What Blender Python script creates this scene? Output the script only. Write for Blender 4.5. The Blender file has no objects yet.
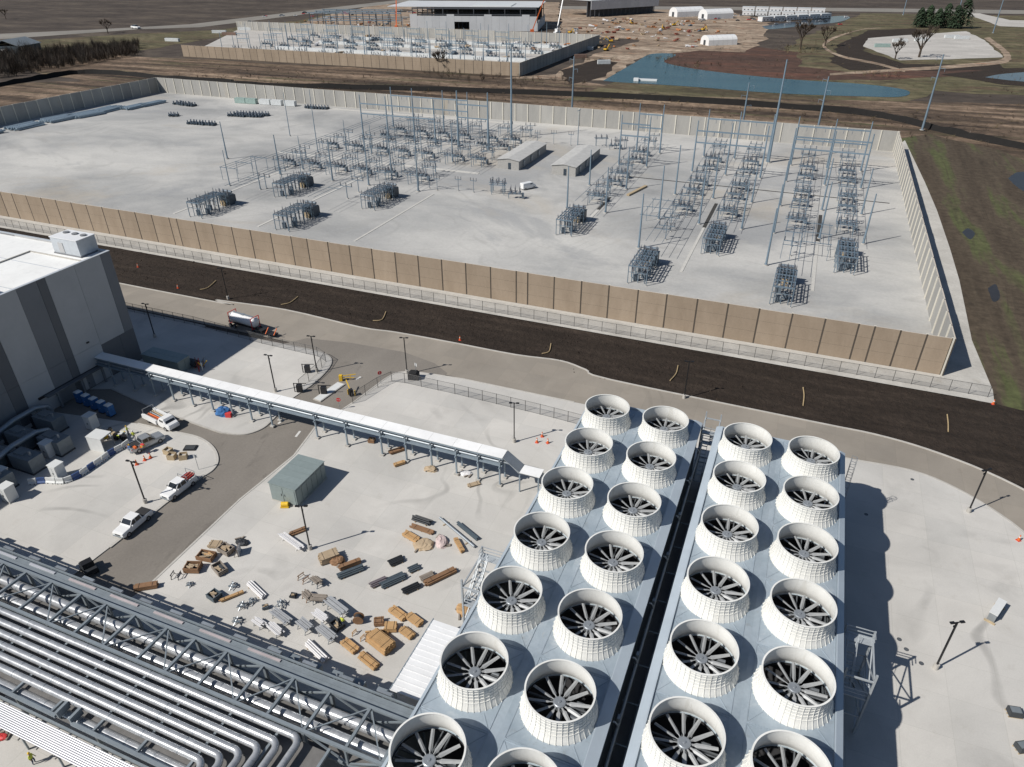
import bpy, math, random
from math import radians as R, sin, cos, pi
from mathutils import Vector, Matrix

# ---------------------------------------------------------------- camera, sky, sun, exposure
SC = bpy.context.scene
COL = SC.collection
cd = bpy.data.cameras.new('camera'); cam = bpy.data.objects.new('camera', cd); COL.objects.link(cam)
cd.sensor_fit = 'HORIZONTAL'; cd.sensor_width = 36.0
cd.lens = 709.1 / 1024 * 36.0
cd.clip_start = 1.0; cd.clip_end = 9000.0
cam.matrix_world = (Matrix.Translation((0, 0, 70.0)) @ Matrix.Rotation(R(22.12), 4, 'Z')
                    @ Matrix.Rotation(R(90 - 31.56), 4, 'X') @ Matrix.Rotation(R(-0.19), 4, 'Z'))
SC.camera = cam
SUN_EL = 43.7
SH = Vector((0.713, 0.767, 0.0))            # ground shadow of a post one metre tall
sl = bpy.data.lights.new('sun', 'SUN'); sl.energy = 4.6; sl.angle = R(0.55); sl.color = (1.0, 0.962, 0.905)
sun = bpy.data.objects.new('sun', sl); COL.objects.link(sun)
sun.rotation_euler = Vector((SH.x, SH.y, -1.0)).to_track_quat('-Z', 'Y').to_euler()
W = bpy.data.worlds.new('World'); SC.world = W; W.use_nodes = True
nt = W.node_tree; nt.nodes.clear()
sky = nt.nodes.new('ShaderNodeTexSky'); sky.sky_type = 'NISHITA'; sky.sun_disc = False
sky.sun_elevation = R(SUN_EL); sky.sun_rotation = math.atan2(-SH.x, -SH.y)
sky.air_density = 1.0; sky.dust_density = 0.6; sky.ozone_density = 2.5
bg = nt.nodes.new('ShaderNodeBackground'); bg.inputs[1].default_value = 0.058
wo = nt.nodes.new('ShaderNodeOutputWorld')
nt.links.new(sky.outputs[0], bg.inputs[0]); nt.links.new(bg.outputs[0], wo.inputs[0])
SC.view_settings.view_transform = 'Standard'; SC.view_settings.look = 'None'
SC.view_settings.exposure = 0.1; SC.view_settings.gamma = 1.0
SC.view_settings.use_curve_mapping = False

# ---------------------------------------------------------------- materials
rnd = random.Random(7)
MATS = {}
def _nodes(name):
    m = bpy.data.materials.new(name); m.use_nodes = True
    t = m.node_tree; b = t.nodes['Principled BSDF']
    MATS[name] = m
    return m, t, b
def _coord(t, scale=(1, 1, 1), rot=0.0):
    c = t.nodes.new('ShaderNodeTexCoord'); mp = t.nodes.new('ShaderNodeMapping')
    mp.inputs['Scale'].default_value = scale; mp.inputs['Rotation'].default_value = (0, 0, rot)
    t.links.new(c.outputs['Object'], mp.inputs[0]); return mp.outputs[0]
def _noise(t, vec, scale, detail=4, rough=0.55, dist=0.0):
    n = t.nodes.new('ShaderNodeTexNoise'); n.inputs['Scale'].default_value = scale
    n.inputs['Detail'].default_value = detail; n.inputs['Roughness'].default_value = rough
    n.inputs['Distortion'].default_value = dist
    t.links.new(vec, n.inputs['Vector']); return n.outputs[0]
def _ramp(t, fac, stops):
    r = t.nodes.new('ShaderNodeValToRGB'); e = r.color_ramp.elements
    while len(e) < len(stops): e.new(0.5)
    for i, (p, c) in enumerate(stops):
        e[i].position = p; e[i].color = (c[0], c[1], c[2], 1) if not isinstance(c, float) else (c, c, c, 1)
    t.links.new(fac, r.inputs[0]); return r.outputs[0]
def _mix(t, fac, a, b, kind='MIX'):
    x = t.nodes.new('ShaderNodeMix'); x.data_type = 'RGBA'; x.blend_type = kind
    for sock, v in ((x.inputs[0], fac), (x.inputs[6], a), (x.inputs[7], b)):
        if isinstance(v, (int, float)): sock.default_value = v
        elif isinstance(v, tuple): sock.default_value = (v[0], v[1], v[2], 1)
        else: t.links.new(v, sock)
    return x.outputs[2]
def _bump(t, b, h, dist, strength=1.0):
    n = t.nodes.new('ShaderNodeBump'); n.inputs['Distance'].default_value = dist
    n.inputs['Strength'].default_value = strength
    t.links.new(h, n.inputs['Height']); t.links.new(n.outputs[0], b.inputs['Normal'])
def plain(name, col, rough=0.6, metal=0.0, var=0.12, scale=1.5, bump=0.0, spec=0.4, dirt=0.0):
    """one base colour with gentle procedural variation, per-object shift and some grime"""
    m, t, b = _nodes(name)
    v = _coord(t); n = _noise(t, v, scale, 5, 0.6)
    lo = tuple(c * (1 - var) for c in col); hi = tuple(min(1, c * (1 + var)) for c in col)
    c = _ramp(t, n, [(0.3, lo), (0.7, hi)])
    oi = t.nodes.new('ShaderNodeObjectInfo')
    mr = t.nodes.new('ShaderNodeMapRange'); mr.inputs[3].default_value = 1 - var * .6; mr.inputs[4].default_value = 1 + var * .6
    t.links.new(oi.outputs['Random'], mr.inputs[0])
    c = _mix(t, 1.0, c, mr.outputs[0], 'MULTIPLY')
    if dirt > 0:
        n2 = _noise(t, v, scale * 4.1, 6, 0.7, 0.4)
        f = _ramp(t, n2, [(0.5, 0.0), (0.75, float(dirt))])
        c = _mix(t, f, c, tuple(k * 0.45 for k in col))
    t.links.new(c, b.inputs['Base Color'])
    b.inputs['Roughness'].default_value = rough; b.inputs['Metallic'].default_value = metal
    b.inputs['Specular IOR Level'].default_value = spec
    if bump > 0: _bump(t, b, _noise(t, v, scale * 8, 4), bump)
    return m
def patchy(name, stops, scale, stretch=(1, 1, 1), rot=0.0, fine=None, rough=0.95, bump=0.0, bscale=1.0, dist=0.3, over=None, rand=0.0, tracks=None):
    """ground: large patches from a ramp, optional second layer of patches, fine grain"""
    m, t, b = _nodes(name)
    v = _coord(t, stretch, rot); v0 = _coord(t)
    if rand:                                   # every copy gets its own stains and tone
        oi = t.nodes.new('ShaderNodeObjectInfo'); mu = t.nodes.new('ShaderNodeMath'); mu.operation = 'MULTIPLY'; mu.inputs[1].default_value = 173.0
        t.links.new(oi.outputs['Random'], mu.inputs[0]); va = t.nodes.new('ShaderNodeVectorMath'); va.operation = 'ADD'
        t.links.new(v, va.inputs[0]); t.links.new(mu.outputs[0], va.inputs[1]); v = va.outputs[0]
    c = _ramp(t, _noise(t, v, scale, 7, 0.62, dist), stops)
    if over:                                   # (scale, threshold, width, colour, strength)
        for (s2, th, wd, cc, st) in over:
            f = _ramp(t, _noise(t, v, s2, 6, 0.65, 0.6), [(th, 0.0), (min(1, th + wd), float(st))])
            c = _mix(t, f, c, cc)
    if tracks:                                 # (scale, stretch, bands, colour, strength): wheel marks as contour bands of a broad noise
        n = _noise(t, _coord(t, tracks[1]), tracks[0], 2, 0.45, 1.2)
        w = t.nodes.new('ShaderNodeMath'); w.operation = 'MULTIPLY'; w.inputs[1].default_value = tracks[2]; t.links.new(n, w.inputs[0])
        s = t.nodes.new('ShaderNodeMath'); s.operation = 'SINE'; t.links.new(w.outputs[0], s.inputs[0])
        f1 = _ramp(t, s.outputs[0], [(0.6, 0.0), (0.97, 1.0)]); f2 = _ramp(t, _noise(t, v0, tracks[0] * 2.3, 5, 0.65, 0.5), [(0.42, 0.0), (0.68, float(tracks[4]))])
        f = t.nodes.new('ShaderNodeMath'); f.operation = 'MULTIPLY'; t.links.new(f1, f.inputs[0]); t.links.new(f2, f.inputs[1])
        c = _mix(t, f.outputs[0], c, tracks[3])
    if rand:
        mr = t.nodes.new('ShaderNodeMapRange'); mr.inputs[3].default_value = 1 - rand; mr.inputs[4].default_value = 1 + rand
        t.links.new(oi.outputs['Random'], mr.inputs[0]); c = _mix(t, 1.0, c, mr.outputs[0], 'MULTIPLY')
    if fine:
        n = _noise(t, v0, fine[0], 6, 0.7)
        g_ = _ramp(t, n, [(0.25, 1.0 - fine[1]), (0.75, 1.0 + fine[1])])
        c = _mix(t, 1.0, c, g_, 'MULTIPLY')
    t.links.new(c, b.inputs['Base Color']); b.inputs['Roughness'].default_value = rough
    b.inputs['Specular IOR Level'].default_value = 0.25
    if bump > 0: _bump(t, b, _noise(t, v0, bscale, 8, 0.7), bump)
    return m
def concrete(name, base, slab, rot=0.0, joint=0.75, tyre=0.25):
    """broom-finished slabs: saw-cut joints, blotches, slab-to-slab shade, tyre scuffs"""
    m, t, b = _nodes(name)
    v = _coord(t); lo = tuple(k * 0.86 for k in base); hi = tuple(k * 1.1 for k in base)
    c = _ramp(t, _noise(t, v, 0.07, 7, 0.62, 0.5), [(0.32, lo), (0.68, hi)])
    br = t.nodes.new('ShaderNodeTexBrick'); br.offset = 0.0; br.squash = 1.0
    br.inputs['Scale'].default_value = 1.0; br.inputs['Brick Width'].default_value = slab; br.inputs['Row Height'].default_value = slab
    br.inputs['Mortar Size'].default_value = 0.035; br.inputs['Mortar Smooth'].default_value = 0.3; br.inputs['Bias'].default_value = 0.0
    br.inputs['Color1'].default_value = (0.95, 0.95, 0.95, 1); br.inputs['Color2'].default_value = (1.04, 1.03, 1.02, 1)
    br.inputs['Mortar'].default_value = (joint, joint, joint * 0.98, 1)
    t.links.new(_coord(t, (1, 1, 1), rot), br.inputs['Vector'])
    c = _mix(t, 1.0, c, br.outputs[0], 'MULTIPLY')
    # tyre scuffs: thin contour bands of a broad warped noise
    n = _noise(t, v, 0.028, 2, 0.45, 1.4)
    w = t.nodes.new('ShaderNodeMath'); w.operation = 'MULTIPLY'; w.inputs[1].default_value = 46.0; t.links.new(n, w.inputs[0])
    s = t.nodes.new('ShaderNodeMath'); s.operation = 'SINE'; t.links.new(w.outputs[0], s.inputs[0])
    f1 = _ramp(t, s.outputs[0], [(0.55, 0.0), (0.98, 1.0)])
    f2 = _ramp(t, _noise(t, v, 0.045, 5, 0.6, 0.5), [(0.5, 0.0), (0.72, float(tyre))])
    f = t.nodes.new('ShaderNodeMath'); f.operation = 'MULTIPLY'; t.links.new(f1, f.inputs[0]); t.links.new(f2, f.inputs[1])
    c = _mix(t, f.outputs[0], c, tuple(k * 0.5 for k in base))
    f3 = _ramp(t, _noise(t, v, 0.35, 8, 0.75, 0.2), [(0.58, 0.0), (0.78, 0.4)])
    c = _mix(t, f3, c, (base[0] * .62, base[1] * .58, base[2] * .52))
    n = _noise(t, v, 7.0, 6, 0.75)
    c = _mix(t, 1.0, c, _ramp(t, n, [(0.25, 0.92), (0.75, 1.08)]), 'MULTIPLY')
    t.links.new(c, b.inputs['Base Color']); b.inputs['Roughness'].default_value = 0.9
    b.inputs['Specular IOR Level'].default_value = 0.25
    _bump(t, b, n, 0.01)
    return m
def corrug(name, col, axis, pitch, depth=0.03, rough=0.45, metal=0.3, shade=0.12):
    """profiled sheet: fine relief"""
    m, t, b = _nodes(name)
    v = _coord(t); w = t.nodes.new('ShaderNodeTexWave'); w.wave_type = 'BANDS'; w.bands_direction = axis
    w.inputs['Scale'].default_value = 0.314 / pitch; w.inputs['Distortion'].default_value = 0.0
    t.links.new(v, w.inputs['Vector'])
    n = _noise(t, v, 0.6, 6, 0.65)
    c = _ramp(t, n, [(0.3, tuple(k * (1 - shade) for k in col)), (0.7, tuple(min(1, k * (1 + shade)) for k in col))])
    t.links.new(c, b.inputs['Base Color']); b.inputs['Roughness'].default_value = rough; b.inputs['Metallic'].default_value = metal
    _bump(t, b, w.outputs[1], depth)
    return m

# ---------------------------------------------------------------- mesh helpers
class MB:
    def __init__(s): s.v = []; s.f = []; s.m = []; s.sm = []
    def add(s, vs, fs, mi=0, smooth=False):
        o = len(s.v); s.v += [tuple(p) for p in vs]
        for f in fs: s.f.append([i + o for i in f]); s.m.append(mi); s.sm.append(smooth)
        return s
    def box(s, x0, x1, y0, y1, z0, z1, mi=0):
        return s.add([(x0, y0, z0), (x1, y0, z0), (x1, y1, z0), (x0, y1, z0), (x0, y0, z1), (x1, y0, z1), (x1, y1, z1), (x0, y1, z1)],
              [(0, 3, 2, 1), (4, 5, 6, 7), (0, 1, 5, 4), (1, 2, 6, 5), (2, 3, 7, 6), (3, 0, 4, 7)], mi)
    def obox(s, c, size, rz=0.0, mi=0, tilt=0.0):
        a, b, h = size[0] / 2, size[1] / 2, size[2] / 2
        M = Matrix.Translation(c) @ Matrix.Rotation(rz, 4, 'Z') @ Matrix.Rotation(tilt, 4, 'X')
        P = [M @ Vector(q) for q in ((-a, -b, -h), (a, -b, -h), (a, b, -h), (-a, b, -h), (-a, -b, h), (a, -b, h), (a, b, h), (-a, b, h))]
        return s.add(P, [(0, 3, 2, 1), (4, 5, 6, 7), (0, 1, 5, 4), (1, 2, 6, 5), (2, 3, 7, 6), (3, 0, 4, 7)], mi)
    def bar(s, a, b, w, h=None, mi=0):
        a = Vector(a); b = Vector(b); d = (b - a).normalized(); h = w if h is None else h
        up = Vector((0, 0, 1)) if abs(d.z) < 0.95 else Vector((1, 0, 0))
        x = d.cross(up).normalized() * (w / 2); y = x.cross(d).normalized() * (h / 2)
        P = [a - x - y, a + x - y, a + x + y, a - x + y, b - x - y, b + x - y, b + x + y, b - x + y]
        return s.add(P, [(0, 1, 2, 3), (7, 6, 5, 4), (0, 4, 5, 1), (1, 5, 6, 2), (2, 6, 7, 3), (3, 7, 4, 0)], mi)
    def cyl(s, a, b, r0, r1=None, n=8, mi=0, cap=True):
        a = Vector(a); b = Vector(b); d = (b - a).normalized(); r1 = r0 if r1 is None else r1
        up = Vector((0, 0, 1)) if abs(d.z) < 0.95 else Vector((1, 0, 0))
        x = d.cross(up).normalized(); y = x.cross(d).normalized()
        c = [x * cos(2 * pi * k / n) + y * sin(2 * pi * k / n) for k in range(n)]
        A = [a + q * r0 for q in c]; B = [b + q * r1 for q in c]
        s.add(A + B, [(k, k + n, (k + 1) % n + n, (k + 1) % n) for k in range(n)], mi, True)
        if cap:
            s.add(A, [tuple(range(n))], mi)
            if r1 > 1e-4: s.add(B, [tuple(reversed(range(n)))], mi)
        return s
    def lathe(s, prof, n, mi=0, c=(0, 0, 0), smooth=True):
        P = []
        for r, z in prof: P += [(c[0] + r * cos(2 * pi * k / n), c[1] + r * sin(2 * pi * k / n), c[2] + z) for k in range(n)]
        F = []
        for j in range(len(prof) - 1):
            for k in range(n):
                k2 = (k + 1) % n; F.append((j * n + k, j * n + k2, (j + 1) * n + k2, (j + 1) * n + k))
        return s.add(P, F, mi, smooth)
    def path(s, pts, r, n=10, mi=0):
        pts = [Vector(p) for p in pts]; rings = []
        x = None
        for i, p in enumerate(pts):
            d = ((pts[i + 1] - p) if i == 0 else (p - pts[i - 1]) if i == len(pts) - 1 else (pts[i + 1] - pts[i - 1])).normalized()
            if x is None:
                up = Vector((0, 0, 1)) if abs(d.z) < 0.95 else Vector((1, 0, 0)); x = d.cross(up).normalized()
            else: x = (x - d * x.dot(d)).normalized()
            y = x.cross(d).normalized()
            rings += [p + (x * cos(2 * pi * k / n) + y * sin(2 * pi * k / n)) * r for k in range(n)]
        F = []
        for j in range(len(pts) - 1):
            F += [(j * n + k, (j + 1) * n + k, (j + 1) * n + (k + 1) % n, j * n + (k + 1) % n) for k in range(n)]
        s.add(rings, F, mi, True)
        s.add(rings[:n], [tuple(range(n))], mi); s.add(rings[-n:], [tuple(reversed(range(n)))], mi)
        return s
    def prism(s, poly, z0, z1, mi=0, side=None):
        n = len(poly); a = sum(poly[i][0] * poly[(i + 1) % n][1] - poly[(i + 1) % n][0] * poly[i][1] for i in range(n))
        if a < 0: poly = list(reversed(poly))
        s.add([(p[0], p[1], z1) for p in poly], [tuple(range(n))], mi)
        if z1 > z0:
            V = [(p[0], p[1], z0) for p in poly] + [(p[0], p[1], z1) for p in poly]
            s.add(V, [(i, (i + 1) % n, (i + 1) % n + n, i + n) for i in range(n)], mi if side is None else side)
        return s
    def side(s, prof, y0, y1, mi=0):
        """extrude an (x, z) outline along y"""
        n = len(prof); a = sum(prof[i][0] * prof[(i + 1) % n][1] - prof[(i + 1) % n][0] * prof[i][1] for i in range(n))
        if a > 0: prof = list(reversed(prof))
        V = [(p[0], y0, p[1]) for p in prof] + [(p[0], y1, p[1]) for p in prof]
        s.add(V, [tuple(reversed(range(n))), tuple(range(n, 2 * n))] + [(i, (i + 1) % n, (i + 1) % n + n, i + n) for i in range(n)], mi)
        return s
    def mesh(s, name, mats):
        me = bpy.data.meshes.new(name); me.from_pydata(s.v, [], s.f)
        for m in (mats if isinstance(mats, (list, tuple)) else [mats]): me.materials.append(MATS[m] if isinstance(m, str) else m)
        me.polygons.foreach_set('material_index', s.m); me.polygons.foreach_set('use_smooth', s.sm)
        me.update(); return me
    def build(s, name, mats, parent=None, loc=(0, 0, 0), rz=0.0):
        return link(name, s.mesh(name, mats), parent, loc, rz)
def link(name, me, parent=None, loc=(0, 0, 0), rz=0.0):
    o = bpy.data.objects.new(name, me); COL.objects.link(o); o.parent = parent
    o.location = loc; o.rotation_euler = (0, 0, rz); return o
def tag(o, label=None, cat=None, group=None, kind=None):
    if label: o['label'] = label
    if cat: o['category'] = cat
    if group: o['group'] = group
    if kind: o['kind'] = kind
    return o
def thing(name, label, cat, loc=(0, 0, 0), rz=0.0, group=None):
    return tag(link(name, None, None, loc, rz), label, cat, group)
def copy_tree(o, parent=None):
    c = o.copy(); COL.objects.link(c); c.parent = parent
    for ch in o.children: copy_tree(ch, c)
    return c
class Proto:
    """first call hands out the original, later calls hand out copies with their parts"""
    def __init__(s, root): s.root = root; s.used = False; s.tree = None
    def put(s, loc, rz=0.0, label=None, group=None, scale=None):
        if not s.used: s.used = True; o = s.root
        else: o = copy_tree(s.root)
        o.location = loc if len(loc) == 3 else (loc[0], loc[1], 0.0); o.rotation_euler = (0, 0, rz)
        o.scale = scale if scale else (1, 1, 1)
        if label: o['label'] = label
        if group: o['group'] = group
        return o
ORD = ['first', 'second', 'third', 'fourth', 'fifth', 'sixth', 'seventh', 'eighth', 'ninth', 'tenth', 'eleventh', 'twelfth',
       'thirteenth', 'fourteenth', 'fifteenth', 'sixteenth', 'seventeenth', 'eighteenth', 'nineteenth', 'twentieth']
def nth(i, n, a='left', b='right'):
    """which of n along a line, counted from the nearer end"""
    if n == 1: return 'only one'
    if i < (n + 1) // 2: return (a + 'most') if i == 0 else ORD[i] + ' from ' + a
    j = n - 1 - i
    return (b + 'most') if j == 0 else ORD[j] + ' from ' + b

# ---------------------------------------------------------------- surface materials
patchy('field', [(0.3, (0.042, 0.033, 0.027)), (0.5, (0.066, 0.052, 0.042)), (0.72, (0.115, 0.092, 0.07))], 0.012, (1, 2.6, 1), 0.35, (0.09, 0.4), bump=0.3, bscale=0.4)
patchy('scrub_soil', [(0.32, (0.035, 0.026, 0.02)), (0.45, (0.085, 0.06, 0.042)), (0.55, (0.17, 0.12, 0.083)), (0.66, (0.30, 0.22, 0.155))],
       0.03, (0.22, 2.6, 1), 0.0, (0.16, 0.6), bump=0.9, bscale=0.3, over=[(0.05, 0.56, 0.1, (0.075, 0.078, 0.036), 0.75), (0.12, 0.6, 0.06, (0.026, 0.02, 0.016), 0.8)])
patchy('olive_grass', [(0.3, (0.06, 0.048, 0.03)), (0.5, (0.1, 0.09, 0.048)), (0.7, (0.17, 0.14, 0.085))], 0.02, (0.7, 2.2, 1), 0, (0.14, 0.5), bump=0.5, bscale=0.5,
       over=[(0.03, 0.52, 0.08, (0.10, 0.07, 0.045), 0.85), (0.055, 0.58, 0.06, (0.04, 0.03, 0.022), 0.8)])
patchy('mown_field', [(0.3, (0.05, 0.037, 0.026)), (0.5, (0.08, 0.062, 0.043)), (0.58, (0.078, 0.086, 0.036)), (0.75, (0.115, 0.11, 0.055))], 0.05, (2.0, 0.22, 1), 0.05, (0.5, 0.45), tracks=(0.03, (2.0, 0.15, 1), 60.0, (0.045, 0.035, 0.025), 0.6),
       bump=0.12, bscale=0.9, over=[(0.05, 0.6, 0.1, (0.03, 0.024, 0.018), 0.6)])
patchy('red_soil', [(0.3, (0.055, 0.034, 0.026)), (0.55, (0.085, 0.048, 0.035)), (0.75, (0.15, 0.062, 0.04))], 0.02, (0.6, 2, 1), 0, (0.15, 0.45), bump=0.4, bscale=0.4)
patchy('tan_dirt', [(0.28, (0.12, 0.085, 0.06)), (0.5, (0.27, 0.205, 0.15)), (0.72, (0.42, 0.34, 0.26))], 0.03, (0.8, 2, 1), 0, (0.13, 0.65), bump=0.7, bscale=0.3,
       over=[(0.08, 0.6, 0.06, (0.30, 0.12, 0.06), 0.7)])
patchy('dark_topsoil', [(0.3, (0.022, 0.016, 0.012)), (0.55, (0.033, 0.024, 0.018)), (0.78, (0.052, 0.039, 0.029))], 0.22, (0.3, 1.8, 1), 0, (0.8, 0.4), bump=0.5, bscale=0.9, tracks=(0.02, (0.3, 2.0, 1), 60.0, (0.07, 0.052, 0.04), 0.35))
patchy('pad_gravel', [(0.34, (0.25, 0.252, 0.25)), (0.44, (0.335, 0.334, 0.325)), (0.54, (0.43, 0.422, 0.402)), (0.66, (0.51, 0.498, 0.468))], 0.014, (1, 1.5, 1), 0.2, (1.2, 0.09),
       bump=0.03, bscale=4, over=[(0.010, 0.55, 0.05, (0.27, 0.275, 0.28), 0.55), (0.009, 0.55, 0.10, (0.40, 0.35, 0.28), 0.5), (0.11, 0.58, 0.12, (0.37, 0.36, 0.34), 0.6)], tracks=(0.012, (1, 1, 1), 90.0, (0.30, 0.295, 0.28), 0.5))
patchy('verge_gravel', [(0.3, (0.36, 0.345, 0.315)), (0.7, (0.52, 0.50, 0.46))], 0.12, (1, 1, 1), 0, (1.5, 0.12), bump=0.05, bscale=3, over=[(0.2, 0.6, 0.1, (0.32, 0.29, 0.24), 0.5)])
patchy('far_gravel', [(0.3, (0.34, 0.325, 0.30)), (0.7, (0.5, 0.475, 0.44))], 0.03, (1, 1.6, 1), 0, (0.5, 0.15), over=[(0.06, 0.6, 0.1, (0.3, 0.25, 0.2), 0.5)])
patchy('asphalt', [(0.3, (0.175, 0.158, 0.138)), (0.7, (0.235, 0.213, 0.186))], 0.09, (1, 0.5, 1), 0, (3.0, 0.12), bump=0.01, bscale=6, over=[(0.18, 0.6, 0.1, (0.10, 0.09, 0.08), 0.5)])
patchy('highway_paving', [(0.3, (0.18, 0.168, 0.15)), (0.7, (0.25, 0.232, 0.205))], 0.02, (1, 1, 1), 0, (0.4, 0.1))
concrete('road_concrete', (0.275, 0.247, 0.21), 4.6, 0, 0.9, 0.4)
concrete('yard_concrete', (0.505, 0.49, 0.46), 5.2, 0, 0.89, 0.8)
plain('kerb_concrete', (0.44, 0.42, 0.385), 0.9, 0, 0.1, 0.8, 0.004, dirt=0.25)
m, t, b = _nodes('pond_water')
nn = _noise(t, _coord(t, (0.5, 1.6, 1)), 0.03, 4)
t.links.new(_ramp(t, nn, [(0.3, (0.02, 0.062, 0.08)), (0.7, (0.034, 0.088, 0.108))]), b.inputs['Base Color'])
b.inputs['Roughness'].default_value = 0.22; b.inputs['Specular IOR Level'].default_value = 0.3; _bump(t, b, _noise(t, _coord(t), 0.9, 5), 0.12)
m, t, b = _nodes('grey_water')
b.inputs['Base Color'].default_value = (0.035, 0.042, 0.048, 1); b.inputs['Roughness'].default_value = 0.15
_bump(t, b, _noise(t, _coord(t), 0.6, 4), 0.05)

plain('wet_mud', (0.026, 0.022, 0.019), 0.3, 0, 0.2, 0.6)
def sheet(name, poly, z, mat, mb=None):
    return tag(MB().prism(poly, z, z).build(name, mat), kind='structure')
def raised(name, poly, z0, z1, mats):
    return tag(MB().prism(poly, z0, z1, 0, 1).build(name, mats), kind='structure')
def wob(poly, amp, step=8.0, seed=1):
    """ragged edge for natural ground patches"""
    r = random.Random(seed); out = []
    n = len(poly)
    for i in range(n):
        a = Vector(poly[i]); b_ = Vector(poly[(i + 1) % n]); k = max(1, int((b_ - a).length / step))
        d = (b_ - a); nrm = Vector((-d.y, d.x)).normalized()
        for j in range(k):
            q = a + d * (j / k) + nrm * (r.uniform(-amp, amp) if j else 0); out.append((q.x, q.y))
    return out
def curve(pts, n=6):
    """Catmull-Rom through the points (open)"""
    out = []; P = [Vector(p) for p in pts]
    for i in range(len(P) - 1):
        p0 = P[max(i - 1, 0)]; p1 = P[i]; p2 = P[i + 1]; p3 = P[min(i + 2, len(P) - 1)]
        for k in range(n):
            u = k / n
            q = 0.5 * ((2 * p1) + (p2 - p0) * u + (2 * p0 - 5 * p1 + 4 * p2 - p3) * u * u + (3 * p1 - p0 - 3 * p2 + p3) * u ** 3)
            out.append((q.x, q.y))
    out.append(tuple(P[-1])); return out

# ---------------------------------------------------------------- ground


sheet('ground', [(-4500, -600), (4000, -600), (4000, 6500), (-4500, 6500)], -0.30, 'field')
sheet('scrub_land', wob([(-395, 330), (-600, 392), (-520, 445), (-178, 455), (-120, 445), (60, 452), (160, 480), (460, 480), (420, 250), (90, 330), (30, 322)], 3, 14, 2), -0.26, 'scrub_soil')
sheet('meadow', wob([(-128.43, 386.07), (-60.23, 425.35), (-8.50, 435.52), (43.63, 449.35), (61.64, 492.99), (140.05, 489.67), (287.00, 1116.75), (28.76, 1079.43), (2.47, 898.84), (-24.88, 754.08), (-37.18, 591.89), (-35.70, 502.81), (-101.30, 514.43)], 4, 18, 3), -0.24, 'olive_grass')
sheet('red_earth', wob([(-122.84, 548.07), (-117.81, 639.11), (-106.23, 706.37), (-56.27, 676.95), (-19.44, 648.25), (-16.56, 566.83), (16.65, 549.78), (112.06, 615.70), (106.75, 579.48), (33.73, 520.92), (-35.70, 502.81), (-84.23, 530.86)], 3, 14, 4), -0.22, 'red_soil')
sheet('dirt_lot', wob([(-188.18, 444.50), (-160.59, 472.87), (-165.47, 593.28), (-155.84, 687.89), (-241.88, 720.84), (-348.84, 1036.45), (-176.98, 1138.51), (-66.31, 938.34), (-52.72, 726.31), (-59.42, 633.20), (-94.34, 633.72), (-114.37, 605.87), (-127.87, 569.35), (-123.64, 460.69)], 3, 12, 5), -0.20, 'tan_dirt')
sheet('dirt_lot', wob([(-451.21, 595.55), (-355.76, 649.47), (-495.57, 908.78), (-251.28, 748.58), (-389.18, 1155.47), (-624.94, 1025.09), (-586.79, 841.57), (-526.67, 681.05)], 3, 12, 6), -0.20, 'tan_dirt')
sheet('topsoil_bank', wob([(-163.86, 490.61), (-155.61, 558.86), (-137.56, 542.49), (-127.98, 476.28), (-139.76, 438.25)], 1.5, 8, 7), -0.18, 'dark_topsoil')
sheet('topsoil_bank', wob([(3.49, 595.96), (7.45, 716.13), (33.46, 853.52), (77.79, 891.64), (95.23, 835.73), (32.85, 741.57), (25.64, 678.81), (52.35, 603.57), (113.69, 626.85), (115.08, 596.84), (47.50, 571.10), (16.66, 559.35)], 2, 12, 8), -0.20, 'dark_topsoil')
sheet('topsoil_bank', wob([(70.36, 561.01), (110.48, 604.93), (160.20, 623.84), (138.15, 522.40), (99.49, 530.00)], 2, 12, 9), -0.18, 'dark_topsoil')
sheet('gravel_lot', wob([(26.80, 708.07), (31.92, 775.20), (64.30, 814.71), (121.36, 875.42), (126.60, 793.12), (121.92, 669.79), (84.36, 643.69), (50.29, 625.00)], 1, 12, 10), -0.16, 'far_gravel')
sheet('dirt_track', wob(curve([(128.19, 811.00), (122.61, 670.05), (87.90, 617.06), (48.02, 581.17), (4.58, 540.51)], 6) + curve([(4.75, 531.45), (47.25, 566.19), (89.26, 601.91), (126.09, 659.48), (134.44, 822.25)], 6), 0.6, 6, 11), -0.14, 'tan_dirt')
sheet('gravel_path', curve([(50.58, 572.27), (35.11, 605.18), (11.13, 640.31), (-1.59, 697.43), (5.22, 765.27), (26.15, 850.82), (45.11, 879.63)], 6) + curve([(47.17, 886.01), (27.17, 859.81), (2.57, 773.26), (-4.28, 696.42), (9.81, 629.87), (33.52, 594.81), (50.03, 562.51)], 6), -0.12, 'tan_dirt')
sheet('pond', curve([(-124.84, 458.14), (-125.32, 490.96), (-126.09, 552.48), (-126.08, 594.94), (-114.37, 605.87), (-106.26, 596.02), (-107.89, 559.38), (-92.36, 538.03), (-62.64, 519.55), (-17.98, 505.32), (22.15, 502.31), (42.41, 492.89), (47.96, 480.64), (41.92, 463.06), (21.63, 456.89), (-9.34, 451.69), (-36.34, 451.74), (-65.13, 455.32), (-92.08, 456.54), (-113.59, 456.29), (-124.84, 458.14)], 5)[:-1], -0.14, 'pond_water')
sheet('pond', curve([(-67.80, 861.16), (-43.76, 919.66), (0.71, 1021.01), (17.20, 1011.77), (4.97, 937.42), (-31.08, 874.62), (-57.28, 830.90), (-67.80, 861.16)], 5)[:-1], -0.12, 'grey_water')
sheet('pond', curve([(95.26, 557.19), (112.73, 581.76), (157.87, 613.13), (143.47, 546.86), (112.61, 547.00), (95.26, 557.19)], 5)[:-1], -0.12, 'grey_water')
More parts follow.
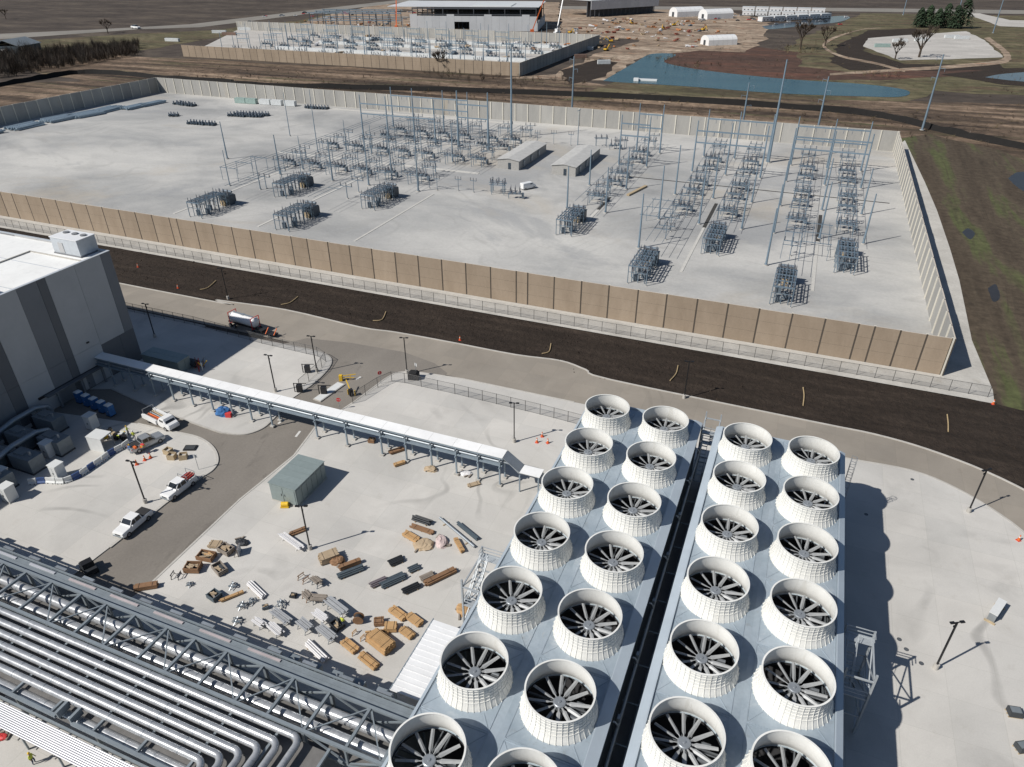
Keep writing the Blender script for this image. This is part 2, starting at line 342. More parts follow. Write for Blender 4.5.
sheet('grass_verge', wob([(-682.92, 474.37), (-627.09, 578.37), (-583.40, 626.19), (-568.95, 755.72), (-596.13, 855.23), (-521.20, 745.64), (-534.24, 612.71), (-522.89, 534.11), (-518.75, 474.19), (-596.76, 410.96)], 3, 20, 12), -0.22, 'olive_grass')
sheet('highway', [(-734.66, 438.59), (-706.36, 491.62), (-659.29, 609.33), (-616.42, 648.10), (-615.72, 883.87), (-614.05, 1128.53), (-617.71, 1243.09), (-647.11, 1233.02), (-653.18, 938.66), (-652.10, 671.78), (-703.88, 587.32), (-753.69, 526.45), (-794.93, 477.02)], -0.18, 'highway_paving')
sheet('highway', [(-342.89, 1018.88), (-166.12, 1072.22), (29.06, 1105.37), (292.89, 1141.89), (309.93, 1214.60), (29.81, 1170.82), (-175.35, 1128.56), (-361.36, 1073.40)], -0.10, 'highway_paving')
sheet('side_road', wob([(243.45, 930.90), (160.30, 944.78), (144.98, 1138.13), (162.28, 1144.32), (182.30, 1028.68), (267.39, 1033.07)], 1, 20, 13), -0.12, 'far_gravel')
sheet('bare_lot', wob([(-480, 225), (-356, 225), (-356, 332), (-398, 345), (-440, 335), (-480, 300)], 2, 10, 14), -0.2, 'scrub_soil')
sheet('mown_field', wob([(35.00, 351.47), (48.89, 367.13), (72.42, 345.33), (78.30, 330.64), (160, 320), (200, 120), (60, 122), (40.5, 131.0), (38, 150), (36.2, 240), (34, 328)], 0.8, 9, 15), -0.10, 'mown_field')
sheet('puddle', wob(curve([(68.22, 299.80), (72.97, 310.15), (77.80, 309.17), (73.89, 283.85), (70.01, 284.79), (68.22, 299.80)], 6)[:-1], 0.18, 0.7, 21), -0.08, 'wet_mud')
sheet('puddle', wob(curve([(46.10, 230.75), (48.15, 235.24), (49.44, 231.17), (47.46, 225.10), (46.10, 230.75)], 6)[:-1], 0.18, 0.7, 21), -0.08, 'wet_mud')
sheet('puddle', wob(curve([(46.94, 188.67), (49.11, 192.10), (48.75, 183.84), (46.88, 180.72), (46.94, 188.67)], 6)[:-1], 0.18, 0.7, 21), -0.08, 'wet_mud')

# the substation pad with its outer verge
sheet('verge_gravel', [(-360, 131.2), (36.0, 131.6)] + [(40.2, 131.2), (40.67, 136.46), (39.76, 157.24), (41.19, 191.58), (41.48, 215.19), (41.41, 250.50), (40.56, 283.51), (39.01, 323.55), (38.05, 350.67), (33, 333.5), (-358, 331.5)], -0.06, 'verge_gravel')
sheet('gravel_pad', [(-350.6, 139.4), (32.6, 139.4), (32.6, 326.8), (-350.6, 326.8)], -0.03, 'pad_gravel')
sheet('soil_strip', wob([(-400, 113.2), (-140, 113.2), (-121.44, 114.40), (-102.81, 116.02), (-82.19, 114.84), (-73.95, 115.60), (-61.02, 115.90), (-46.46, 115.97), (-37.25, 117.02), (-31.5, 115.5), (-26.09, 113.64), (14, 112.8), (26, 112.2), (36, 108.5), (46, 101), (58, 88), (90, 60), (120, 100), (60, 129), (41, 131.3), (-400, 131.3)], 0.18, 2.5, 16), -0.045, 'dark_topsoil')
road_edge_far = [(-400, 113.3), (-140, 113.3), (-121.44, 114.40), (-102.81, 116.02), (-82.19, 114.84), (-73.95, 115.60), (-61.02, 115.90), (-46.46, 115.97), (-37.25, 117.02), (-31.5, 115.5), (-26.09, 113.64), (10, 113.0), (20, 112.9), (28, 111.5), (36, 108.4), (43, 103.7), (50, 97), (58, 87), (70, 70), (80, 40), (80, 10)]
road_edge_near = [(66, 10), (62, 45), (53, 66), (47, 80), (40.5, 92.5), (36.5, 98.2), (31, 102.6), (25, 104.8), (16, 104.4), (5, 104.2), (-30, 103.8), (-400, 103.6)]
sheet('road', curve(road_edge_far, 4) + curve(road_edge_near, 4), -0.025, 'road_concrete')
sheet('drive_asphalt', [(-116, 16), (-40, 16), (-48, 70), (-56, 98), (-56, 104.5), (-60, 107.0), (-68, 108.8), (-80, 108.2), (-90, 106.5), (-95, 100), (-116, 96)], -0.012, 'asphalt')
def kerb_line(name, pts, w=0.28, z0=0.0, z1=0.15):
    m_ = MB()
    P = [Vector((p[0], p[1])) for p in pts]
    L_, R_ = [], []
    for i, p in enumerate(P):
        d = (P[min(i + 1, len(P) - 1)] - P[max(i - 1, 0)]).normalized(); n_ = Vector((-d.y, d.x)) * w / 2
        L_.append(p + n_); R_.append(p - n_)
    V = []
    for a, c in zip(L_, R_): V += [(a.x, a.y, z0), (a.x, a.y, z1), (c.x, c.y, z1), (c.x, c.y, z0)]
    F = []
    for i in range(len(P) - 1):
        for k in range(3): F.append((4 * i + k, 4 * i + 4 + k, 4 * i + 5 + k, 4 * i + 1 + k))
    m_.add(V, F); return tag(m_.build(name, 'kerb_concrete'), kind='structure')
kerb_line('kerb', [(p[0], p[1] + 0.14) for p in curve(road_edge_far, 4)], 0.3, -0.05, 0.11)
YZ = 0.12                                        # yard slabs stand this much above the drive
main_yard = (curve([(-30.0, 103.6), (-52, 103.5), (-60.89, 102.56), (-64.84, 100.98), (-66.01, 97.71)], 5)
             + [(-67.07, 88.67), (-68.79, 79.54), (-67.28, 71.69), (-68.12, 59.78), (-67.69, 42.12), (-70, 30), (-70, 16), (66, 16)] + curve([(62, 45), (53, 66), (47, 80), (40.5, 92.4), (36.5, 98.0), (31, 102.4), (25, 104.6), (16, 104.2), (5, 104.0)], 4))
raised('yard', main_yard, -0.1, YZ, ['yard_concrete', 'kerb_concrete'])
nw_isle = (curve([(-146, 102.9), (-116, 102.9), (-113.31, 102.20), (-98.59, 102.12), (-86.21, 102.38), (-81.33, 101.63), (-78.91, 99.12), (-77.85, 94.58), (-77.72, 89.93)], 5)
           + curve([(-78.15, 85.68), (-77.56, 82.02), (-77.16, 79.00), (-77.00, 76.39), (-77.86, 74.34), (-79.34, 73.21), (-81.86, 72.58), (-84.73, 72.53), (-98.04, 73.84), (-111.62, 76.02)], 5) + [(-115.2, 74.4), (-115.2, 87.4), (-146, 87.4)])
raised('yard', nw_isle, -0.1, YZ, ['yard_concrete', 'kerb_concrete'])
sw_isle = ([(-115.3, 66.2), (-98.06, 69.13)] + curve([(-91.56, 69.48), (-85.52, 69.87), (-81.18, 68.59), (-78.06, 66.24), (-76.99, 63.91), (-77.39, 61.61)], 5)
           + [(-77.87, 54.96), (-78.01, 45.18), (-78.8, 28), (-78.8, 14), (-115.3, 14)])
raised('yard', sw_isle, -0.1, YZ, ['yard_concrete', 'kerb_concrete'])
kerb_line('kerb', curve([(-98.06, 69.13), (-91.56, 69.48), (-85.52, 69.87), (-81.18, 68.59), (-78.06, 66.24), (-76.99, 63.91), (-77.39, 61.61)], 5) + [(-77.87, 54.96), (-78.01, 45.18)], 0.4, -0.03, 0.16)
kerb_line('kerb', curve([(-146, 102.9), (-116, 102.9), (-113.31, 102.20), (-98.59, 102.12), (-86.21, 102.38), (-81.33, 101.63), (-78.91, 99.12), (-77.85, 94.58), (-77.72, 89.93)], 5), 0.3, -0.03, 0.16)
kerb_line('kerb', curve([(-78.15, 85.68), (-77.56, 82.02), (-77.16, 79.00), (-77.00, 76.39), (-77.86, 74.34), (-79.34, 73.21), (-81.86, 72.58), (-84.73, 72.53), (-98.04, 73.84), (-111.62, 76.02)], 5), 0.3, -0.03, 0.16)
kerb_line('kerb', [(-30.0, 103.6)] + curve([(-52, 103.5), (-60.89, 102.56), (-64.84, 100.98), (-66.01, 97.71)], 5) + [(-67.07, 88.67), (-68.79, 79.54), (-67.28, 71.69), (-68.12, 59.78), (-67.69, 42.12)], 0.3, -0.03, 0.16)
kerb_line('kerb', curve([(46.8, 80), (40.3, 92.3), (36.3, 97.9), (30.9, 102.3), (25, 104.5), (16, 104.1), (5, 103.9)], 4), 0.3, -0.03, 0.16)
# painted bars and stop line at the gate
plain('road_paint', (0.62, 0.61, 0.58), 0.8, 0, 0.1, 3, dirt=0.6)
for k, (a, b_) in enumerate((((-71.07, 95.85), (-70.78, 97.14)), ((-70.29, 76.19), (-70.64, 77.88)), ((-75.51, 78.28), (-75.42, 79.77)))):
    d = Vector(b_) - Vector(a)
    o = tag(MB().obox((0, 0, 0), (d.length, 0.4, 0.004)).build('lane_marking', 'road_paint', None, ((a[0] + b_[0]) / 2, (a[1] + b_[1]) / 2, 0.0), math.atan2(d.y, d.x)), kind='structure')
# drain channel and pale strips in the pad
plain('trench_cover', (0.50, 0.485, 0.45), 0.9, 0, 0.1, 1.0)
plain('trench_dark', (0.045, 0.043, 0.04), 0.9)
def strip(name, x0, x1, y0, y1, z, m_): return tag(MB().box(x0, x1, y0, y1, z - 0.1, z).build(name, m_), kind='structure')
for x in (-23.4, 7.9): strip('trench', x - .35, x + .35, 171.5, 207.3, 0.06, 'trench_cover'); strip('trench', x - .5, x + .5, 207.4, 232, 0.05, 'trench_dark')
strip('trench', -57.4, -56.4, 190, 212, 0.06, 'trench_cover'); strip('trench', -57.4, -56.4, 212.1, 226, 0.05, 'trench_dark')
for y in (236.6, 321.0): strip('trench', -232 if y > 300 else -198, -109 if y < 300 else -118, y - 1.0, y + 1.0, 0.07, 'trench_cover')
strip('trench', -146.4, -145.6, 160, 236, 0.05, 'trench_cover'); strip('trench', -178.6, -177.8, 160, 236, 0.05, 'trench_cover'); strip('trench', -113, -112.3, 160, 208, 0.05, 'trench_cover')
strip('trench', -58, 28, 252.3, 252.9, 0.05, 'trench_dark')

# ---------------------------------------------------------------- precast perimeter walls
patchy('wall_tan', [(0.3, (0.275, 0.217, 0.16)), (0.7, (0.335, 0.268, 0.202))], 0.35, (1, 1, 0.3), 0, (3.0, 0.07), rough=0.95, bump=0.015, bscale=5, rand=0.06, over=[(0.25, 0.62, 0.15, (0.27, 0.21, 0.155), 0.5)])
patchy('wall_grey', [(0.3, (0.30, 0.295, 0.28)), (0.7, (0.37, 0.36, 0.335))], 0.3, (1, 1, 0.3), 0, (3.0, 0.06), rough=0.95, rand=0.1, over=[(0.12, 0.62, 0.1, (0.34, 0.28, 0.2), 0.5)])
plain('wall_post_dark', (0.075, 0.062, 0.05), 0.9)  # dark tone paints shadow lines on recessed outer post faces; also colours panel joints
plain('wall_post_pale', (0.58, 0.55, 0.48), 0.9, 0, 0.08)
plain('wall_coping', (0.47, 0.42, 0.36), 0.9)
WH = 7.8
def wall(name, label, p0, p1, cuts, outer, inner_post=True, mats=('wall_tan', 'wall_grey'), h=WH):
    """p0->p1 with the outside on the right-hand side; cuts = distances of posts"""
    a = Vector(p0); d = Vector(p1) - a; L_ = d.length; ang = math.atan2(d.y, d.x)
    T_ = thing(name, label, 'wall', (a.x, a.y, 0), ang, 'precast panel walls')
    cache = {}
    for i in range(len(cuts) - 1):
        w = round(cuts[i + 1] - cuts[i], 2)
        if w not in cache:
            m_ = MB(); x0, x1 = 0.16, w - 0.16
            m_.add([(x0, -.12, -.2), (x1, -.12, -.2), (x1, -.12, h), (x0, -.12, h)], [(0, 1, 2, 3)], 0)
            m_.add([(x0, .12, -.2), (x1, .12, -.2), (x1, .12, h), (x0, .12, h)], [(3, 2, 1, 0)], 1)
            m_.add([(x0, -.12, h), (x1, -.12, h), (x1, .12, h), (x0, .12, h)], [(0, 1, 2, 3)], 2)
            m_.add([(x0, -.12, -.2), (x0, .12, -.2), (x0, .12, h), (x0, -.12, h)], [(3, 2, 1, 0)], 0)
            m_.add([(x1, -.12, -.2), (x1, .12, -.2), (x1, .12, h), (x1, -.12, h)], [(0, 1, 2, 3)], 0)
            for z in (h * .333, h * .666): m_.box(x0 + .002, x1 - .002, -.123, -.117, z - .012, z + .012, 3)
            cache[w] = m_.mesh('wall_panel', [mats[0], mats[1], 'wall_coping', 'wall_post_dark'])
        o = link('wall_panel', cache[w], T_, (cuts[i], rnd.uniform(-.02, .02), rnd.uniform(-.05, .05)))
    pm = MB()
    pm.box(-.17, .17, -.09, .08, -.2, h - 0.02, 0)
    pm.box(-.22, .22, .121, .36, -.2, h + 0.03, 1)
    pme = pm.mesh('wall_post', ['wall_post_dark', 'wall_post_pale'])
    for c in cuts: link('wall_post', pme, T_, (c, 0, 0))
    return T_
near_cuts = [round(x, 2) for x in [-223.26, -218.3, -212.15, -205.91, -199.99, -193.78, -187.88, -181.71, -175.47, -169.36, -163.36, -157.13, -154.49, -148.27, -142.31, -135.81, -129.81, -123.36, -117.03, -112.16, -105.95, -99.66, -93.28, -86.8, -80.55, -74.29, -68.06, -61.77, -55.39, -52.61, -46.3, -39.96, -33.76, -27.37, -21.22, -14.85, -8.63, -2.47, 3.85, 9.99, 16.06, 18.91, 23.41, 27.91, 32.21]]
def even(L_, pitch):
    n = max(1, round(L_ / pitch)); return [L_ * k / n for k in range(n + 1)]
near_all = [-351.0 + 6.22 * k for k in range(int((351 + near_cuts[0]) / 6.22))]
near_all = [x for x in near_all if x < near_cuts[0] - 2] + near_cuts
wall('perimeter_wall', 'long tan precast panel wall along the dark soil strip, nearest the camera', (near_all[0], 139.2), (near_all[-1], 139.2), [x - near_all[0] for x in near_all], 1)
XR = near_all[-1] + 0.35
wall('perimeter_wall', 'pale panel wall at the right end of the gravel pad, beside the grass field', (XR, 139.0), (XR, 327.2), even(188.2, 6.25), 1, mats=('wall_grey', 'wall_grey'))
wall('perimeter_wall', 'far pale panel wall behind the steel poles, with light posts', (XR + .2, 327.4), (-351.2, 327.4), even(XR + 351.4, 6.25), 1)
wall('perimeter_wall', 'shaded grey panel wall at the far left end of the gravel pad', (-351.4, 327.0), (-351.4, 139.4), even(187.6, 6.25), 1, mats=('wall_grey', 'wall_grey'))
# the second, distant walled yard
T2 = wall('perimeter_wall', 'distant tan panel wall nearer side, beyond the brown scrub strip', (-457, 457), (-180, 457), even(277, 6.4), 1)
wall('perimeter_wall', 'distant dark shaded wall end beside the blue pond', (-179.6, 457), (-179.6, 640), even(183, 6.4), 1, mats=('wall_grey', 'wall_grey'))
wall('perimeter_wall', 'distant pale back wall in front of the unfinished white building', (-180, 640.2), (-560, 640.2), even(380, 6.4), 1)
sheet('gravel_pad', [(-456.6, 457.4), (-180.2, 457.4), (-180.2, 639.8), (-560, 639.8)], -0.12, 'far_gravel')
# light strip of concrete along the foot of the near wall
strip('wall_footing', near_all[0], near_all[-1], 138.0, 138.95, -0.01, 'kerb_concrete')

# ---------------------------------------------------------------- chain-link fences
plain('fence_steel', (0.10, 0.10, 0.10), 0.5, 0.5, 0.1)
m, t, b = _nodes('chain_link')
v = _coord(t); 
tr = t.nodes.new('ShaderNodeBsdfTransparent'); mx = t.nodes.new('ShaderNodeMixShader')
mx.inputs[0].default_value = 0.22
b.inputs['Base Color'].default_value = (0.16, 0.16, 0.16, 1); b.inputs['Roughness'].default_value = 0.6
t.links.new(tr.outputs[0], mx.inputs[1]); t.links.new(b.outputs[0], mx.inputs[2]); t.links.new(mx.outputs[0], t.nodes['Material Output'].inputs[0])
def fence(label, pts, h=2.2, pitch=3.0, z=0.0, name='chain_link_fence'):
    P = [Vector((p[0], p[1])) for p in pts]
    T_ = thing(name, label, 'fence', (P[0].x, P[0].y, z), 0, 'chain link fences')
    o = P[0]; pm = MB().cyl((0, 0, -.1), (0, 0, h), 0.05, None, 6).mesh('fence_post', 'fence_steel')
    rails = MB(); web = MB()
    for i in range(len(P) - 1):
        a = P[i] - o; b_ = P[i + 1] - o; n = max(1, round((b_ - a).length / pitch))
        for k in range(n + (1 if i == len(P) - 2 else 0)):
            q = a + (b_ - a) * (k / n); link('fence_post', pm, T_, (q.x, q.y, 0))
        rails.cyl((a.x, a.y, h - .05), (b_.x, b_.y, h - .05), 0.035, None, 5)
        rails.cyl((a.x, a.y, .12), (b_.x, b_.y, .12), 0.02, None, 5)
        web.add([(a.x, a.y, .06), (b_.x, b_.y, .06), (b_.x, b_.y, h), (a.x, a.y, h)], [(0, 1, 2, 3)])
    rails.build('top_rail', 'fence_steel', T_); web.build('wire_mesh', 'chain_link', T_)
    return T_
fence('long chain link fence at the foot of the near tan wall', [(-262, 132.6), (-120, 132.6), (-30, 132.6), (39.4, 133.4)], 2.3, 3.1)
fence('chain link fence along the yard edge, right of the gate', [(-66.89, 88.39), (-65.56, 94.79), (-64.22, 97.64), (-61.66, 98.08), (-51.20, 98.09), (-34.37, 97.58), (-26.51, 97.09)], 2.2, 3.0, YZ)
fence('chain link fence along the road beside the white tank trailer', [(-145, 102.2), (-116, 102.2), (-97.04, 100.84), (-82.96, 100.54), (-80.29, 99.43), (-79.01, 94.92), (-78.68, 88.79)], 2.2, 3.0, YZ)

# ---------------------------------------------------------------- cooling towers
patchy('deck_steel', [(0.3, (0.29, 0.35, 0.40)), (0.7, (0.40, 0.46, 0.51))], 0.35, (1, 1, 1), 0.3, (2.5, 0.06), rough=0.42, rand=0.07, over=[(0.22, 0.58, 0.12, (0.54, 0.57, 0.59), 0.6), (0.6, 0.6, 0.1, (0.27, 0.29, 0.30), 0.5), (1.6, 0.66, 0.05, (0.5, 0.42, 0.3), 0.35)])
MATS['deck_steel'].node_tree.nodes['Principled BSDF'].inputs['Metallic'].default_value = 0.25
plain('cap_steel', (0.44, 0.5, 0.55), 0.35, 0.2, 0.06, 0.4)
plain('tower_wall', (0.17, 0.19, 0.205), 0.6, 0.2, 0.1, 0.8, dirt=0.3)
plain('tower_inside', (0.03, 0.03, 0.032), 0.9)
patchy('stack_white', [(0.3, (0.66, 0.655, 0.62)), (0.7, (0.74, 0.735, 0.70))], 0.5, (1, 1, 0.15), 0, (3, 0.05), rough=0.55, rand=0.05, over=[(0.9, 0.58, 0.15, (0.52, 0.50, 0.44), 0.5), (2.2, 0.64, 0.1, (0.36, 0.34, 0.29), 0.4)])
plain('blade_grey', (0.33, 0.34, 0.345), 0.5, 0.15, 0.06, 1.0, dirt=0.2)
plain('hub_grey', (0.3, 0.325, 0.35), 0.4, 0.4, 0.06)
plain('galv', (0.33, 0.36, 0.385), 0.45, 0.5, 0.12, 1.0, dirt=0.2)
plain('steel_blue', (0.26, 0.315, 0.36), 0.5, 0.3, 0.1, 0.8, dirt=0.2)
plain('motor_dark', (0.12, 0.13, 0.14), 0.5, 0.3)
RZ = 10.5
HOLE = 3.42
def deck_mesh(w, l):
    """deck sheet of one cell with its round fan opening, folded edges and seams"""
    m_ = MB(); n = 48; I = []; O = []
    for k in range(n):
        a = 2 * pi * k / n; c, s_ = cos(a), sin(a)
        I.append((HOLE * c, HOLE * s_, 0)); e = min((w / 2) / max(abs(c), 1e-6), (l / 2) / max(abs(s_), 1e-6)); O.append((e * c, e * s_, 0))
    # put the exact corners in
    for sx in (-1, 1):
        for sy in (-1, 1):
            a = math.atan2(sy * l, sx * w) % (2 * pi); k = round(a / (2 * pi) * n) % n; O[k] = (sx * w / 2, sy * l / 2, 0)
    m_.add(I + O, [(k, k + n, (k + 1) % n + n, (k + 1) % n) for k in range(n)])
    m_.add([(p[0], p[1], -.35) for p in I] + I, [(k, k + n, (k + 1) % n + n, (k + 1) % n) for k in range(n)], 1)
    for y in (-l / 2 + .1, l / 2 - .1): m_.box(-w / 2 + .02, w / 2 - .02, y - .035, y + .035, .002, .05)
    for x in (-w / 2 + .06, w / 2 - .06): m_.box(x - .03, x + .03, -l / 2 + .14, l / 2 - .14, .003, .045)
    for (x, y) in ((-w / 2, -l / 2), (w / 2, -l / 2), (-w / 2, l / 2), (w / 2, l / 2)):   # stiffener seams toward the curb ring
        d = Vector((x, y, 0)); d_ = d.normalized(); a = d_ * 3.8; e = d * 0.97
        if (e - a).dot(d_) > 0.3: m_.bar((a.x, a.y, .022), (e.x, e.y, .022), .06, .04)
    return m_.mesh('deck_panel', ['deck_steel', 'tower_inside'])
# fan stack: flared, ribbed, open cylinder
prof = [(3.62, 0.0), (3.60, .10), (3.50, .32), (3.36, .62), (3.25, .95), (3.18, 1.35), (3.15, 1.75), (3.15, 2.2), (3.18, 2.62)]
def rad(z):
    for (r0, z0), (r1, z1) in zip(prof, prof[1:]):
        if z0 <= z <= z1: return r0 + (r1 - r0) * (z - z0) / (z1 - z0)
    return prof[-1][0]
def make_stack():
    T_ = thing('fan_stack', 'white fan stack', 'fan stack')
    s_ = MB(); n = 64
    outer = prof; inner = [(r - .07, z) for r, z in prof]
    s_.lathe(outer, n, 0); s_.lathe(list(reversed(inner)), n, 0)
    s_.lathe([(3.18, 2.62), (3.235, 2.62), (3.235, 2.70), (3.075, 2.70), (3.075, 2.62)], n, 0, smooth=False)
    s_.build('stack_shell', 'stack_white', T_)
    r_ = MB()
    for z in (.85, 1.25, 1.65, 2.05, 2.4): r_.lathe([(rad(z) - .02, z - .035), (rad(z) + .045, z - .026), (rad(z) + .045, z + .026), (rad(z) - .02, z + .035)], n, 0, smooth=False)
    nv = 40
    for k in range(nv):
        a = 2 * pi * (k + .5) / nv; c, q = cos(a), sin(a); tx, ty = -q * .024, c * .024
        P = []
        for (r, z) in prof: P += [(c * (r - .02) - tx, q * (r - .02) - ty, z), (c * (r + .05) - tx, q * (r + .05) - ty, z), (c * (r + .05) + tx, q * (r + .05) + ty, z), (c * (r - .02) + tx, q * (r - .02) + ty, z)]
        F = []
        for j in range(len(prof) - 1):
            b_ = 4 * j
            F += [(b_, b_ + 1, b_ + 5, b_ + 4), (b_ + 1, b_ + 2, b_ + 6, b_ + 5), (b_ + 2, b_ + 3, b_ + 7, b_ + 6)]
        r_.add(P, F)
        # foot bracket between ribs
        r_.obox((c * 3.64, q * 3.64, .05), (.10, .07, .10), a)
    r_.build('stack_ribs', 'stack_white', T_)
    hub = MB()
    hub.cyl((0, 0, .64), (0, 0, .90), .58, .58, 24); hub.cyl((0, 0, .90), (0, 0, .95), .56, .48, 24); hub.cyl((0, 0, .95), (0, 0, 1.04), .15, .13, 12)
    H_ = hub.build('fan_hub', 'hub_grey', T_)
    bl = MB()                                            # tapered, twisted blade
    sec = []
    for x, w, tw in ((.5, .16, 32), (.85, .18, 30), (1.05, .38, 24), (1.9, .35, 16), (2.9, .31, 9)):
        a = R(tw); sec.append([(x, -w / 2 * cos(a), -w / 2 * sin(a) + .0), (x, 0, .05 + .015), (x, w / 2 * cos(a), w / 2 * sin(a)), (x, 0, -.03)])
    V = [p for q in sec for p in q]; F = [(0, 1, 2, 3), (19, 18, 17, 16)]
    for j in range(4):
        for k in range(4): F.append((4 * j + k, 4 * j + (k + 1) % 4, 4 * j + 4 + (k + 1) % 4, 4 * j + 4 + k))
    bl.add(V, F); bme = bl.mesh('fan_blade', 'blade_grey')
    for k in range(12): link('fan_blade', bme, H_, (0, 0, .78), 2 * pi * k / 12)
    d = MB(); d.cyl((.3, 0, .35), (3.0, .0, .35), .07, None, 8); d.obox((0, 0, .38), (.9, .7, .5)); d.bar((-3.2, -.35, .18), (3.2, -.35, .18), .16, .22); d.bar((-3.2, .35, .18), (3.2, .35, .18), .16, .22)
    d.bar((-.3, -3.2, .16), (-.3, 3.2, .16), .12, .18); d.bar((.5, -3.2, .16), (.5, 3.2, .16), .12, .18)
    d.build('gear_drive', 'motor_dark', T_)
    mo = MB(); mo.cyl((1.3, -.75, .4), (2.3, -.75, .4), .3, None, 12); mo.obox((1.8, -.75, .12), (1.1, .6, .12)); mo.build('fan_motor', 'motor_dark', T_)
    mo = MB(); mo.cyl((1.5, .75, .5), (2.2, .75, .5), .18, None, 10); mo.obox((1.8, .75, .3), (.8, .4, .3)); mo.build('oil_pump', 'motor_dark', T_)
    return T_
SP = Proto(make_stack())
ST_GROUP = 'round white fan stacks on the cooling towers'
XW_ROW = {'L': (-19.6, -11.1), 'R': (0.15, 8.65)}
def far_nth(i): return ['farthest', 'second from the far end', 'third from the far end', 'fourth from the far end', 'fifth from the far end', 'sixth from the far end', 'nearest the camera'][i]
def tower(side, x0, x1, y0, y1, capl, capr, ys):
    T_ = thing('cooling_tower', {'L': 'left cooling tower block with blue-grey deck, beside the lumber yard', 'R': 'right cooling tower block with blue-grey deck, casting scalloped shadow on concrete'}[side], 'cooling tower', (0, 0, YZ), 0, 'two cooling tower blocks')
    z = RZ - YZ
    dx0, dx1 = x0 + capl, x1 - capr; xm = (XW_ROW[side][0] + XW_ROW[side][1]) / 2
    pitch = (ys[0] - ys[-1]) / (len(ys) - 1)
    cache = {}
    ycells = list(ys) + [ys[-1] - pitch * (k + 1) for k in range(1 if side == 'L' else 2)]
    for cx, (a, b_) in ((XW_ROW[side][0], (dx0, xm)), (XW_ROW[side][1], (xm, dx1))):
        w = b_ - a
        for y in ycells:
            # cell sheet is centred on the fan; remaining margin filled by a plain strip
            half = min(cx - a, b_ - cx); key = round(half, 2)
            if key not in cache: cache[key] = deck_mesh(2 * half, pitch)
            link('deck_panel', cache[key], T_, (cx, y, z + rnd.uniform(-.004, .004)))
        for (p, q) in ((a, cx - half), (cx + half, b_)):
            if q - p > 0.02:
                MB().box(p, q, ycells[-1] - pitch / 2, ycells[0] + pitch / 2, z - .1, z - .006).build('deck_strip', 'deck_steel', T_)
    yt = ycells[0] + pitch / 2; yb = ycells[-1] - pitch / 2
    if y1 < yt: y1 = yt
    def cap(nm, xa, xb, out):
        m_ = MB(); lo = -.42
        pr = [(xa, -.25), (xa, .16), (xb, .16), (xb, -.25)] if xb - xa < .5 else ([(xa, -.5), (xa, -.04), (xb - .12, .22), (xb, .22), (xb, -.5)] if out < 0 else [(xa, -.5), (xa, .22), (xa + .12, .22), (xb, -.04), (xb, -.5)])
        m_.side([(p[0], p[1] + z) for p in pr], yb, y1 + .25)
        return m_.build(nm, 'cap_steel', T_)
    cap('edge_cap', x0, dx0 - .004, -1); cap('edge_cap', dx1 + .004, x1, 1)
    MB().box(dx0 + .01, dx1 - .01, y1 + .01, y1 + .25, z - .5, z + .16).build('edge_cap', 'cap_steel', T_)
    # walls: one panel per cell and side, with columns and louvre rails
    wp = MB(); wp.box(-.06, .06, -pitch / 2 + .14, pitch / 2 - .14, 0, z - .55)
    for q in range(14): wp.box(.062, .13, -pitch / 2 + .16, pitch / 2 - .16, .4 + q * .62, .5 + q * .62)
    wme = wp.mesh('wall_panel', 'tower_wall')
    cme = MB().box(-.16, .16, -.13, .13, 0, z - .52).mesh('column', 'steel_blue')
    for y in ycells:
        link('wall_panel', wme, T_, (x1 - .55, y, 0)); o = link('wall_panel', wme, T_, (x0 + .3, y, 0), pi)
        link('column', cme, T_, (x1 - .5, y + pitch / 2 - .02, 0)); link('column', cme, T_, (x0 + .3, y + pitch / 2 - .02, 0))
    m_ = MB(); m_.box(x0 + .5, x1 - .8, y1 - .2, y1 - .05, 0, z - .52); m_.build('end_wall', 'tower_wall', T_)
    m_ = MB(); m_.box(x0 + .5, x1 - .8, yb + .05, yb + .2, 0, z - .52); m_.build('end_wall', 'tower_wall', T_)
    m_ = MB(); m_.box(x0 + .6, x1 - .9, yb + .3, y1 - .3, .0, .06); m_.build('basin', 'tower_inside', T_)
    # pipes and walkway brackets along the inner sides
    return T_, pitch
YL = [85.0 - 9.29 * k for k in range(7)]
YR = [84.9 - 9.2 * k for k in range(6)]
tower('L', -23.35, -6.35, 20, 89.3, .28, 1.15, YL)
tower('R', -4.30, 13.10, 20, 89.3, .95, .75, YR)
side_words = {('L', 0): "left tower's left row", ('L', 1): "left tower's right row", ('R', 0): "right tower's left row", ('R', 1): "right tower's right row"}
for s_ in 'LR':
    for c in (0, 1):
        for i, y in enumerate(YL if s_ == 'L' else YR):
            o = SP.put((XW_ROW[s_][c], y, RZ), rnd.uniform(-.25, .25) * 0 + 0.0, 'ribbed white fan stack in the %s, %s' % (side_words[(s_, c)], far_nth(i)), ST_GROUP)
            for ch in o.children:
                if ch.name.startswith('fan_hub'): ch.rotation_euler = (0, 0, rnd.uniform(0, 2 * pi))
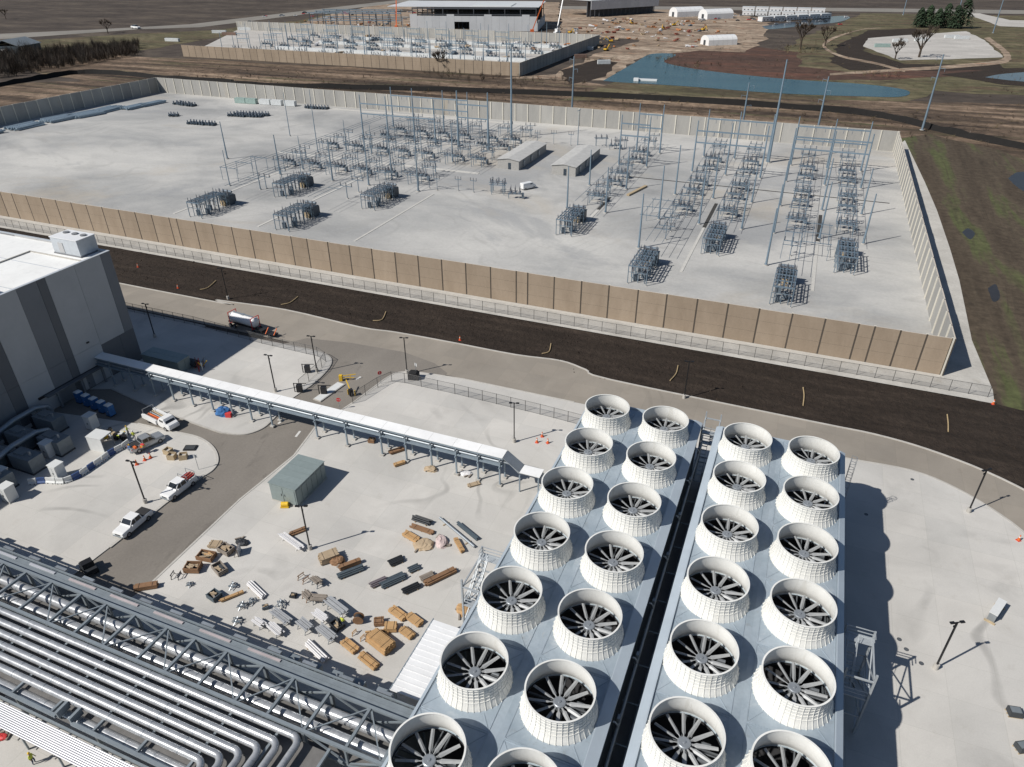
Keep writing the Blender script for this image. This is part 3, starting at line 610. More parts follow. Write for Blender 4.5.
# riser pipes and cross ties in the gap between the two blocks
gap = thing('gap_piping', 'dark pipework and cross ties in the slot between cooling towers', 'piping', (-5.3, 55, YZ))
for i, y in enumerate([-20 + 4.6 * k for k in range(12)]):
    MB().bar((-1.0, y, 6.5), (0.95, y, 6.5), .09, .12).build('cross_tie', 'steel_blue', gap)
MB().path([(-.55, -38, 8.2), (-.55, 33, 8.2)], .16, 10).build('header_pipe', 'galv', gap)
for i in range(9):
    y = -30 + 7.5 * i
    MB().path([(-.55, y, 8.2), (-.55, y, 8.7), (-.8, y, 9.0), (-1.0, y, 9.0)], .1, 8).build('riser', 'galv', gap)
    MB().obox((-.62, y + .8, 8.6), (.3, .5, .5)).build('valve_box', 'galv', gap)
MB().path([(.55, -38, 5.0), (.55, 30, 5.0)], .2, 10).build('header_pipe', 'galv', gap)
plain('stair_galv', (0.42, 0.45, 0.47), 0.5, 0.3, 0.1, 1.0, dirt=0.2)
def stair_tower(label, cx, cy, w, l, h, n, rz=0.0):
    """open steel stair: posts, landings, flights, railings"""
    T_ = thing('stair_tower', label, 'stair tower', (cx, cy, YZ), rz, 'open steel stair towers')
    for sx in (-1, 1):
        for sy in (-1, 1): MB().bar((sx * w / 2, sy * l / 2, 0), (sx * w / 2, sy * l / 2, h + 1.1), .2).build('post', 'stair_galv', T_)
    for k in range(n):
        z0 = h * k / n; z1 = h * (k + 1) / n; d = 1 if k % 2 == 0 else -1
        m_ = MB(); s0 = w / 4 * (1 if k % 2 else -1)
        for e in (-.42, .42): m_.bar((s0 + e, -d * l * .32, z0), (s0 + e, d * l * .32, z1), .06, .22)
        st = 8
        for q in range(st): u = (q + .5) / st; m_.obox((s0, -d * l * .32 + d * l * .64 * u, z0 + (z1 - z0) * u), (.82, .24, .04))
        for e in (-.45, .45):
            m_.bar((s0 + e, -d * l * .32, z0 + 1.0), (s0 + e, d * l * .32, z1 + 1.0), .04); m_.bar((s0 + e, -d * l * .32, z0 + .5), (s0 + e, d * l * .32, z1 + .5), .03)
        m_.build('flight', 'stair_galv', T_)
        lb = MB(); y0 = d * l * .32; y1 = d * l / 2
        lb.box(-w / 2, w / 2, min(y0, y1), max(y0, y1), z1 - .05, z1)
        for zz in (.55, 1.05):
            lb.bar((-w / 2, y1, z1 + zz), (w / 2, y1, z1 + zz), .08); lb.bar((-w / 2, y0, z1 + zz), (-w / 2, y1, z1 + zz), .08); lb.bar((w / 2, y0, z1 + zz), (w / 2, y1, z1 + zz), .08)
        lb.build('landing', 'stair_galv', T_)
        br = MB()
        for sx in (-1, 1):
            br.bar((sx * w / 2, -l / 2, z0), (sx * w / 2, l / 2, z1), .11); br.bar((sx * w / 2, l / 2, z0), (sx * w / 2, -l / 2, z1), .11); br.bar((sx * w / 2, -l / 2, z1), (sx * w / 2, l / 2, z1), .16)
        for sy in (-1, 1): br.bar((-w / 2, sy * l / 2, z1), (w / 2, sy * l / 2, z1), .16)
        br.build('bracing', 'stair_galv', T_)
    return T_
stair_tower('open steel stair tower on the right side of the right cooling tower', 15.0, 56.8, 2.7, 5.6, 8.3, 3)
stair_tower('open steel stair tower at the left cooling tower, next to the lumber yard', -25.0, 52.6, 2.8, 5.6, 8.6, 3)
stair_tower('small steel stair at the far mouth of the slot between cooling towers', -5.2, 92.0, 2.2, 4.2, 8.6, 2)
# slim caged ladders at the far right corner
T_ = thing('caged_ladder', 'slim caged ladder by the far right corner of the right cooling tower', 'ladder', (13.75, 87.6, YZ))
m_ = MB()
for e in (-.25, .25): m_.bar((0, e, 0), (0, e, 11.4), .05)
m_.build('ladder_rail', 'galv', T_)
m_ = MB()
for k in range(34): m_.bar((0, -.25, .3 + k * .33), (0, .25, .3 + k * .33), .03)
m_.build('rung', 'galv', T_)
m_ = MB()
for k in range(11):
    z = 2.4 + k * .9; P = [(.0 + .7 * sin(a), .38 * cos(a) * 1.0, z) for a in [pi * q / 6 for q in range(7)]]
    for a, c in zip(P, P[1:]): m_.bar(a, c, .04)
for e in (-.3, 0, .3): m_.bar((.62 if e else .7, e, 2.4), (.62 if e else .7, e, 11.4), .03)
m_.build('cage', 'galv', T_)

# ---------------------------------------------------------------- white ribbed canopy beside the left tower
plain('white_sheet', (0.74, 0.745, 0.75), 0.4, 0.0, 0.05, 0.5, dirt=0.12)
T_ = thing('canopy_roof', 'low white ribbed canopy roof against the left cooling tower', 'canopy', (-29.75, 38.2, YZ))
for k in range(7):
    y0 = 0.4 + 1.42 * k; m_ = MB(); m_.box(0, 6.2, y0, y0 + 1.415, 3.0, 3.06)
    m_.box(0, 6.2, y0 + .01, y0 + .09, 3.062, 3.13); m_.box(.001, 6.199, y0 + .7, y0 + .76, 3.062, 3.10)
    m_.build('roof_panel', 'white_sheet', T_)
MB().box(-.1, -.004, .3, 10.5, 2.8, 3.1).build('eave_trim', 'steel_blue', T_)
for y in (.8, 5.2, 9.9): MB().bar((.3, y, 0), (.3, y, 3.0), .2).build('post', 'steel_blue', T_)

# ---------------------------------------------------------------- the grey hall at the left
plain('panel_light', (0.44, 0.44, 0.44), 0.75, 0, 0.05, 0.25, dirt=0.08)
plain('panel_mid', (0.20, 0.205, 0.215), 0.75, 0, 0.05, 0.25, dirt=0.08)
plain('panel_dark', (0.14, 0.143, 0.15), 0.75, 0, 0.05, 0.25)
plain('roof_membrane', (0.74, 0.74, 0.72), 0.7, 0, 0.06, 0.15, dirt=0.2)
plain('roof_unit_grey', (0.50, 0.53, 0.56), 0.5, 0.2, 0.06)
plain('glass_dark', (0.02, 0.024, 0.03), 0.08, 0, 0.02, spec=0.8)
plain('black_trim', (0.02, 0.02, 0.022), 0.5)
BZ = 22.7; BX = -115.35; BY = 87.1
Bd = thing('data_hall', 'large grey striped hall with white roof at the left edge', 'building', (BX, BY, 0))
# facade panels along the right-hand side, far corner first (y counts toward the camera)
brk = [(0, 2.1, 'panel_mid'), (2.1, 7.6, 'panel_light'), (7.6, 13.3, 'panel_light'), (13.3, 14.9, 'panel_dark'), (14.9, 18.6, 'panel_mid'), (18.6, 24.0, 'panel_light'),
       (24.0, 26.2, 'panel_dark'), (26.2, 31.6, 'panel_mid'), (31.6, 38.0, 'panel_light'), (38.0, 44.0, 'panel_light'), (44.0, 50.0, 'panel_mid'), (50, 58, 'panel_light'), (58, 66, 'panel_mid'), (66, 75, 'panel_light')]
for (a, c, mt) in brk:
    m_ = MB(); z0 = 6.8 if a < 9 else 0.1
    if a < 7: m_.box(-.35, rnd.uniform(-.012, .012), -c + .025, -a - .025, 6.9, BZ)
    else:
        zs = [0.1, 7.4, BZ]
        for p, q in zip(zs, zs[1:]): m_.box(-.35, rnd.uniform(-.012, .012), -c + .025, -a - .025, p + .02, q - .02)
    m_.build('facade_panel', mt, Bd)
MB().box(-.5, -.36, -75, 0, 0, BZ - .1).build('core_wall', 'panel_dark', Bd)
# dark lower storey at the corner, with a door and the walkway opening
for (a, c) in ((0, 3.4), (3.4, 7.58)):
    MB().box(-.45, -.05, -c + .02, -a - .02, 0.1, 6.86).build('facade_panel', 'panel_dark', Bd)
d_ = MB().box(-.04, .02, -12.6, -11.2, .15, 2.6).build('door', 'panel_mid', Bd); MB().box(.022, .09, -12.4, -12.3, 1.1, 1.3).build('handle', 'black_trim', d_)
MB().box(-.02, .25, -22, -9, 3.2, 3.6).build('ledge', 'black_trim', Bd)
for y in (-9.6, -14.2, -19.0): MB().bar((.8, y, .1), (.8, y, 3.3), .35).build('column', 'panel_mid', Bd)
MB().box(-.1, 1.2, -21, -9, 3.3, 3.55).build('entrance_roof', 'panel_dark', Bd)
for y in (-10, -28, -44): MB().obox((.12, y, 8.6), (.22, .5, .22)).build('wall_light', 'black_trim', Bd)
# far wall
for k in range(11): MB().box(-.5 - 6 * (k + 1) + .03, -.5 - 6 * k - .03, -.35, 0.0, .1, BZ).build('facade_panel', 'panel_mid' if k % 3 == 1 else 'panel_light', Bd)
# roof: white membrane sheets, parapet, seams, drain saddle
rf = MB().box(-66, -.5, -75, -.36, BZ - .6, BZ - .35).build('roof', 'roof_membrane', Bd)
MB().box(-.5, .06, -75, .06, BZ + .002, BZ + .09).build('parapet_cap', 'roof_unit_grey', rf); MB().box(-66, -.51, -.4, .06, BZ + .002, BZ + .085).build('parapet_cap', 'roof_unit_grey', rf)
for k in range(8): MB().box(-66, -.6, -9.0 * k - 9.3, -9.0 * k - 9.15, BZ - .349, BZ - .32).build('seam', 'roof_unit_grey', rf)
MB().box(-14, -1.2, -5.2, -5.05, BZ - .349, BZ - .1).build('curb', 'kerb_concrete', rf); MB().box(-14.2, -14.0, -20, -5.0, BZ - .349, BZ - .1).build('curb', 'kerb_concrete', rf)
MB().box(-9.5, -1.5, -24.0, -20.5, BZ - .349, BZ + .9).build('hatch', 'roof_unit_grey', rf)
RT = thing('rooftop_unit', 'pale grey rooftop air unit at the corner of the striped hall', 'air unit', (-121.2, 85.2, BZ - .35))
MB().box(-3.4, 3.2, -1.95, 1.95, 0.25, 3.1).build('casing', 'roof_unit_grey', RT); MB().box(-3.5, 3.3, -2.05, 2.05, 0, .24).build('curb', 'panel_mid', RT)
MB().box(-3.5, 3.3, -2.05, 2.05, 3.105, 3.22).build('lid', 'white_sheet', RT)
for x in (-2.2, .0, 2.1): m_ = MB(); m_.cyl((x, .6, 3.22), (x, .6, 3.42), .55, None, 14); m_.build('fan_cowl', 'panel_mid', RT)
MB().box(-3.46, -3.402, -1.5, 1.5, .6, 2.7).build('louvre', 'panel_dark', RT)
MB().box(-1.8, -.6, -2.02, -1.952, .4, 2.3).build('service_door', 'panel_light', RT)
MB().path([(-3.9, -1.2, 0), (-3.9, -1.2, 2.0), (-3.5, -1.2, 2.2)], .16, 8).build('duct', 'panel_dark', RT)

# ---------------------------------------------------------------- covered walkway
plain('walk_roof', (0.8, 0.8, 0.79), 0.45, 0.0, 0.05, 0.3, dirt=0.15)
Wk = thing('covered_walkway', 'long white-roofed walkway on steel posts from the grey hall', 'walkway', (-116, 76.85, YZ))
WX0, WX1 = 0.0, 83.0
n = 20; step = (WX1 - WX0) / n; RW = 3.05; RH = 5.1
def slab4(m_, a, c, za, zc, y0=.5, y1=2.45, t_=.1):
    m_.add([(a, y0, za), (c, y0, zc), (c, y1, zc + .12), (a, y1, za + .12), (a, y0, za + t_), (c, y0, zc + t_), (c, y1, zc + .12 + t_), (a, y1, za + .12 + t_)], [(0, 3, 2, 1), (4, 5, 6, 7), (0, 1, 5, 4), (1, 2, 6, 5), (2, 3, 7, 6), (3, 0, 4, 7)]); return m_
for k in range(n):
    a, c = WX0 + k * step, WX0 + (k + 1) * step - .04
    slab4(MB(), a, c, RH, RH).build('roof_sheet', 'walk_roof', Wk)
MB().bar((WX0, .62, RH - .2), (WX1, .62, RH - .2), .14, .34).build('edge_beam', 'steel_blue', Wk); MB().bar((WX0, 2.3, RH - .1), (WX1, 2.3, RH - .1), .14, .3).build('edge_beam', 'steel_blue', Wk)
MB().bar((WX0, .35, RH - 1.3), (WX1, .35, RH - 1.3), .14, .26).build('lower_beam', 'steel_blue', Wk); MB().bar((WX0, 2.3, RH - 1.3), (WX1, 2.3, RH - 1.3), .14, .26).build('lower_beam', 'steel_blue', Wk)
MB().box(WX0, WX1, .45, 2.2, RH - 1.22, RH - 1.15).build('cable_tray', 'steel_blue', Wk)
for y in (.75, 1.2, 1.65, 2.05): MB().path([(WX0, y, RH - .9), (WX1, y, RH - .9)], .17, 8).build('pipe', 'galv', Wk)
px = [4.2, 9.2, 14.0, 18.5, 23.0, 27.5, 31.8, 36.0, 40.3, 49.5, 55.4, 62.0, 66.5, 71.0, 75.3, 79.0, 82.6]
for x in px:
    for y in (.3, 2.3):
        MB().bar((x, y, .25), (x, y, RH - .38), .22).build('post', 'steel_blue', Wk); MB().obox((x, y, .13), (.7, .7, .26)).build('footing', 'kerb_concrete', Wk)
    MB().bar((x, -.1, RH - 1.55), (x, 2.9, RH - 1.55), .14, .2).build('cross_beam', 'steel_blue', Wk)
    MB().bar((x, -.25, RH - .3), (x, .5, RH - .3), .12).build('bracket', 'galv', Wk)
# sloping end piece and lower roof by the tower
c = WX1 + 2.7
slab4(MB(), WX1 + .05, c, RH, 3.2).build('slope_sheet', 'galv', Wk)
MB().box(c + .02, c + 3.2, .5, 2.5, 3.2, 3.32).build('low_roof', 'walk_roof', Wk)
for x, y in ((c + .2, .1), (c + 3.0, .6), (c + 3.0, 2.4)): MB().bar((x, y, 0), (x, y, 3.19), .18).build('post', 'steel_blue', Wk)
for y in (.9, 1.4, 1.9): MB().path([(WX1, y, RH - .9), (WX1 + 1.0, y, RH - .95), (WX1 + 2.4, y, 2.9), (WX1 + 8.6, y, 2.9)], .15, 8).build('pipe', 'galv', Wk)

# ---------------------------------------------------------------- pipe rack in the foreground
m, t, b = _nodes('pipe_jacket')
n_ = _noise(t, _coord(t, (0.6, 1, 1)), 2.0, 5, 0.6)
t.links.new(_ramp(t, n_, [(0.3, (0.36, 0.37, 0.385)), (0.7, (0.48, 0.49, 0.5))]), b.inputs['Base Color'])
b.inputs['Metallic'].default_value = 0.35; b.inputs['Specular IOR Level'].default_value = 0.8; t.links.new(_ramp(t, n_, [(0.3, 0.22), (0.7, 0.34)]), b.inputs['Roughness'])
plain('rack_steel', (0.235, 0.268, 0.29), 0.5, 0.25, 0.1, 0.8, dirt=0.25)
plain('rack_dark', (0.15, 0.145, 0.14), 0.6)
plain('conduit_white', (0.6, 0.6, 0.625), 0.35, 0.35, 0.05, 0.6)
plain('tray_pink', (0.44, 0.385, 0.385), 0.5, 0.1, 0.12, 0.6)
RKZ = 6.5
X0, X1 = -116.0, -24.6
Rk = thing('pipe_rack', 'steel pipe rack truss bridge over the foreground, carrying shiny pipes', 'pipe rack', (0, 0, YZ))
zt = RKZ - YZ
for y in (34.3, 29.75):
    MB().bar((X0, y, zt), (X1, y, zt), .3, .32).build('top_chord', 'rack_steel', Rk); MB().bar((X0, y, zt - 2.6), (X1, y, zt - 2.6), .3, .32).build('bottom_chord', 'rack_steel', Rk)
xs = [X1 - .5 - 4.3 * k + (.4 if k % 3 == 1 else 0) for k in range(21)]
xm_ = MB().bar((0, 29.92, zt - .03), (0, 34.13, zt - .03), .28, .3).mesh('cross_beam', 'rack_steel')
xp = MB()
for y in (34.3, 29.75): xp.bar((0, y, 0), (0, y, zt - .18), .32)
for i, x in enumerate(xs):
    link('cross_beam', xm_, Rk, (x, 0, 0)); link('cross_beam', xm_, Rk, (x, 0, -2.6))
    for y in (34.3, 29.75):
        if i % 2 == 0: MB().bar((x, y, 0), (x, y, zt - .17), .32).build('column', 'rack_steel', Rk)
        else: MB().bar((x, y, zt - 2.44), (x, y, zt - .17), .22).build('web_post', 'rack_steel', Rk)
        if i + 1 < len(xs):
            a, c = (x, xs[i + 1]) if i % 2 else (xs[i + 1], x)
            MB().bar((a, y, zt - 2.44), (c, y, zt - .17), .16).build('web_brace', 'rack_steel', Rk)
    if i + 1 < len(xs) and i % 2 == 0: MB().bar((x - .2, 29.9, zt - .1), (xs[i + 1] + .2, 34.1, zt - .1), .13).build('plan_brace', 'rack_steel', Rk)
    if i + 1 < len(xs) and i % 2: MB().bar((x - .2, 34.1, zt - .1), (xs[i + 1] + .2, 29.9, zt - .1), .13).build('plan_brace', 'rack_steel', Rk)
MB().box(X0, X1, 29.9, 34.1, zt - 2.5, zt - 2.45).build('deck_grating', 'rack_dark', Rk)
plg = 'shiny insulated pipes on the rack'
def pipe(label, pts, r, n=16, band=3.2, name='insulated_pipe', shoes=True):
    o = thing(name, label, 'pipe', pts[0], 0, plg); o0 = Vector(pts[0])
    Q = [Vector(p) - o0 for p in pts]
    MB().path(Q, r, n).build('pipe_jacket', 'pipe_jacket', o)
    b_ = MB(); sh = MB()
    a, c = Q[0], Q[1]; L_ = (c - a).length; d = (c - a).normalized(); k = band * .5
    big = max(range(len(Q) - 1), key=lambda i: (Q[i + 1] - Q[i]).length)
    a, c = Q[big], Q[big + 1]; L_ = (c - a).length; d = (c - a).normalized()
    while k < L_:
        p = a + d * k; b_.cyl(p - d * .05, p + d * .05, r + .02, None, n); k += band
        if shoes: sh.obox((p.x + .8, p.y, p.z - r - .08), (.35, .25, .2))
    b_.build('jacket_band', 'galv', o)['kind'] = 'stuff'
    if sh.v: sh.build('pipe_shoe', 'rack_steel', o)['kind'] = 'stuff'
    return o
pipe('large shiny pipe inside the truss, on the lumber yard side', [(X0, 33.0, 5.2), (X1 - 1, 33.0, 5.2)], .56, 20, 2.9)
pipe('large shiny pipe inside the truss, on the side of the thin pipes', [(X0, 31.25, 5.0), (X1 - .5, 31.25, 5.0)], .56, 20, 3.3)
py = [29.2, 28.1, 27.05, 26.0, 25.0, 24.0]
ex = [-33.6, -35.2, -36.5, -37.8, -39.1, -40.4]
names = ['nearest the truss', 'second from the truss', 'third from the truss', 'fourth from the truss', 'fifth from the truss', 'beside the steel walkway frame']
def elbow(x, y, z, r_=.9):
    return [(x - r_ + r_ * sin(a), y - r_ + r_ * cos(a), z) for a in [pi / 2 * k / 6 for k in range(7)]]
for i, (y, x) in enumerate(zip(py, ex)):
    pipe('shiny pipe of the flat row with an elbow, ' + names[i], [(X0, y, 6.2)] + elbow(x, y, 6.2) + [(x, 14.0, 6.2)], .355, 16, 4.4)
pipe('shiny lower pipe under the steel walkway frame', [(X0, 23.1, 5.0), (-30, 23.1, 5.0)], .5, 18, 3.6)
# steel under the flat row
for i, x in enumerate([X1 - 6 - 5.55 * k for k in range(15)]):
    MB().bar((x, 22.2, 5.7), (x, 29.5, 5.7), .26, .32).build('cross_beam', 'rack_steel', Rk)
    if i % 2 == 0: MB().bar((x, 22.6, 0), (x, 22.6, 5.5), .3).build('column', 'rack_steel', Rk); MB().bar((x, 26.5, 0), (x, 26.5, 5.5), .3).build('column', 'rack_steel', Rk)
MB().box(X0, -31, 22.4, 29.4, 5.1, 5.16).build('deck_grating', 'rack_dark', Rk)
MB().bar((X0, 22.3, 5.75), (-57.5, 22.3, 5.75), .3, .34).build('side_beam', 'rack_steel', Rk); MB().bar((-55.4, 22.3, 5.75), (X1, 22.3, 5.75), .3, .34).build('side_beam', 'rack_steel', Rk)
MB().bar((X0, 21.95, 5.0), (X1, 21.95, 5.0), .2, .26).build('side_beam', 'rack_steel', Rk)
for x in (-57.3, -55.5): MB().bar((x, 22.3, 5.95), (x, 23.6, 6.0), .3, .9).build('end_plate', 'rack_steel', Rk)
# cable walkway on the yard side
Cw = thing('cable_walkway', 'grating walkway with cable trays along the yard side of the pipe rack', 'walkway', (0, 0, YZ))
MB().box(X0, X1, 34.62, 35.3, zt - .55, zt - .49).build('grating', 'rack_steel', Cw); MB().box(X0, X1, 35.32, 35.9, zt - .62, zt - .5).build('cable_tray', 'rack_steel', Cw)
MB().bar((X0, 36.05, zt - .35), (X1, 36.05, zt - .35), .1, .34).build('edge_beam', 'rack_steel', Cw)
for k in range(40):
    x = X1 - 1.0 - 2.25 * k
    MB().bar((x, 34.5, zt - .75), (x, 36.5, zt - .75), .12, .18).build('bracket', 'rack_steel', Cw)
    if k % 2: MB().obox((x - .9, 36.4, zt - .35), (1.7, .34, .24)).build('tray_box', 'galv', Cw)
for k in range(10): MB().obox((-43 - 6.6 * k, 35.6, zt - .42), (4.2, .26, .12)).build('cable_bundle', 'conduit_white' if k > 4 else 'tray_pink', Cw)
# equipment under / between truss and yard at the right end
for k in range(6):
    x = -43 + 2.7 * k; m_ = MB(); m_.obox((x, 36.9, 4.6), (1.2, .8, 1.2)); m_.build('junction_box', 'rack_steel', Cw)
    MB().path([(x, 36.9, 5.2), (x + .3, 36.6, 5.7), (x + .8, 36.0, 5.8)], .09, 6).build('conduit', 'galv', Cw)
# bank of white conduits in front
Cb = thing('conduit_bank', 'flat bank of white parallel conduits in the bottom left foreground', 'conduit bank', (0, 0, YZ))
cm = MB().path([(X0, 0, 0), (-30, 0, 0)], .0915, 8).mesh('conduit', 'conduit_white')
for k in range(11): link('conduit', cm, Cb, (0, 21.55 - .185 * k, 5.0))
for k in range(34):
    x = -112 + 2.5 * k; MB().bar((x, 19.4, 4.86), (x, 21.7, 4.86), .1, .12).build('strut', 'rack_dark', Cb)
for k in range(17):
    x = -112 + 5 * k; MB().bar((x, 20.6, 0), (x, 20.6, 4.8), .16).build('post', 'rack_steel', Cb)

# ---------------------------------------------------------------- steelwork of the substation
plain('pole_steel', (0.205, 0.275, 0.335), 0.5, 0.35, 0.1, 0.3)
plain('bus_alu', (0.175, 0.235, 0.29), 0.5, 0.35, 0.08)
plain('porcelain', (0.12, 0.125, 0.14), 0.35, 0, 0.15)
plain('gear_blue', (0.14, 0.175, 0.21), 0.5, 0.15, 0.12)
plain('tank_dark', (0.045, 0.062, 0.08), 0.45, 0.1, 0.2)
plain('rust_red', (0.22, 0.07, 0.045), 0.7)
plain('ply_tan', (0.42, 0.33, 0.21), 0.8)
def pole_tree(h, r0, r1, arms=0):
    T_ = thing('steel_pole', 'tapered steel pole', 'steel pole')
    MB().cyl((0, 0, .3), (0, 0, h), r0, r1, 12).build('shaft', 'pole_steel', T_)
    MB().cyl((0, 0, 0), (0, 0, .3), r0 * 2.0, None, 12).build('footing', 'kerb_concrete', T_)
    MB().cyl((0, 0, .3), (0, 0, .36), r0 * 1.6, None, 12).build('base_plate', 'pole_steel', T_)
    return T_
POLES = {}
def pole(x, y, h, label, kind='std', group='tapered steel poles of the substation'):
    key = (kind, round(h))
    if key not in POLES:
        r0, r1 = {'std': (.30, .15), 'thin': (.19, .10), 'big': (.5, .25)}[kind]
        POLES[key] = Proto(pole_tree(round(h), r0, r1))
    return POLES[key].put((x, y, -.03), rnd.uniform(0, 3), label, group)
def row_word(y): return {184: 'front row', 210: 'second row', 237: 'third row'}[y]
# free-standing lightning and shield poles, right and middle groups
stand = {184: [(-37.3, 14.8), (-3.9, 14.8)],
         210: [(-66.4, 13.0), (-53.9, 14.2), (-37.3, 16), (-25.3, 17.5), (-13, 14.2), (-4.1, 14), (8.2, 15.5), (19.6, 14)],
         237: [(-67.2, 12), (-54.2, 14.5), (-37.6, 16), (-25.2, 14), (-13, 12.5), (-4.3, 14), (8.1, 16), (19.5, 14)]}
for y, L_ in stand.items():
    for i, (x, h) in enumerate(L_): pole(x, y, h, 'tapered steel pole, %s of the %s in the right switchyard' % (nth(i, len(L_)), row_word(y)), 'std' if h < 15.9 else 'std')
standL = {191: [(-183.1, 12.5), (-170.0, 10.8)], 209: [(-209.3, 14.2), (-175.7, 14.5), (-153.1, 13.8), (-138.3, 16.5), (-118.9, 14.8)],
          218: [(-172.4, 11.5), (-134.3, 14.2)], 248: [(-172.9, 11.8), (-161, 11), (-153.5, 10.5), (-138.4, 11.8), (-125.1, 14)]}
wl = {191: 'front row', 209: 'second row', 218: 'third row', 248: 'fourth row'}
for y, L_ in standL.items():
    for i, (x, h) in enumerate(L_): pole(x, y + (11 if x < -200 else 0), h, 'slim steel pole, %s of the %s in the left switchyard' % (nth(i, len(L_)), wl[y]), 'std' if h > 13 else 'thin')
pole(-181.6, 240.7, 24, 'tall thin shield pole at the left switchyard, standing alone before the gravel', 'thin')
pole(-211.0, 261.7, 18, 'thin shield pole left of the left switchyard, farthest left of all', 'thin')
pole(-119.2, 293.5, 36, 'very tall steel monopole at the right end of the left switchyard', 'big')
pole(-12.5, 291.0, 36, 'very tall steel monopole among the frames of the right switchyard', 'big')
# dead-end frames: posts joined by cross beams with hanging insulators
plain('insul', (0.20, 0.23, 0.27), 0.4)
def frame(label, xs, y, h, beams, r=.34, group='steel dead-end frames'):
    T_ = thing('dead_end_frame', label, 'steel frame', (xs[0], y, -.03), 0, group); x0 = xs[0]
    sh = MB().cyl((0, 0, .3), (0, 0, h), r, r * .5, 12).mesh('frame_post', 'pole_steel'); ft = MB().cyl((0, 0, 0), (0, 0, .3), r * 1.8, None, 12).mesh('footing', 'kerb_concrete')
    for x in xs: link('frame_post', sh, T_, (x - x0, 0, 0)); link('footing', ft, T_, (x - x0, 0, 0))
    im = MB()
    for k in range(5): im.cyl((0, 0, -.35 - .22 * k), (0, 0, -.28 - .22 * k), .14, None, 8)
    im.cyl((0, 0, -1.5), (0, 0, 0), .04, None, 6); ime = im.mesh('insulator_string', 'insul')
    for a, c in zip(xs, xs[1:]):
        for zb in beams:
            MB().bar((a - x0, 0, zb), (c - x0, 0, zb), .42, .42).build('cross_beam', 'pole_steel', T_)
            for k in range(3): link('insulator_string', ime, T_, (a - x0 + (c - a) * (k + 1) / 4, 0, zb - .2))
    return T_
frame('steel frame of three posts, right half, nearer of the two rows', [-4.5, 8.1, 19.6], 266.5, 18, [11.4, 15.2])
frame('steel frame of three posts, right half, row next to the far wall', [-4.4, 8.3, 19.9], 290.0, 17.5, [9.5, 14.2])
frame('steel frame of three posts in the middle right, nearer of the two rows', [-37.2, -25.3, -13.3], 267.0, 18, [10.6, 14.6])
frame('steel frame of three posts in the middle right, next to the far wall', [-36.9, -25.2, -13.1], 291.5, 17.5, [9.5, 14.2])
frame('two-post steel frame right of the control huts, nearer of two', [-64.8, -54.2], 267.5, 18, [10.8, 15])
frame('two-post steel frame right of the control huts, next to the far wall', [-63.3, -53.9], 289.5, 18.5, [9.5, 14.5])
frame('steel frame of four posts in the left switchyard, nearer row', [-177.9, -165.5, -152.8, -143.1], 268.8, 18, [10.5, 14.5], .36)
frame('thick two-post steel frame at the right end of the left switchyard', [-132.9, -119.5], 269.5, 22, [12, 17], .5)
frame('steel frame of four posts in the left switchyard, next to the far wall', [-177.2, -166.5, -151.4, -139.5], 293.0, 17.5, [9.5, 14.0], .36)
# conductors between the frames
def wires(label, xs, y0, y1, z0, z1, sag):
    T_ = thing('overhead_wires', label, 'wires', (xs[0], y0, 0), 0, 'overhead conductors')
    for x in xs:
        P = [(x - xs[0], (y1 - y0) * k / 8, z0 + (z1 - z0) * k / 8 - sag * 4 * (k / 8) * (1 - k / 8)) for k in range(9)]
        MB().path(P, .045, 5).build('wire', 'insul', T_)
wires('overhead wires strung between the frames, rightmost bay', [11, 13.8, 16.8], 266.5, 290, 11.0, 9.2, .8)
wires('overhead wires strung between the frames, second bay from the right wall', [-1.4, 1.8, 5], 266.5, 290, 11.0, 9.2, .8)
wires('overhead wires strung between the frames in the middle right', [-34, -31, -28], 267, 291.5, 10.4, 9.2, .8)

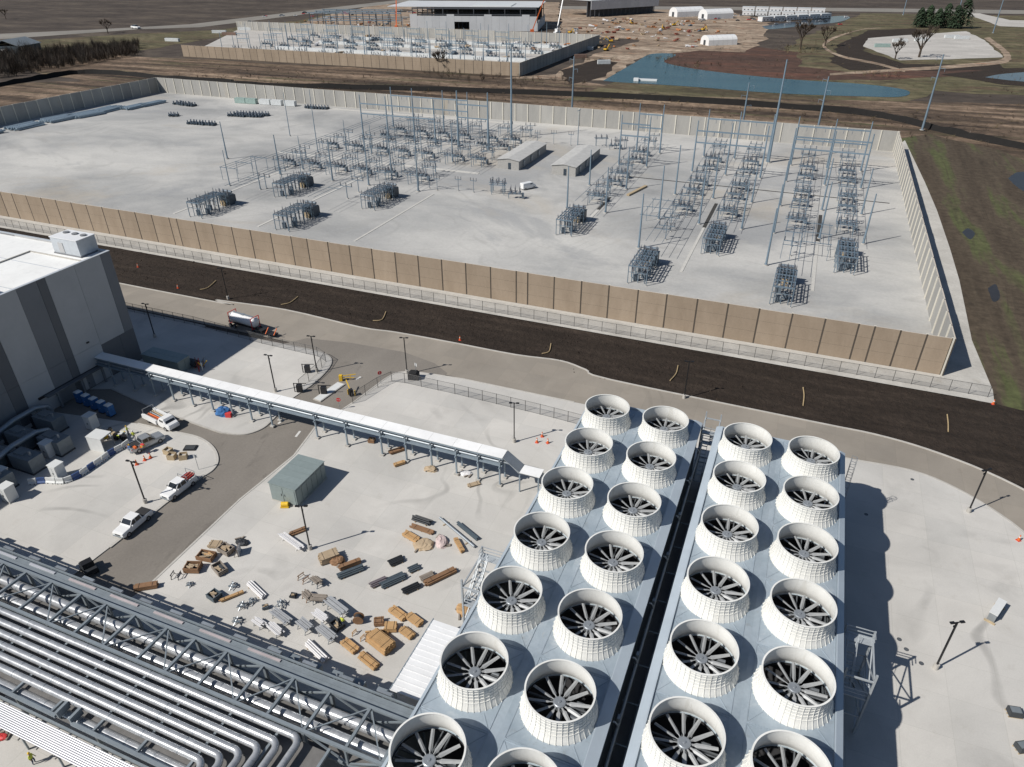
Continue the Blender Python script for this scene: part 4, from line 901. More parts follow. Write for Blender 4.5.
# ---- equipment prototypes
def insul_post(m_, x, y, z, h, mi=1, r=.12, n=7):
    r *= 1.45
    m_.cyl((x, y, z), (x, y, z + h), r * .55, r * .5, n, mi)
    k = z + .12
    while k < z + h - .05: m_.cyl((x, y, k), (x, y, k + .07), r * 1.25, r * .8, n, mi, True); k += .24
def make_bay():
    """open bus frame with insulators in front of a dark transformer tank"""
    T_ = thing('switchgear_bay', 'bay', 'switchgear bay')
    Wd, Ln, Hh = 4.6, 11.5, 4.6
    lm = MB().bar((0, 0, 0), (0, 0, Hh), .17).mesh('frame_leg', 'bus_alu'); fm = MB().obox((0, 0, .06), (.5, .5, .14)).mesh('footing', 'kerb_concrete')
    ys = [0, 3.8, 7.6, 11.4]
    for y in ys:
        for x in (0, Wd): link('frame_leg', lm, T_, (x, y, 0)); link('footing', fm, T_, (x, y, 0))
        m_ = MB(); m_.bar((-.1, y, Hh), (Wd + .1, y, Hh), .22, .24); m_.bar((0, y, 3.0), (Wd, y, 3.0), .1, .12); m_.build('portal_beam', 'bus_alu', T_)
    for x in (0, .8, 1.5, 2.3, 3.1, 3.8, Wd): MB().bar((x, 0, Hh + .1), (x, Ln, Hh + .1), .16, .18).build('long_beam', 'bus_alu', T_)
    for y in (1.9, 5.7, 9.5): MB().bar((0, y, Hh + .03), (Wd, y, Hh + .03), .1, .1).build('tie_bar', 'bus_alu', T_)
    me = MB(); insul_post(me, 0, 0, 2.2, 1.5, 1); me.cyl((0, 0, 0), (0, 0, 2.2), .11, .09, 8, 0); me.cyl((0, 0, 3.7), (0, 0, 3.85), .2, None, 8, 0)
    mm = me.mesh('support_insulator', ['bus_alu', 'porcelain'])
    for y in (1.2, 2.8, 5.0, 6.6, 8.6, 10.2):
        for x in (.7, 2.3, 3.9): link('support_insulator', mm, T_, (x, y, 0))
    mk = MB(); insul_post(mk, 0, 0, Hh + .18, .9, 1, .1); mk.cyl((0, 0, Hh + 1.08), (0, 0, Hh + 1.5), .05, .02, 6, 0); mk = mk.mesh('top_insulator', ['bus_alu', 'porcelain'])
    for y in (0.4, 4.0, 7.8, 11.2):
        for x in (.3, 1.5, 3.1, 4.3): link('top_insulator', mk, T_, (x, y, 0))
    for x in (.7, 2.3, 3.9): MB().path([(x, .6, 3.9), (x, 10.8, 3.9), (x, 12.6, 4.6)], .06, 6).build('bus_tube', 'bus_alu', T_)
    cm = MB().obox((0, 0, .85), (1.1, .7, 1.5)).obox((0, 0, 1.64), (1.2, .8, .08)).mesh('control_cabinet', 'gear_blue')
    for (x, y) in ((1.5, 2.2), (3.1, 4.4), (1.4, 7.4)): link('control_cabinet', cm, T_, (x, y, 0))
    # transformer
    tk = MB(); tk.box(.2, 4.4, 12.9, 15.3, .3, 3.3); tk.box(.1, 4.5, 12.8, 15.4, 3.302, 3.45)
    tn = tk.build('transformer_tank', 'tank_dark', T_)
    for k in range(7): MB().box(.4 + .58 * k, .62 + .58 * k, 15.42, 16.3, .7, 3.0).build('radiator_fin', 'tank_dark', tn)
    MB().cyl((.5, 14.9, 4.1), (4.1, 14.9, 4.1), .38, None, 12).build('oil_conservator', 'gear_blue', T_)
    for x in (.7, 2.3, 3.9):
        m_ = MB(); insul_post(m_, 0, 0, 0, 1.7, 0, .17); m_.cyl((0, 0, 1.7), (0, 0, 1.95), .06, None, 6, 1); m_.build('bushing', ['porcelain', 'bus_alu'], tn, (x, 13.4, 3.44))
    MB().box(-.2, 4.8, 12.4, 16.6, -.05, .22).build('plinth', 'kerb_concrete', T_)
    MB().obox((2.3, 12.2, 1.0), (1.6, .5, 1.5)).build('control_cabinet', 'ply_tan', T_)
    return T_
BAY = Proto(make_bay())
bays = [(-171.3, 159.6, 'in the left switchyard, at the left end of the front row'), (-139.2, 159.6, 'in the left switchyard front row, right of the leftmost one'), (-34.3, 159.6, 'in the right switchyard front row, left of two'), (-1.0, 159.8, 'in the right switchyard front row, nearest the wall corner'),
        (-160.0, 185.7, 'in the left switchyard second row, left of two'), (-126.3, 185.6, 'in the left switchyard second row, beside the bare gravel'), (-61.7, 185.6, 'in the middle of the pad, below the control huts'),
        (-20.8, 185.8, 'in the right switchyard second row, left of two'), (12.4, 185.0, 'in the right switchyard second row, nearest the right wall')]
for (x, y, w) in bays: BAY.put((x, y, -.03), 0, 'transformer bay ' + w, 'switchgear bays with transformers')
def make_breaker():
    T_ = thing('circuit_breaker', 'breaker', 'circuit breaker')
    fr = MB(); fr.bar((-2.3, -.5, 1.6), (2.3, -.5, 1.6), .14, .2); fr.bar((-2.3, .5, 1.6), (2.3, .5, 1.6), .14, .2)
    fr.build('support_frame', 'bus_alu', T_)
    lg = MB().bar((0, 0, 0), (0, 0, 1.6), .12).mesh('leg', 'bus_alu')
    for x in (-2.2, 2.2):
        for y in (-.5, .5): link('leg', lg, T_, (x, y, 0))
    tm = MB(); tm.cyl((0, -1.0, 2.05), (0, 1.0, 2.05), .36, None, 12)
    for d in (-1, 1):
        for k in range(5):
            a = Vector((0, d * (.55 + .13 * k), 2.35 + .32 * k)); e = a + Vector((0, d * .05, .12)); tm.cyl(a, e, .19, .15, 8, 1)
        tm.cyl((0, d * .5, 2.2), (0, d * 1.22, 4.05), .075, .06, 7, 1); tm.cyl((0, d * 1.2, 4.0), (0, d * 1.3, 4.3), .05, .03, 6, 0)
    tme = tm.mesh('breaker_pole', ['gear_blue', 'porcelain'])
    for x in (-1.5, 0, 1.5): link('breaker_pole', tme, T_, (x, 0, 0))
    MB().obox((2.5, 0, 1.1), (.7, 1.1, 1.5)).build('control_cabinet', 'gear_blue', T_)
    MB().box(-2.6, 2.9, -.9, .9, -.05, .12).build('plinth', 'kerb_concrete', T_)
    return T_
def make_switch():
    T_ = thing('disconnect_switch', 'switch', 'disconnect switch')
    lg = MB().bar((0, 0, 0), (0, 0, 3.2), .16).mesh('leg', 'bus_alu')
    for x in (-2.1, 2.1):
        for y in (-1.0, 1.0): link('leg', lg, T_, (x, y, 0))
    m_ = MB()
    for y in (-1.0, 1.0): m_.bar((-2.8, y, 3.3), (2.8, y, 3.3), .2, .22)
    for x in (-2.1, 2.1): m_.bar((x, -.95, 3.1), (x, .95, 3.1), .12, .14)
    m_.build('top_frame', 'bus_alu', T_)
    im = MB(); insul_post(im, 0, 0, 3.4, 1.2, 0, .13); im = im.mesh('post_insulator', 'porcelain')
    for x in (-2.2, 0, 2.2):
        for y in (-1.0, 1.0): link('post_insulator', im, T_, (x, y, 0))
        MB().bar((x, -1.15, 4.66), (x, 1.15, 4.66), .08, .07).build('switch_blade', 'bus_alu', T_)
    return T_
def make_support():
    T_ = thing('bus_support', 'support', 'bus support')
    MB().bar((0, 0, 0), (0, 0, 4.0), .2).build('column', 'bus_alu', T_)
    MB().bar((-2.3, 0, 4.05), (2.3, 0, 4.05), .18, .18).build('cross_arm', 'bus_alu', T_)
    im = MB(); insul_post(im, 0, 0, 4.15, 1.0, 0, .13); im = im.mesh('post_insulator', 'porcelain')
    for x in (-2.1, 0, 2.1): link('post_insulator', im, T_, (x, 0, 0))
    MB().obox((0, 0, .05), (.7, .7, .3)).build('footing', 'kerb_concrete', T_)
    return T_
CB, DS, BS = Proto(make_breaker()), Proto(make_switch()), Proto(make_support())
# columns of gear behind each bay: x centre, start y, list of (kind, dy)
cols = [(-168.8, 181, 1, 'of left switchyard leftmost column'), (-157.6, 207, 1, 'of left switchyard second column'), (-136.8, 181, 1, 'of left switchyard third column'), (-124.0, 207, 1, 'of left switchyard rightmost column'),
        (-180.5, 214, 1, 'of left switchyard outer left column'), (-147.2, 214, 1, 'of left switchyard middle column'), (-113.6, 236, 1, 'of left switchyard outer right column'), (-59.3, 207, 0, 'of the column right of the huts'), (-31.9, 181, 0, 'of right switchyard leftmost column'), (-18.5, 207, 0, 'of right switchyard second column'), (1.3, 181, 0, 'of right switchyard third column'), (14.7, 207, 0, 'of the column nearest the right wall')]
cnt = {}
rows_ = [216, 221, 227, 232, 239, 245, 250, 256, 261, 272, 277, 284, 296, 302]
seq = ['D', 'C', 'D', 'S', 'C', 'D', 'C', 'D', 'S', 'C', 'D', 'C', 'D', 'S']
ordw = lambda i: ORD[i] + ' from the front'
for (x, y0, left, w) in cols:
    k = {'C': 0, 'D': 0, 'S': 0}
    yy = [y0 + 8] if y0 < 200 else []
    for y, q in list(zip([y0 + 12, y0 + 20], 'SS')) * (1 if y0 < 200 else 0) + list(zip(rows_, seq)):
        if (left and abs(y - 236.6) < 3) or y < y0 or (x < -175 and y > 262): continue
        j = rnd.uniform(-.5, .5); sc_ = (1, 1, 1) if q != 'C' else (1, 1.1, 1.05)
        pr, nm, gp = {'C': (CB, 'three-pole circuit breaker', 'circuit breakers'), 'D': (DS, 'disconnect switch', 'disconnect switches'), 'S': (BS, 'T-shaped bus support', 'bus supports')}[q]
        pr.put((x + j * .4, y + j, -.03), 0, '%s %s, %s' % (nm, w, ordw(k[q])), gp); k[q] += 1
    T_ = thing('bus_run', 'three parallel tubular bus bars ' + w, 'bus bars', (x, y0, -.03), 0, 'tubular bus runs')
    y1 = 300 - y0 if not left else 296 - y0
    for e in (-2.1, 0, 2.1): MB().path([(e, -5, 5.25), (e, y1, 5.25)], .06, 6).build('bus_tube', 'bus_alu', T_)
    n = int(y1 // 14)
    for q in range(n): MB().bar((-2.3, 6 + 14 * q, 5.1), (2.3, 6 + 14 * q, 5.1), .1, .14).build('tie_bar', 'bus_alu', T_)
# wide bus portals lying across the bays (their grid shadows show on the gravel)
for (x, y, w) in ((-40.5, 199, 'left of the right switchyard'), (3.5, 193, 'beside the bay nearest the wall corner'), (-190.5, 196, 'at the left end of the left switchyard')):
    T_ = thing('bus_portal', 'low open bus portal of thin steel ' + w, 'bus portal', (x, y, -.03), 0, 'low bus portals')
    for a in (0, 7):
        for c in (0, 8, 16): MB().bar((a, c, 0), (a, c, 4.4), .12).build('leg', 'bus_alu', T_)
    for c in (0, 8, 16): MB().bar((-.4, c, 4.45), (7.4, c, 4.45), .14, .16).build('cross_beam', 'bus_alu', T_)
    for a in (.5, 2.5, 4.5, 6.5): MB().path([(a, -1, 4.7), (a, 17, 4.7)], .06, 6).build('bus_tube', 'bus_alu', T_)
# small gear around the control huts
for i, (px_, y) in enumerate(((-117, 213.5), (-113.5, 212.5), (-106.5, 214.5), (-101, 214.8))):
    BS.put((px_, y, -.03), 0, 'T-shaped bus support beside the bare gravel, %s' % nth(i, 4), 'bus supports', (.5, 1, .95))
for i, (x, y) in enumerate(((-93.5, 218), (-92.5, 216), (-79, 293), (-70.5, 292))):
    DS.put((x, y, -.03), .2 * i, ['disconnect switch on a frame in front of the left control hut', 'disconnect switch close in front of the white van', 'disconnect switch behind the right control hut, left of two', 'disconnect switch behind the right control hut, right of two'][i], 'disconnect switches')
for i, (x, y) in enumerate(((-85.4, 213.5), (-72.4, 290))):
    CB.put((x, y, -.03), .3, ['circuit breaker standing in front of the white van on the gravel', 'circuit breaker standing behind the right control hut'][i], 'circuit breakers')
for i, (x, y) in enumerate(((-110, 287), (-105, 287.5), (-98.5, 289.5), (-91, 289.5))):
    BS.put((x, y, -.03), 0, 'T-shaped bus support behind the left control hut, %s' % nth(i, 4), 'bus supports', (.5, 1, 1.1))
o = pole(-85.7, 281.9, 16, 'slim pole with a short cross arm behind the control huts', 'thin')
MB().bar((-1.6, 0, 15.6), (1.6, 0, 15.6), .16).build('cross_arm', 'pole_steel', o)
# control huts
corrug('hut_roof', (0.5, 0.49, 0.465), 'Y', 0.6, 0.05, 0.55, 0.1)
plain('hut_wall', (0.36, 0.35, 0.33), 0.8)
def hut(label, x0, x1, y0, y1):
    T_ = thing('control_hut', label, 'control hut', (x0, y0, -.03), 0, 'long control huts'); w = x1 - x0; l = y1 - y0
    m_ = MB(); m_.side([(0, 0), (w, 0), (w, 3.3), (w / 2, 3.9), (0, 3.3)], 0, l); m_.build('wall', 'hut_wall', T_)
    for k, (a, c, za, zc) in enumerate(((-.35, w / 2, 3.26, 3.96), (w / 2, w + .35, 3.96, 3.26))):
        n = 8
        for q in range(n):
            u, v_ = -.3 + (l + .6) * q / n, -.3 + (l + .6) * (q + 1) / n - .05
            m_ = MB(); m_.add([(a, u, za), (c, u, zc), (c, v_, zc), (a, v_, za), (a, u, za + .1), (c, u, zc + .1), (c, v_, zc + .1), (a, v_, za + .1)], [(0, 3, 2, 1), (4, 5, 6, 7), (0, 1, 5, 4), (1, 2, 6, 5), (2, 3, 7, 6), (3, 0, 4, 7)])
            m_.build('roof_sheet', 'hut_roof', T_)
    d = MB().box(w * .5, w * .5 + 1.1, -.08, -.004, .1, 2.4).build('door', 'tank_dark', T_); MB().box(w * .5 + .9, w * .5 + 1.0, -.14, -.082, 1.1, 1.2).build('handle', 'galv', d)
    for k in range(3): MB().box(w + .004, w + .5, 4 + 8 * k, 5.4 + 8 * k, .6, 2.6).build('air_unit', 'galv', T_)
    return T_
hut('long low control hut with pale roof, left of two', -105.5, -97.0, 246, 276)
hut('long low control hut with pale roof, right of two, near the white van', -84.0, -75.0, 245.5, 277)
# stored steel by the left wall, containers, timber rows and small gear on the open gravel
plain('stored_steel', (0.27, 0.345, 0.41), 0.5, 0.3, 0.12)
for i, (x, y, n_) in enumerate(((-340, 214, 9), (-337, 232, 10), (-336, 250, 12), (-333, 262, 12), (-334, 276, 10), (-328, 287, 7), (-327, 296, 6))):
    T_ = thing('steel_bundle', 'bundle of long blue-grey steel members by the shaded far-left wall, %s' % (['nearest', 'second nearest', 'third nearest', 'fourth nearest', 'fifth nearest', 'sixth nearest', 'farthest'][i]), 'steel bundle', (x, y, 0), R(88 + rnd.uniform(-6, 6)), 'stored steel bundles')
    for k in range(n_ * 2):
        lv = k % 2; MB().bar((rnd.uniform(-8, -6), (k // 2) * .85 - 4, .4 + .6 * lv), (rnd.uniform(6, 8), (k // 2) * .85 - 4 + rnd.uniform(-.5, .5), .4 + .6 * lv), .5, .5).build('steel_member', 'stored_steel', T_)
    for a in (-4, 4): MB().bar((a, -3.4, .06), (a, n_ * .85 - 4, .06), .2, .12).build('bearer', 'ply_tan', T_)
def crate_row(label, x, y, n_, rz, group, mat='rust_red'):
    T_ = thing('parts_row', label, 'stored parts', (x, y, 0), rz, group); T_.scale = (1.1, 1.9, 1.5)
    for k in range(n_):
        m_ = MB(); m_.obox((0, 0, .35), (1.0, 1.8, .5)); m_.cyl((-.3, -.5, .6), (-.3, -.5, 1.2), .2, None, 8, 1); m_.cyl((.25, .4, .6), (.25, .4, 1.3), .2, None, 8, 1)
        m_.build('crated_insulator', ['tank_dark', 'insul'], T_, (k * 1.5, rnd.uniform(-.3, .3), 0), rnd.uniform(-.3, .3))
crate_row('long row of crated insulators on the open gravel near the containers', -266, 287, 11, .2, 'crated parts'); crate_row('second long row of crated insulators, beside the longest row', -265, 291, 11, .2, 'crated parts')
crate_row('short dark row of crated parts on the open gravel, nearest the camera', -271, 266, 9, .1, 'crated parts'); crate_row('small cluster of parts alone on the open gravel', -293, 276, 3, .5, 'crated parts')
crate_row('dark row of crates near the far wall, left of the containers', -314, 302, 9, -.15, 'crated parts'); crate_row('row of crates near the far wall, right of the containers', -243, 318, 8, .1, 'crated parts')
corrug('box_white', (0.62, 0.64, 0.64), 'X', 0.3, 0.04, 0.5, 0.1); corrug('box_green', (0.30, 0.40, 0.37), 'X', 0.3, 0.04, 0.5, 0.1); corrug('box_brown', (0.20, 0.13, 0.10), 'X', 0.3, 0.04, 0.6, 0.1)
def container(label, x, y, rz, mat, L_=6.1, z=0.0, group='shipping containers'):
    T_ = thing('shipping_container', label, 'container', (x, y, z), rz, group)
    MB().box(0, L_, 0, 2.44, .12, 2.6).build('body', mat, T_); m_ = MB()
    for a in (-.02, L_ - .1):
        for c in (-.02, 2.34): m_.box(a, a + .12, c, c + .12, 0, 2.64)
    m_.build('corner_posts', mat, T_)
    for c in (.12, 1.24): d = MB().box(L_ + .004, L_ + .06, c, c + 1.06, .2, 2.5).build('door', mat, T_); MB().bar((L_ + .09, c + .5, .3), (L_ + .09, c + .5, 2.4), .05).build('lock_rod', 'galv', d)
for i, (x, mt, w) in enumerate(((-287, 'box_green', 'green, left of a row by the far wall'), (-280.5, 'box_green', 'second green one of a row by the far wall'), (-272, 'box_white', 'white, long row by the far wall'), (-265, 'box_white', 'white, right of another white one by the far wall'), (-257, 'box_white', 'small white, right end of the row by the far wall'))):
    container('shipping container, ' + w, x, 315.5 + i * .6, .1, mt)
# tall monopoles outside the far wall
for (x, y, h, w) in ((-108.5, 345, 27, 'behind the far wall, left of the middle'), (2.8, 345, 24, 'behind the far wall, right of the middle'), (-28.6, 345, 20, 'behind the far wall, shortest'), (46.3, 374.7, 31, 'on the scrub beyond the wall corner, leaning to the right edge')):
    o = pole(x, y, h, 'tall steel monopole ' + w, 'big', 'transmission monopoles')
    for k, dz in enumerate((1.5, 5.5, 9.5)):
        m_ = MB(); m_.bar((0, 0, h - dz), ((-1) ** k * 2.4, 0, h - dz + .3), .14); m_.cyl(((-1) ** k * 2.4, 0, h - dz + .3), ((-1) ** k * 2.4, 0, h - dz - 1.2), .08, None, 6, 1); m_.build('davit_arm', ['pole_steel', 'insul'], o)
for i, (x, y) in enumerate(((76.22, 1063.85), (120.13, 954.09), (142.53, 863.01))): pole(x, y, 52, 'very tall far monopole by the highway, %s' % nth(i, 3), 'big', 'transmission monopoles')
# wooden yellow timber sleeper near the middle column
MB().obox((0, 0, .3), (1.0, 13, .5)).build('timber_sleeper', 'ply_tan', thing('timber_stack', 'long tan timber stack on the gravel right of the control huts', 'timber', (-50.2, 236, 0), -.25))

# ---------------------------------------------------------------- light poles
plain('black_paint', (0.018, 0.018, 0.02), 0.45, 0.2)
def make_light():
    T_ = thing('light_pole', 'light pole', 'light pole')
    MB().cyl((0, 0, 0), (0, 0, .75), .3, None, 12).build('concrete_base', 'kerb_concrete', T_)
    MB().bar((0, 0, .75), (0, 0, 7.7), .16, .16).build('pole_shaft', 'black_paint', T_)
    MB().bar((-.4, 0, 7.72), (.4, 0, 7.72), .09, .09).build('arm', 'black_paint', T_)
    for d in (-1, 1):
        MB().obox((d * .58, 0, 7.74), (.5, .3, .13)).build('lamp_head', 'black_paint', T_)
    MB().obox((0, .14, 6.9), (.12, .16, .26)).build('sensor', 'black_paint', T_)
    return T_
LP = Proto(make_light())
for (x, y), rz, w in (((25.01, 65.90), .5, 'on the right yard, nearest the right cooling tower stairs'), ((31.98, 96.95), .7, 'by the road bend at the right edge'), ((-35.54, 88.32), .3, 'at the far end of the covered walkway, beside three cones'),
                      ((-52.22, 55.12), .4, 'in the lumber yard below the green shed'), ((-63.06, 101.41), .3, 'at the kerb corner by the gate, near the yard fence'), ((-82.38, 86.49), .1, 'standing just behind the covered walkway'),
                      ((-80.57, 53.97), .1, 'on the left yard between the pickups'), ((-119.92, 94.78), .1, 'in the shade beside the grey hall'), ((-119.02, 116.08), .5, 'on the dark soil strip, left part'), ((-79.64, 95.49), .2, 'inside the curved fence corner by the gate'),
                      ((-11.89, 112.51), .3, 'on the soil edge behind the left cooling tower')):
    LP.put((x, y, YZ if y < 104 else -.04), rz, 'black twin-head light pole ' + w, 'black light poles')

# ---------------------------------------------------------------- vehicles
plain('paint_white', (0.74, 0.74, 0.73), 0.25, 0, 0.02, 0.5, spec=0.6); plain('paint_silver', (0.42, 0.44, 0.46), 0.28, 0.5, 0.03, 0.5, spec=0.6); plain('paint_dark', (0.03, 0.032, 0.036), 0.3, 0, 0.05)
plain('tyre_rubber', (0.018, 0.018, 0.018), 0.85); plain('wheel_rim', (0.35, 0.35, 0.36), 0.35, 0.7); plain('lamp_clear', (0.75, 0.76, 0.74), 0.15); plain('lamp_red', (0.35, 0.02, 0.02), 0.25); plain('bed_liner', (0.03, 0.03, 0.032), 0.8)
plain('safety_orange', (0.62, 0.13, 0.03), 0.6, 0, 0.12); plain('hivis_yellow', (0.55, 0.62, 0.08), 0.7); plain('denim', (0.05, 0.07, 0.12), 0.9); plain('skin', (0.42, 0.26, 0.18), 0.7); plain('tarp_blue', (0.04, 0.14, 0.34), 0.55, 0, 0.2, 2.0)
plain('safety_red', (0.55, 0.05, 0.05), 0.5); plain('safety_yellow', (0.68, 0.43, 0.03), 0.5)
def wheels(T_, xs, yw, r=.39, w=.27):
    ty = MB(); ty.cyl((0, -w / 2, 0), (0, w / 2, 0), r, None, 18); ri = MB(); ri.cyl((0, -w / 2 - .012, 0), (0, w / 2 + .012, 0), r * .6, r * .6, 14)
    tm, rm = ty.mesh('wheel', 'tyre_rubber'), ri.mesh('rim', 'wheel_rim')
    for x in xs:
        for s_ in (-1, 1): o = link('wheel', tm, T_, (x, s_ * yw, r)); link('rim', rm, o)
def loft(secs, mi=0):
    """secs: (x, halfwidth_low, z_low, halfwidth_high, z_high) hull with tumblehome"""
    m_ = MB(); V = []
    for (x, w0, z0, w1, z1) in secs:
        zm = z0 + (z1 - z0) * .62
        V += [(x, -w0, z0), (x, -w0 * 1.02, zm), (x, -w1, z1 - .04), (x, -w1 + .07, z1), (x, w1 - .07, z1), (x, w1, z1 - .04), (x, w0 * 1.02, zm), (x, w0, z0)]
    n = 8; F = [tuple(range(n)), tuple(reversed(range(len(V) - n, len(V))))]
    for j in range(len(secs) - 1):
        for k in range(n): F.append((j * n + k, (j + 1) * n + k, (j + 1) * n + (k + 1) % n, j * n + (k + 1) % n))
    m_.add(V, F, mi); return m_
def pickup(label, loc, rz, paint='paint_white', bed='cover', name='pickup_truck', cab=2.35):
    T_ = thing(name, label, 'pickup truck', loc, rz, 'pickup trucks'); T_.scale = (.93, 1.02, 1.08)
    hw = .97
    # x forward; 5.9 m long; bed at the back
    body = loft([(-2.95, hw * .95, .55, hw * .93, 1.02), (-2.9, hw, .5, hw * .97, 1.14), (-.75, hw, .45, hw * .98, 1.16), (1.15, hw, .42, hw * .98, 1.18), (1.3, hw, .42, hw * .96, 1.16), (2.6, hw * .99, .42, hw * .93, 1.10), (2.88, hw * .97, .46, hw * .9, 1.04), (2.95, hw * .95, .5, hw * .86, .94)])
    bo = body.build('body', paint, T_)
    gh = MB(); z0, z1 = 1.15, 1.86
    V = []
    for (x, w, z) in ((-.85, .90, z0), (-.55, .74, z1), (.55, .74, z1), (1.35, .88, z0)): V += [(x, -w, z), (x, w, z)]
    # cab shell
    P = [(-1.05, -.92, z0), (-.85, -.78, z1), (.62, -.78, z1), (1.4, -.9, z0), (-1.05, .92, z0), (-.85, .78, z1), (.62, .78, z1), (1.4, .9, z0)]
    gh.add(P, [(0, 3, 2, 1), (4, 5, 6, 7), (0, 1, 5, 4), (1, 2, 6, 5), (2, 3, 7, 6)]); gh.build('cab', paint, T_)
    def quad(nm, a, b_, c, d, off, mt='glass_dark'):
        pts = [Vector(q) for q in (a, b_, c, d)]; nr = (pts[1] - pts[0]).cross(pts[2] - pts[0]).normalized() * off
        MB().add([q + nr for q in pts], [(0, 1, 2, 3)]).build(nm, mt, T_)
    quad('windshield', (1.34, -.82, z0 + .04), (1.34, .82, z0 + .04), (.68, .72, z1 - .05), (.68, -.72, z1 - .05), .008)
    quad('rear_window', (-1.03, .8, z0 + .1), (-1.03, -.8, z0 + .1), (-.87, -.7, z1 - .06), (-.87, .7, z1 - .06), .012)
    for s_ in (-1, 1):
        for (xa, xb, xc, xd) in ((-.85, .1, .1, -.75), (.2, 1.15, .55, .2)):
            a, b_, c, d = (xa, s_ * .905, z0 + .06), (xb, s_ * .905, z0 + .06), (xc, s_ * .80, z1 - .08), (xd, s_ * .80, z1 - .08)
            if s_ < 0: quad('side_window', a, b_, c, d, .01)
            else: quad('side_window', d, c, b_, a, .01)
        MB().obox((1.05, s_ * 1.08, 1.28), (.12, .2, .16)).build('mirror', paint if s_ > 0 else 'black_trim', T_)
        MB().obox((2.86, s_ * .66, .83), (.14, .28, .16)).build('headlight', 'lamp_clear', T_); MB().obox((-2.95, s_ * .86, .92), (.06, .14, .3)).build('taillight', 'lamp_red', T_)
    MB().obox((2.98, 0, .56), (.14, 1.6, .2)).build('bumper', 'galv', T_); MB().obox((-3.0, 0, .58), (.14, 1.7, .18)).build('bumper', 'galv', T_)
    MB().obox((2.93, 0, .78), (.06, .95, .2)).build('grille', 'black_trim', T_)
    if bed == 'cover': MB().box(-2.86, -1.12, -.86, .86, 1.165, 1.2).build('bed_cover', 'bed_liner', T_)
    else:
        MB().box(-2.86, -1.12, -.8, .8, 1.162, 1.172).build('bed_floor', 'bed_liner', T_)
        for s_ in (-1, 1): MB().box(-2.9, -1.1, s_ * .92 - .05, s_ * .92 + .05, 1.16, 1.32).build('bed_rail', paint, T_)
    wheels(T_, (-1.85, 1.95), .86)
    return T_
def gdir(a, b_): return math.atan2(b_[1] - a[1], b_[0] - a[0])
pickup('white pickup with dark bed cover, parked at the kerb nearest the pipe rack', (-78.0 - .2, 49.6, 0), gdir((-77.10, 50.91), (-76.98, 46.37)))
# service truck with open bed
tA = pickup('white service pickup with ladder rack, parked at the kerb behind another white pickup', (-78.0, 58.1, 0), -pi / 2 - .05, 'paint_white', 'open')
for x in (-2.7, -1.1):
    m_ = MB(); m_.bar((x, -.9, 1.3), (x, -.9, 2.1), .06); m_.bar((x, .9, 1.3), (x, .9, 2.1), .06); m_.bar((x, -.9, 2.1), (x, .9, 2.1), .06); m_.build('ladder_rack', 'galv', tA)
T_ = thing('red_cargo', 'red pipes and hoses lying in the bed of the white service pickup', 'cargo', (-78.0, 60.1, 1.18), pi / 2 - .05)
for k in range(5): MB().cyl((-1.0, -.5 + .24 * k, .15 + .1 * (k % 2)), (.9, -.45 + .24 * k, .15 + .1 * (k % 2)), .1, None, 8).build('pipe_length', 'rust_red' if k % 2 else 'safety_red', T_)
pickup('silver pickup parked on the left yard beside the white barriers', (*(-91.38, 64.86), YZ), gdir((-92.02, 63.13), (-90.80, 66.97)), 'paint_silver', 'open')
T_ = thing('tool_pile', 'orange tools heaped in the silver pickup bed', 'tools', (*(-90.59, 62.78), 1.3), .6)
for k in range(6): MB().obox((rnd.uniform(-.7, .7), rnd.uniform(-.4, .4), .15 + .12 * (k % 3)), (.6, .35, .3), rnd.uniform(0, 3), 0, rnd.uniform(-.4, .4)).build('tool_box', ['safety_orange', 'safety_yellow', 'safety_orange', 'tyre_rubber', 'ply_tan', 'safety_red'][k], T_)
# flatbed utility truck beyond it
def work_truck(label, loc, rz):
    T_ = thing('utility_truck', label, 'utility truck', loc, rz, 'work trucks')
    loft([(.6, 1.05, .6, 1.0, 1.5), (1.2, 1.08, .5, .95, 2.2), (2.3, 1.08, .5, .95, 2.22), (2.9, 1.06, .5, 1.0, 1.5), (3.5, 1.0, .5, .92, 1.32), (3.65, .95, .55, .85, 1.1)]).build('cab', 'paint_white', T_)
    MB().add([(2.93, -.85, 1.5), (2.93, .85, 1.5), (2.38, .8, 2.1), (2.38, -.8, 2.1)], [(0, 1, 2, 3)]).build('windshield', 'glass_dark', T_)
    for s_ in (-1, 1):
        MB().box(1.3, 2.3, s_ * 1.055 - .03, s_ * 1.055 + .03, 1.5, 1.98).build('side_window', 'glass_dark', T_); MB().obox((3.6, s_ * .7, .95), (.1, .28, .2)).build('headlight', 'lamp_clear', T_)
        MB().box(-3.6, .4, s_ * 1.1 - .2, s_ * 1.1 + .2, .7, 1.45).build('tool_locker', 'paint_white', T_)
    MB().box(-3.6, .4, -.88, .88, .75, .9).build('flat_bed', 'bed_liner', T_); MB().obox((-3.7, 0, .6), (.16, 2.2, .2)).build('bumper', 'galv', T_)
    for k in range(4): MB().cyl((-3.2, -.6 + .4 * k, 1.1 + .05 * k), (.2, -.5 + .35 * k, 1.2), .14, None, 8).build('cargo_pipe', ['rust_red', 'safety_orange', 'galv', 'ply_tan'][k], T_)
    m_ = MB(); m_.bar((-3.4, -1, 1.4), (-3.4, -1, 2.3), .08); m_.bar((-3.4, 1, 1.4), (-3.4, 1, 2.3), .08); m_.bar((-3.4, -1, 2.3), (-3.4, 1, 2.3), .08); m_.build('rear_rack', 'galv', T_)
    wheels(T_, (-2.3, 2.5), .98, .44, .3)
    return T_
work_truck('white utility truck with loaded flat bed on the drive by the hall shade', (*(-94.05, 70.80), 0), gdir((-97.46, 71.92), (-90.51, 70.60)))
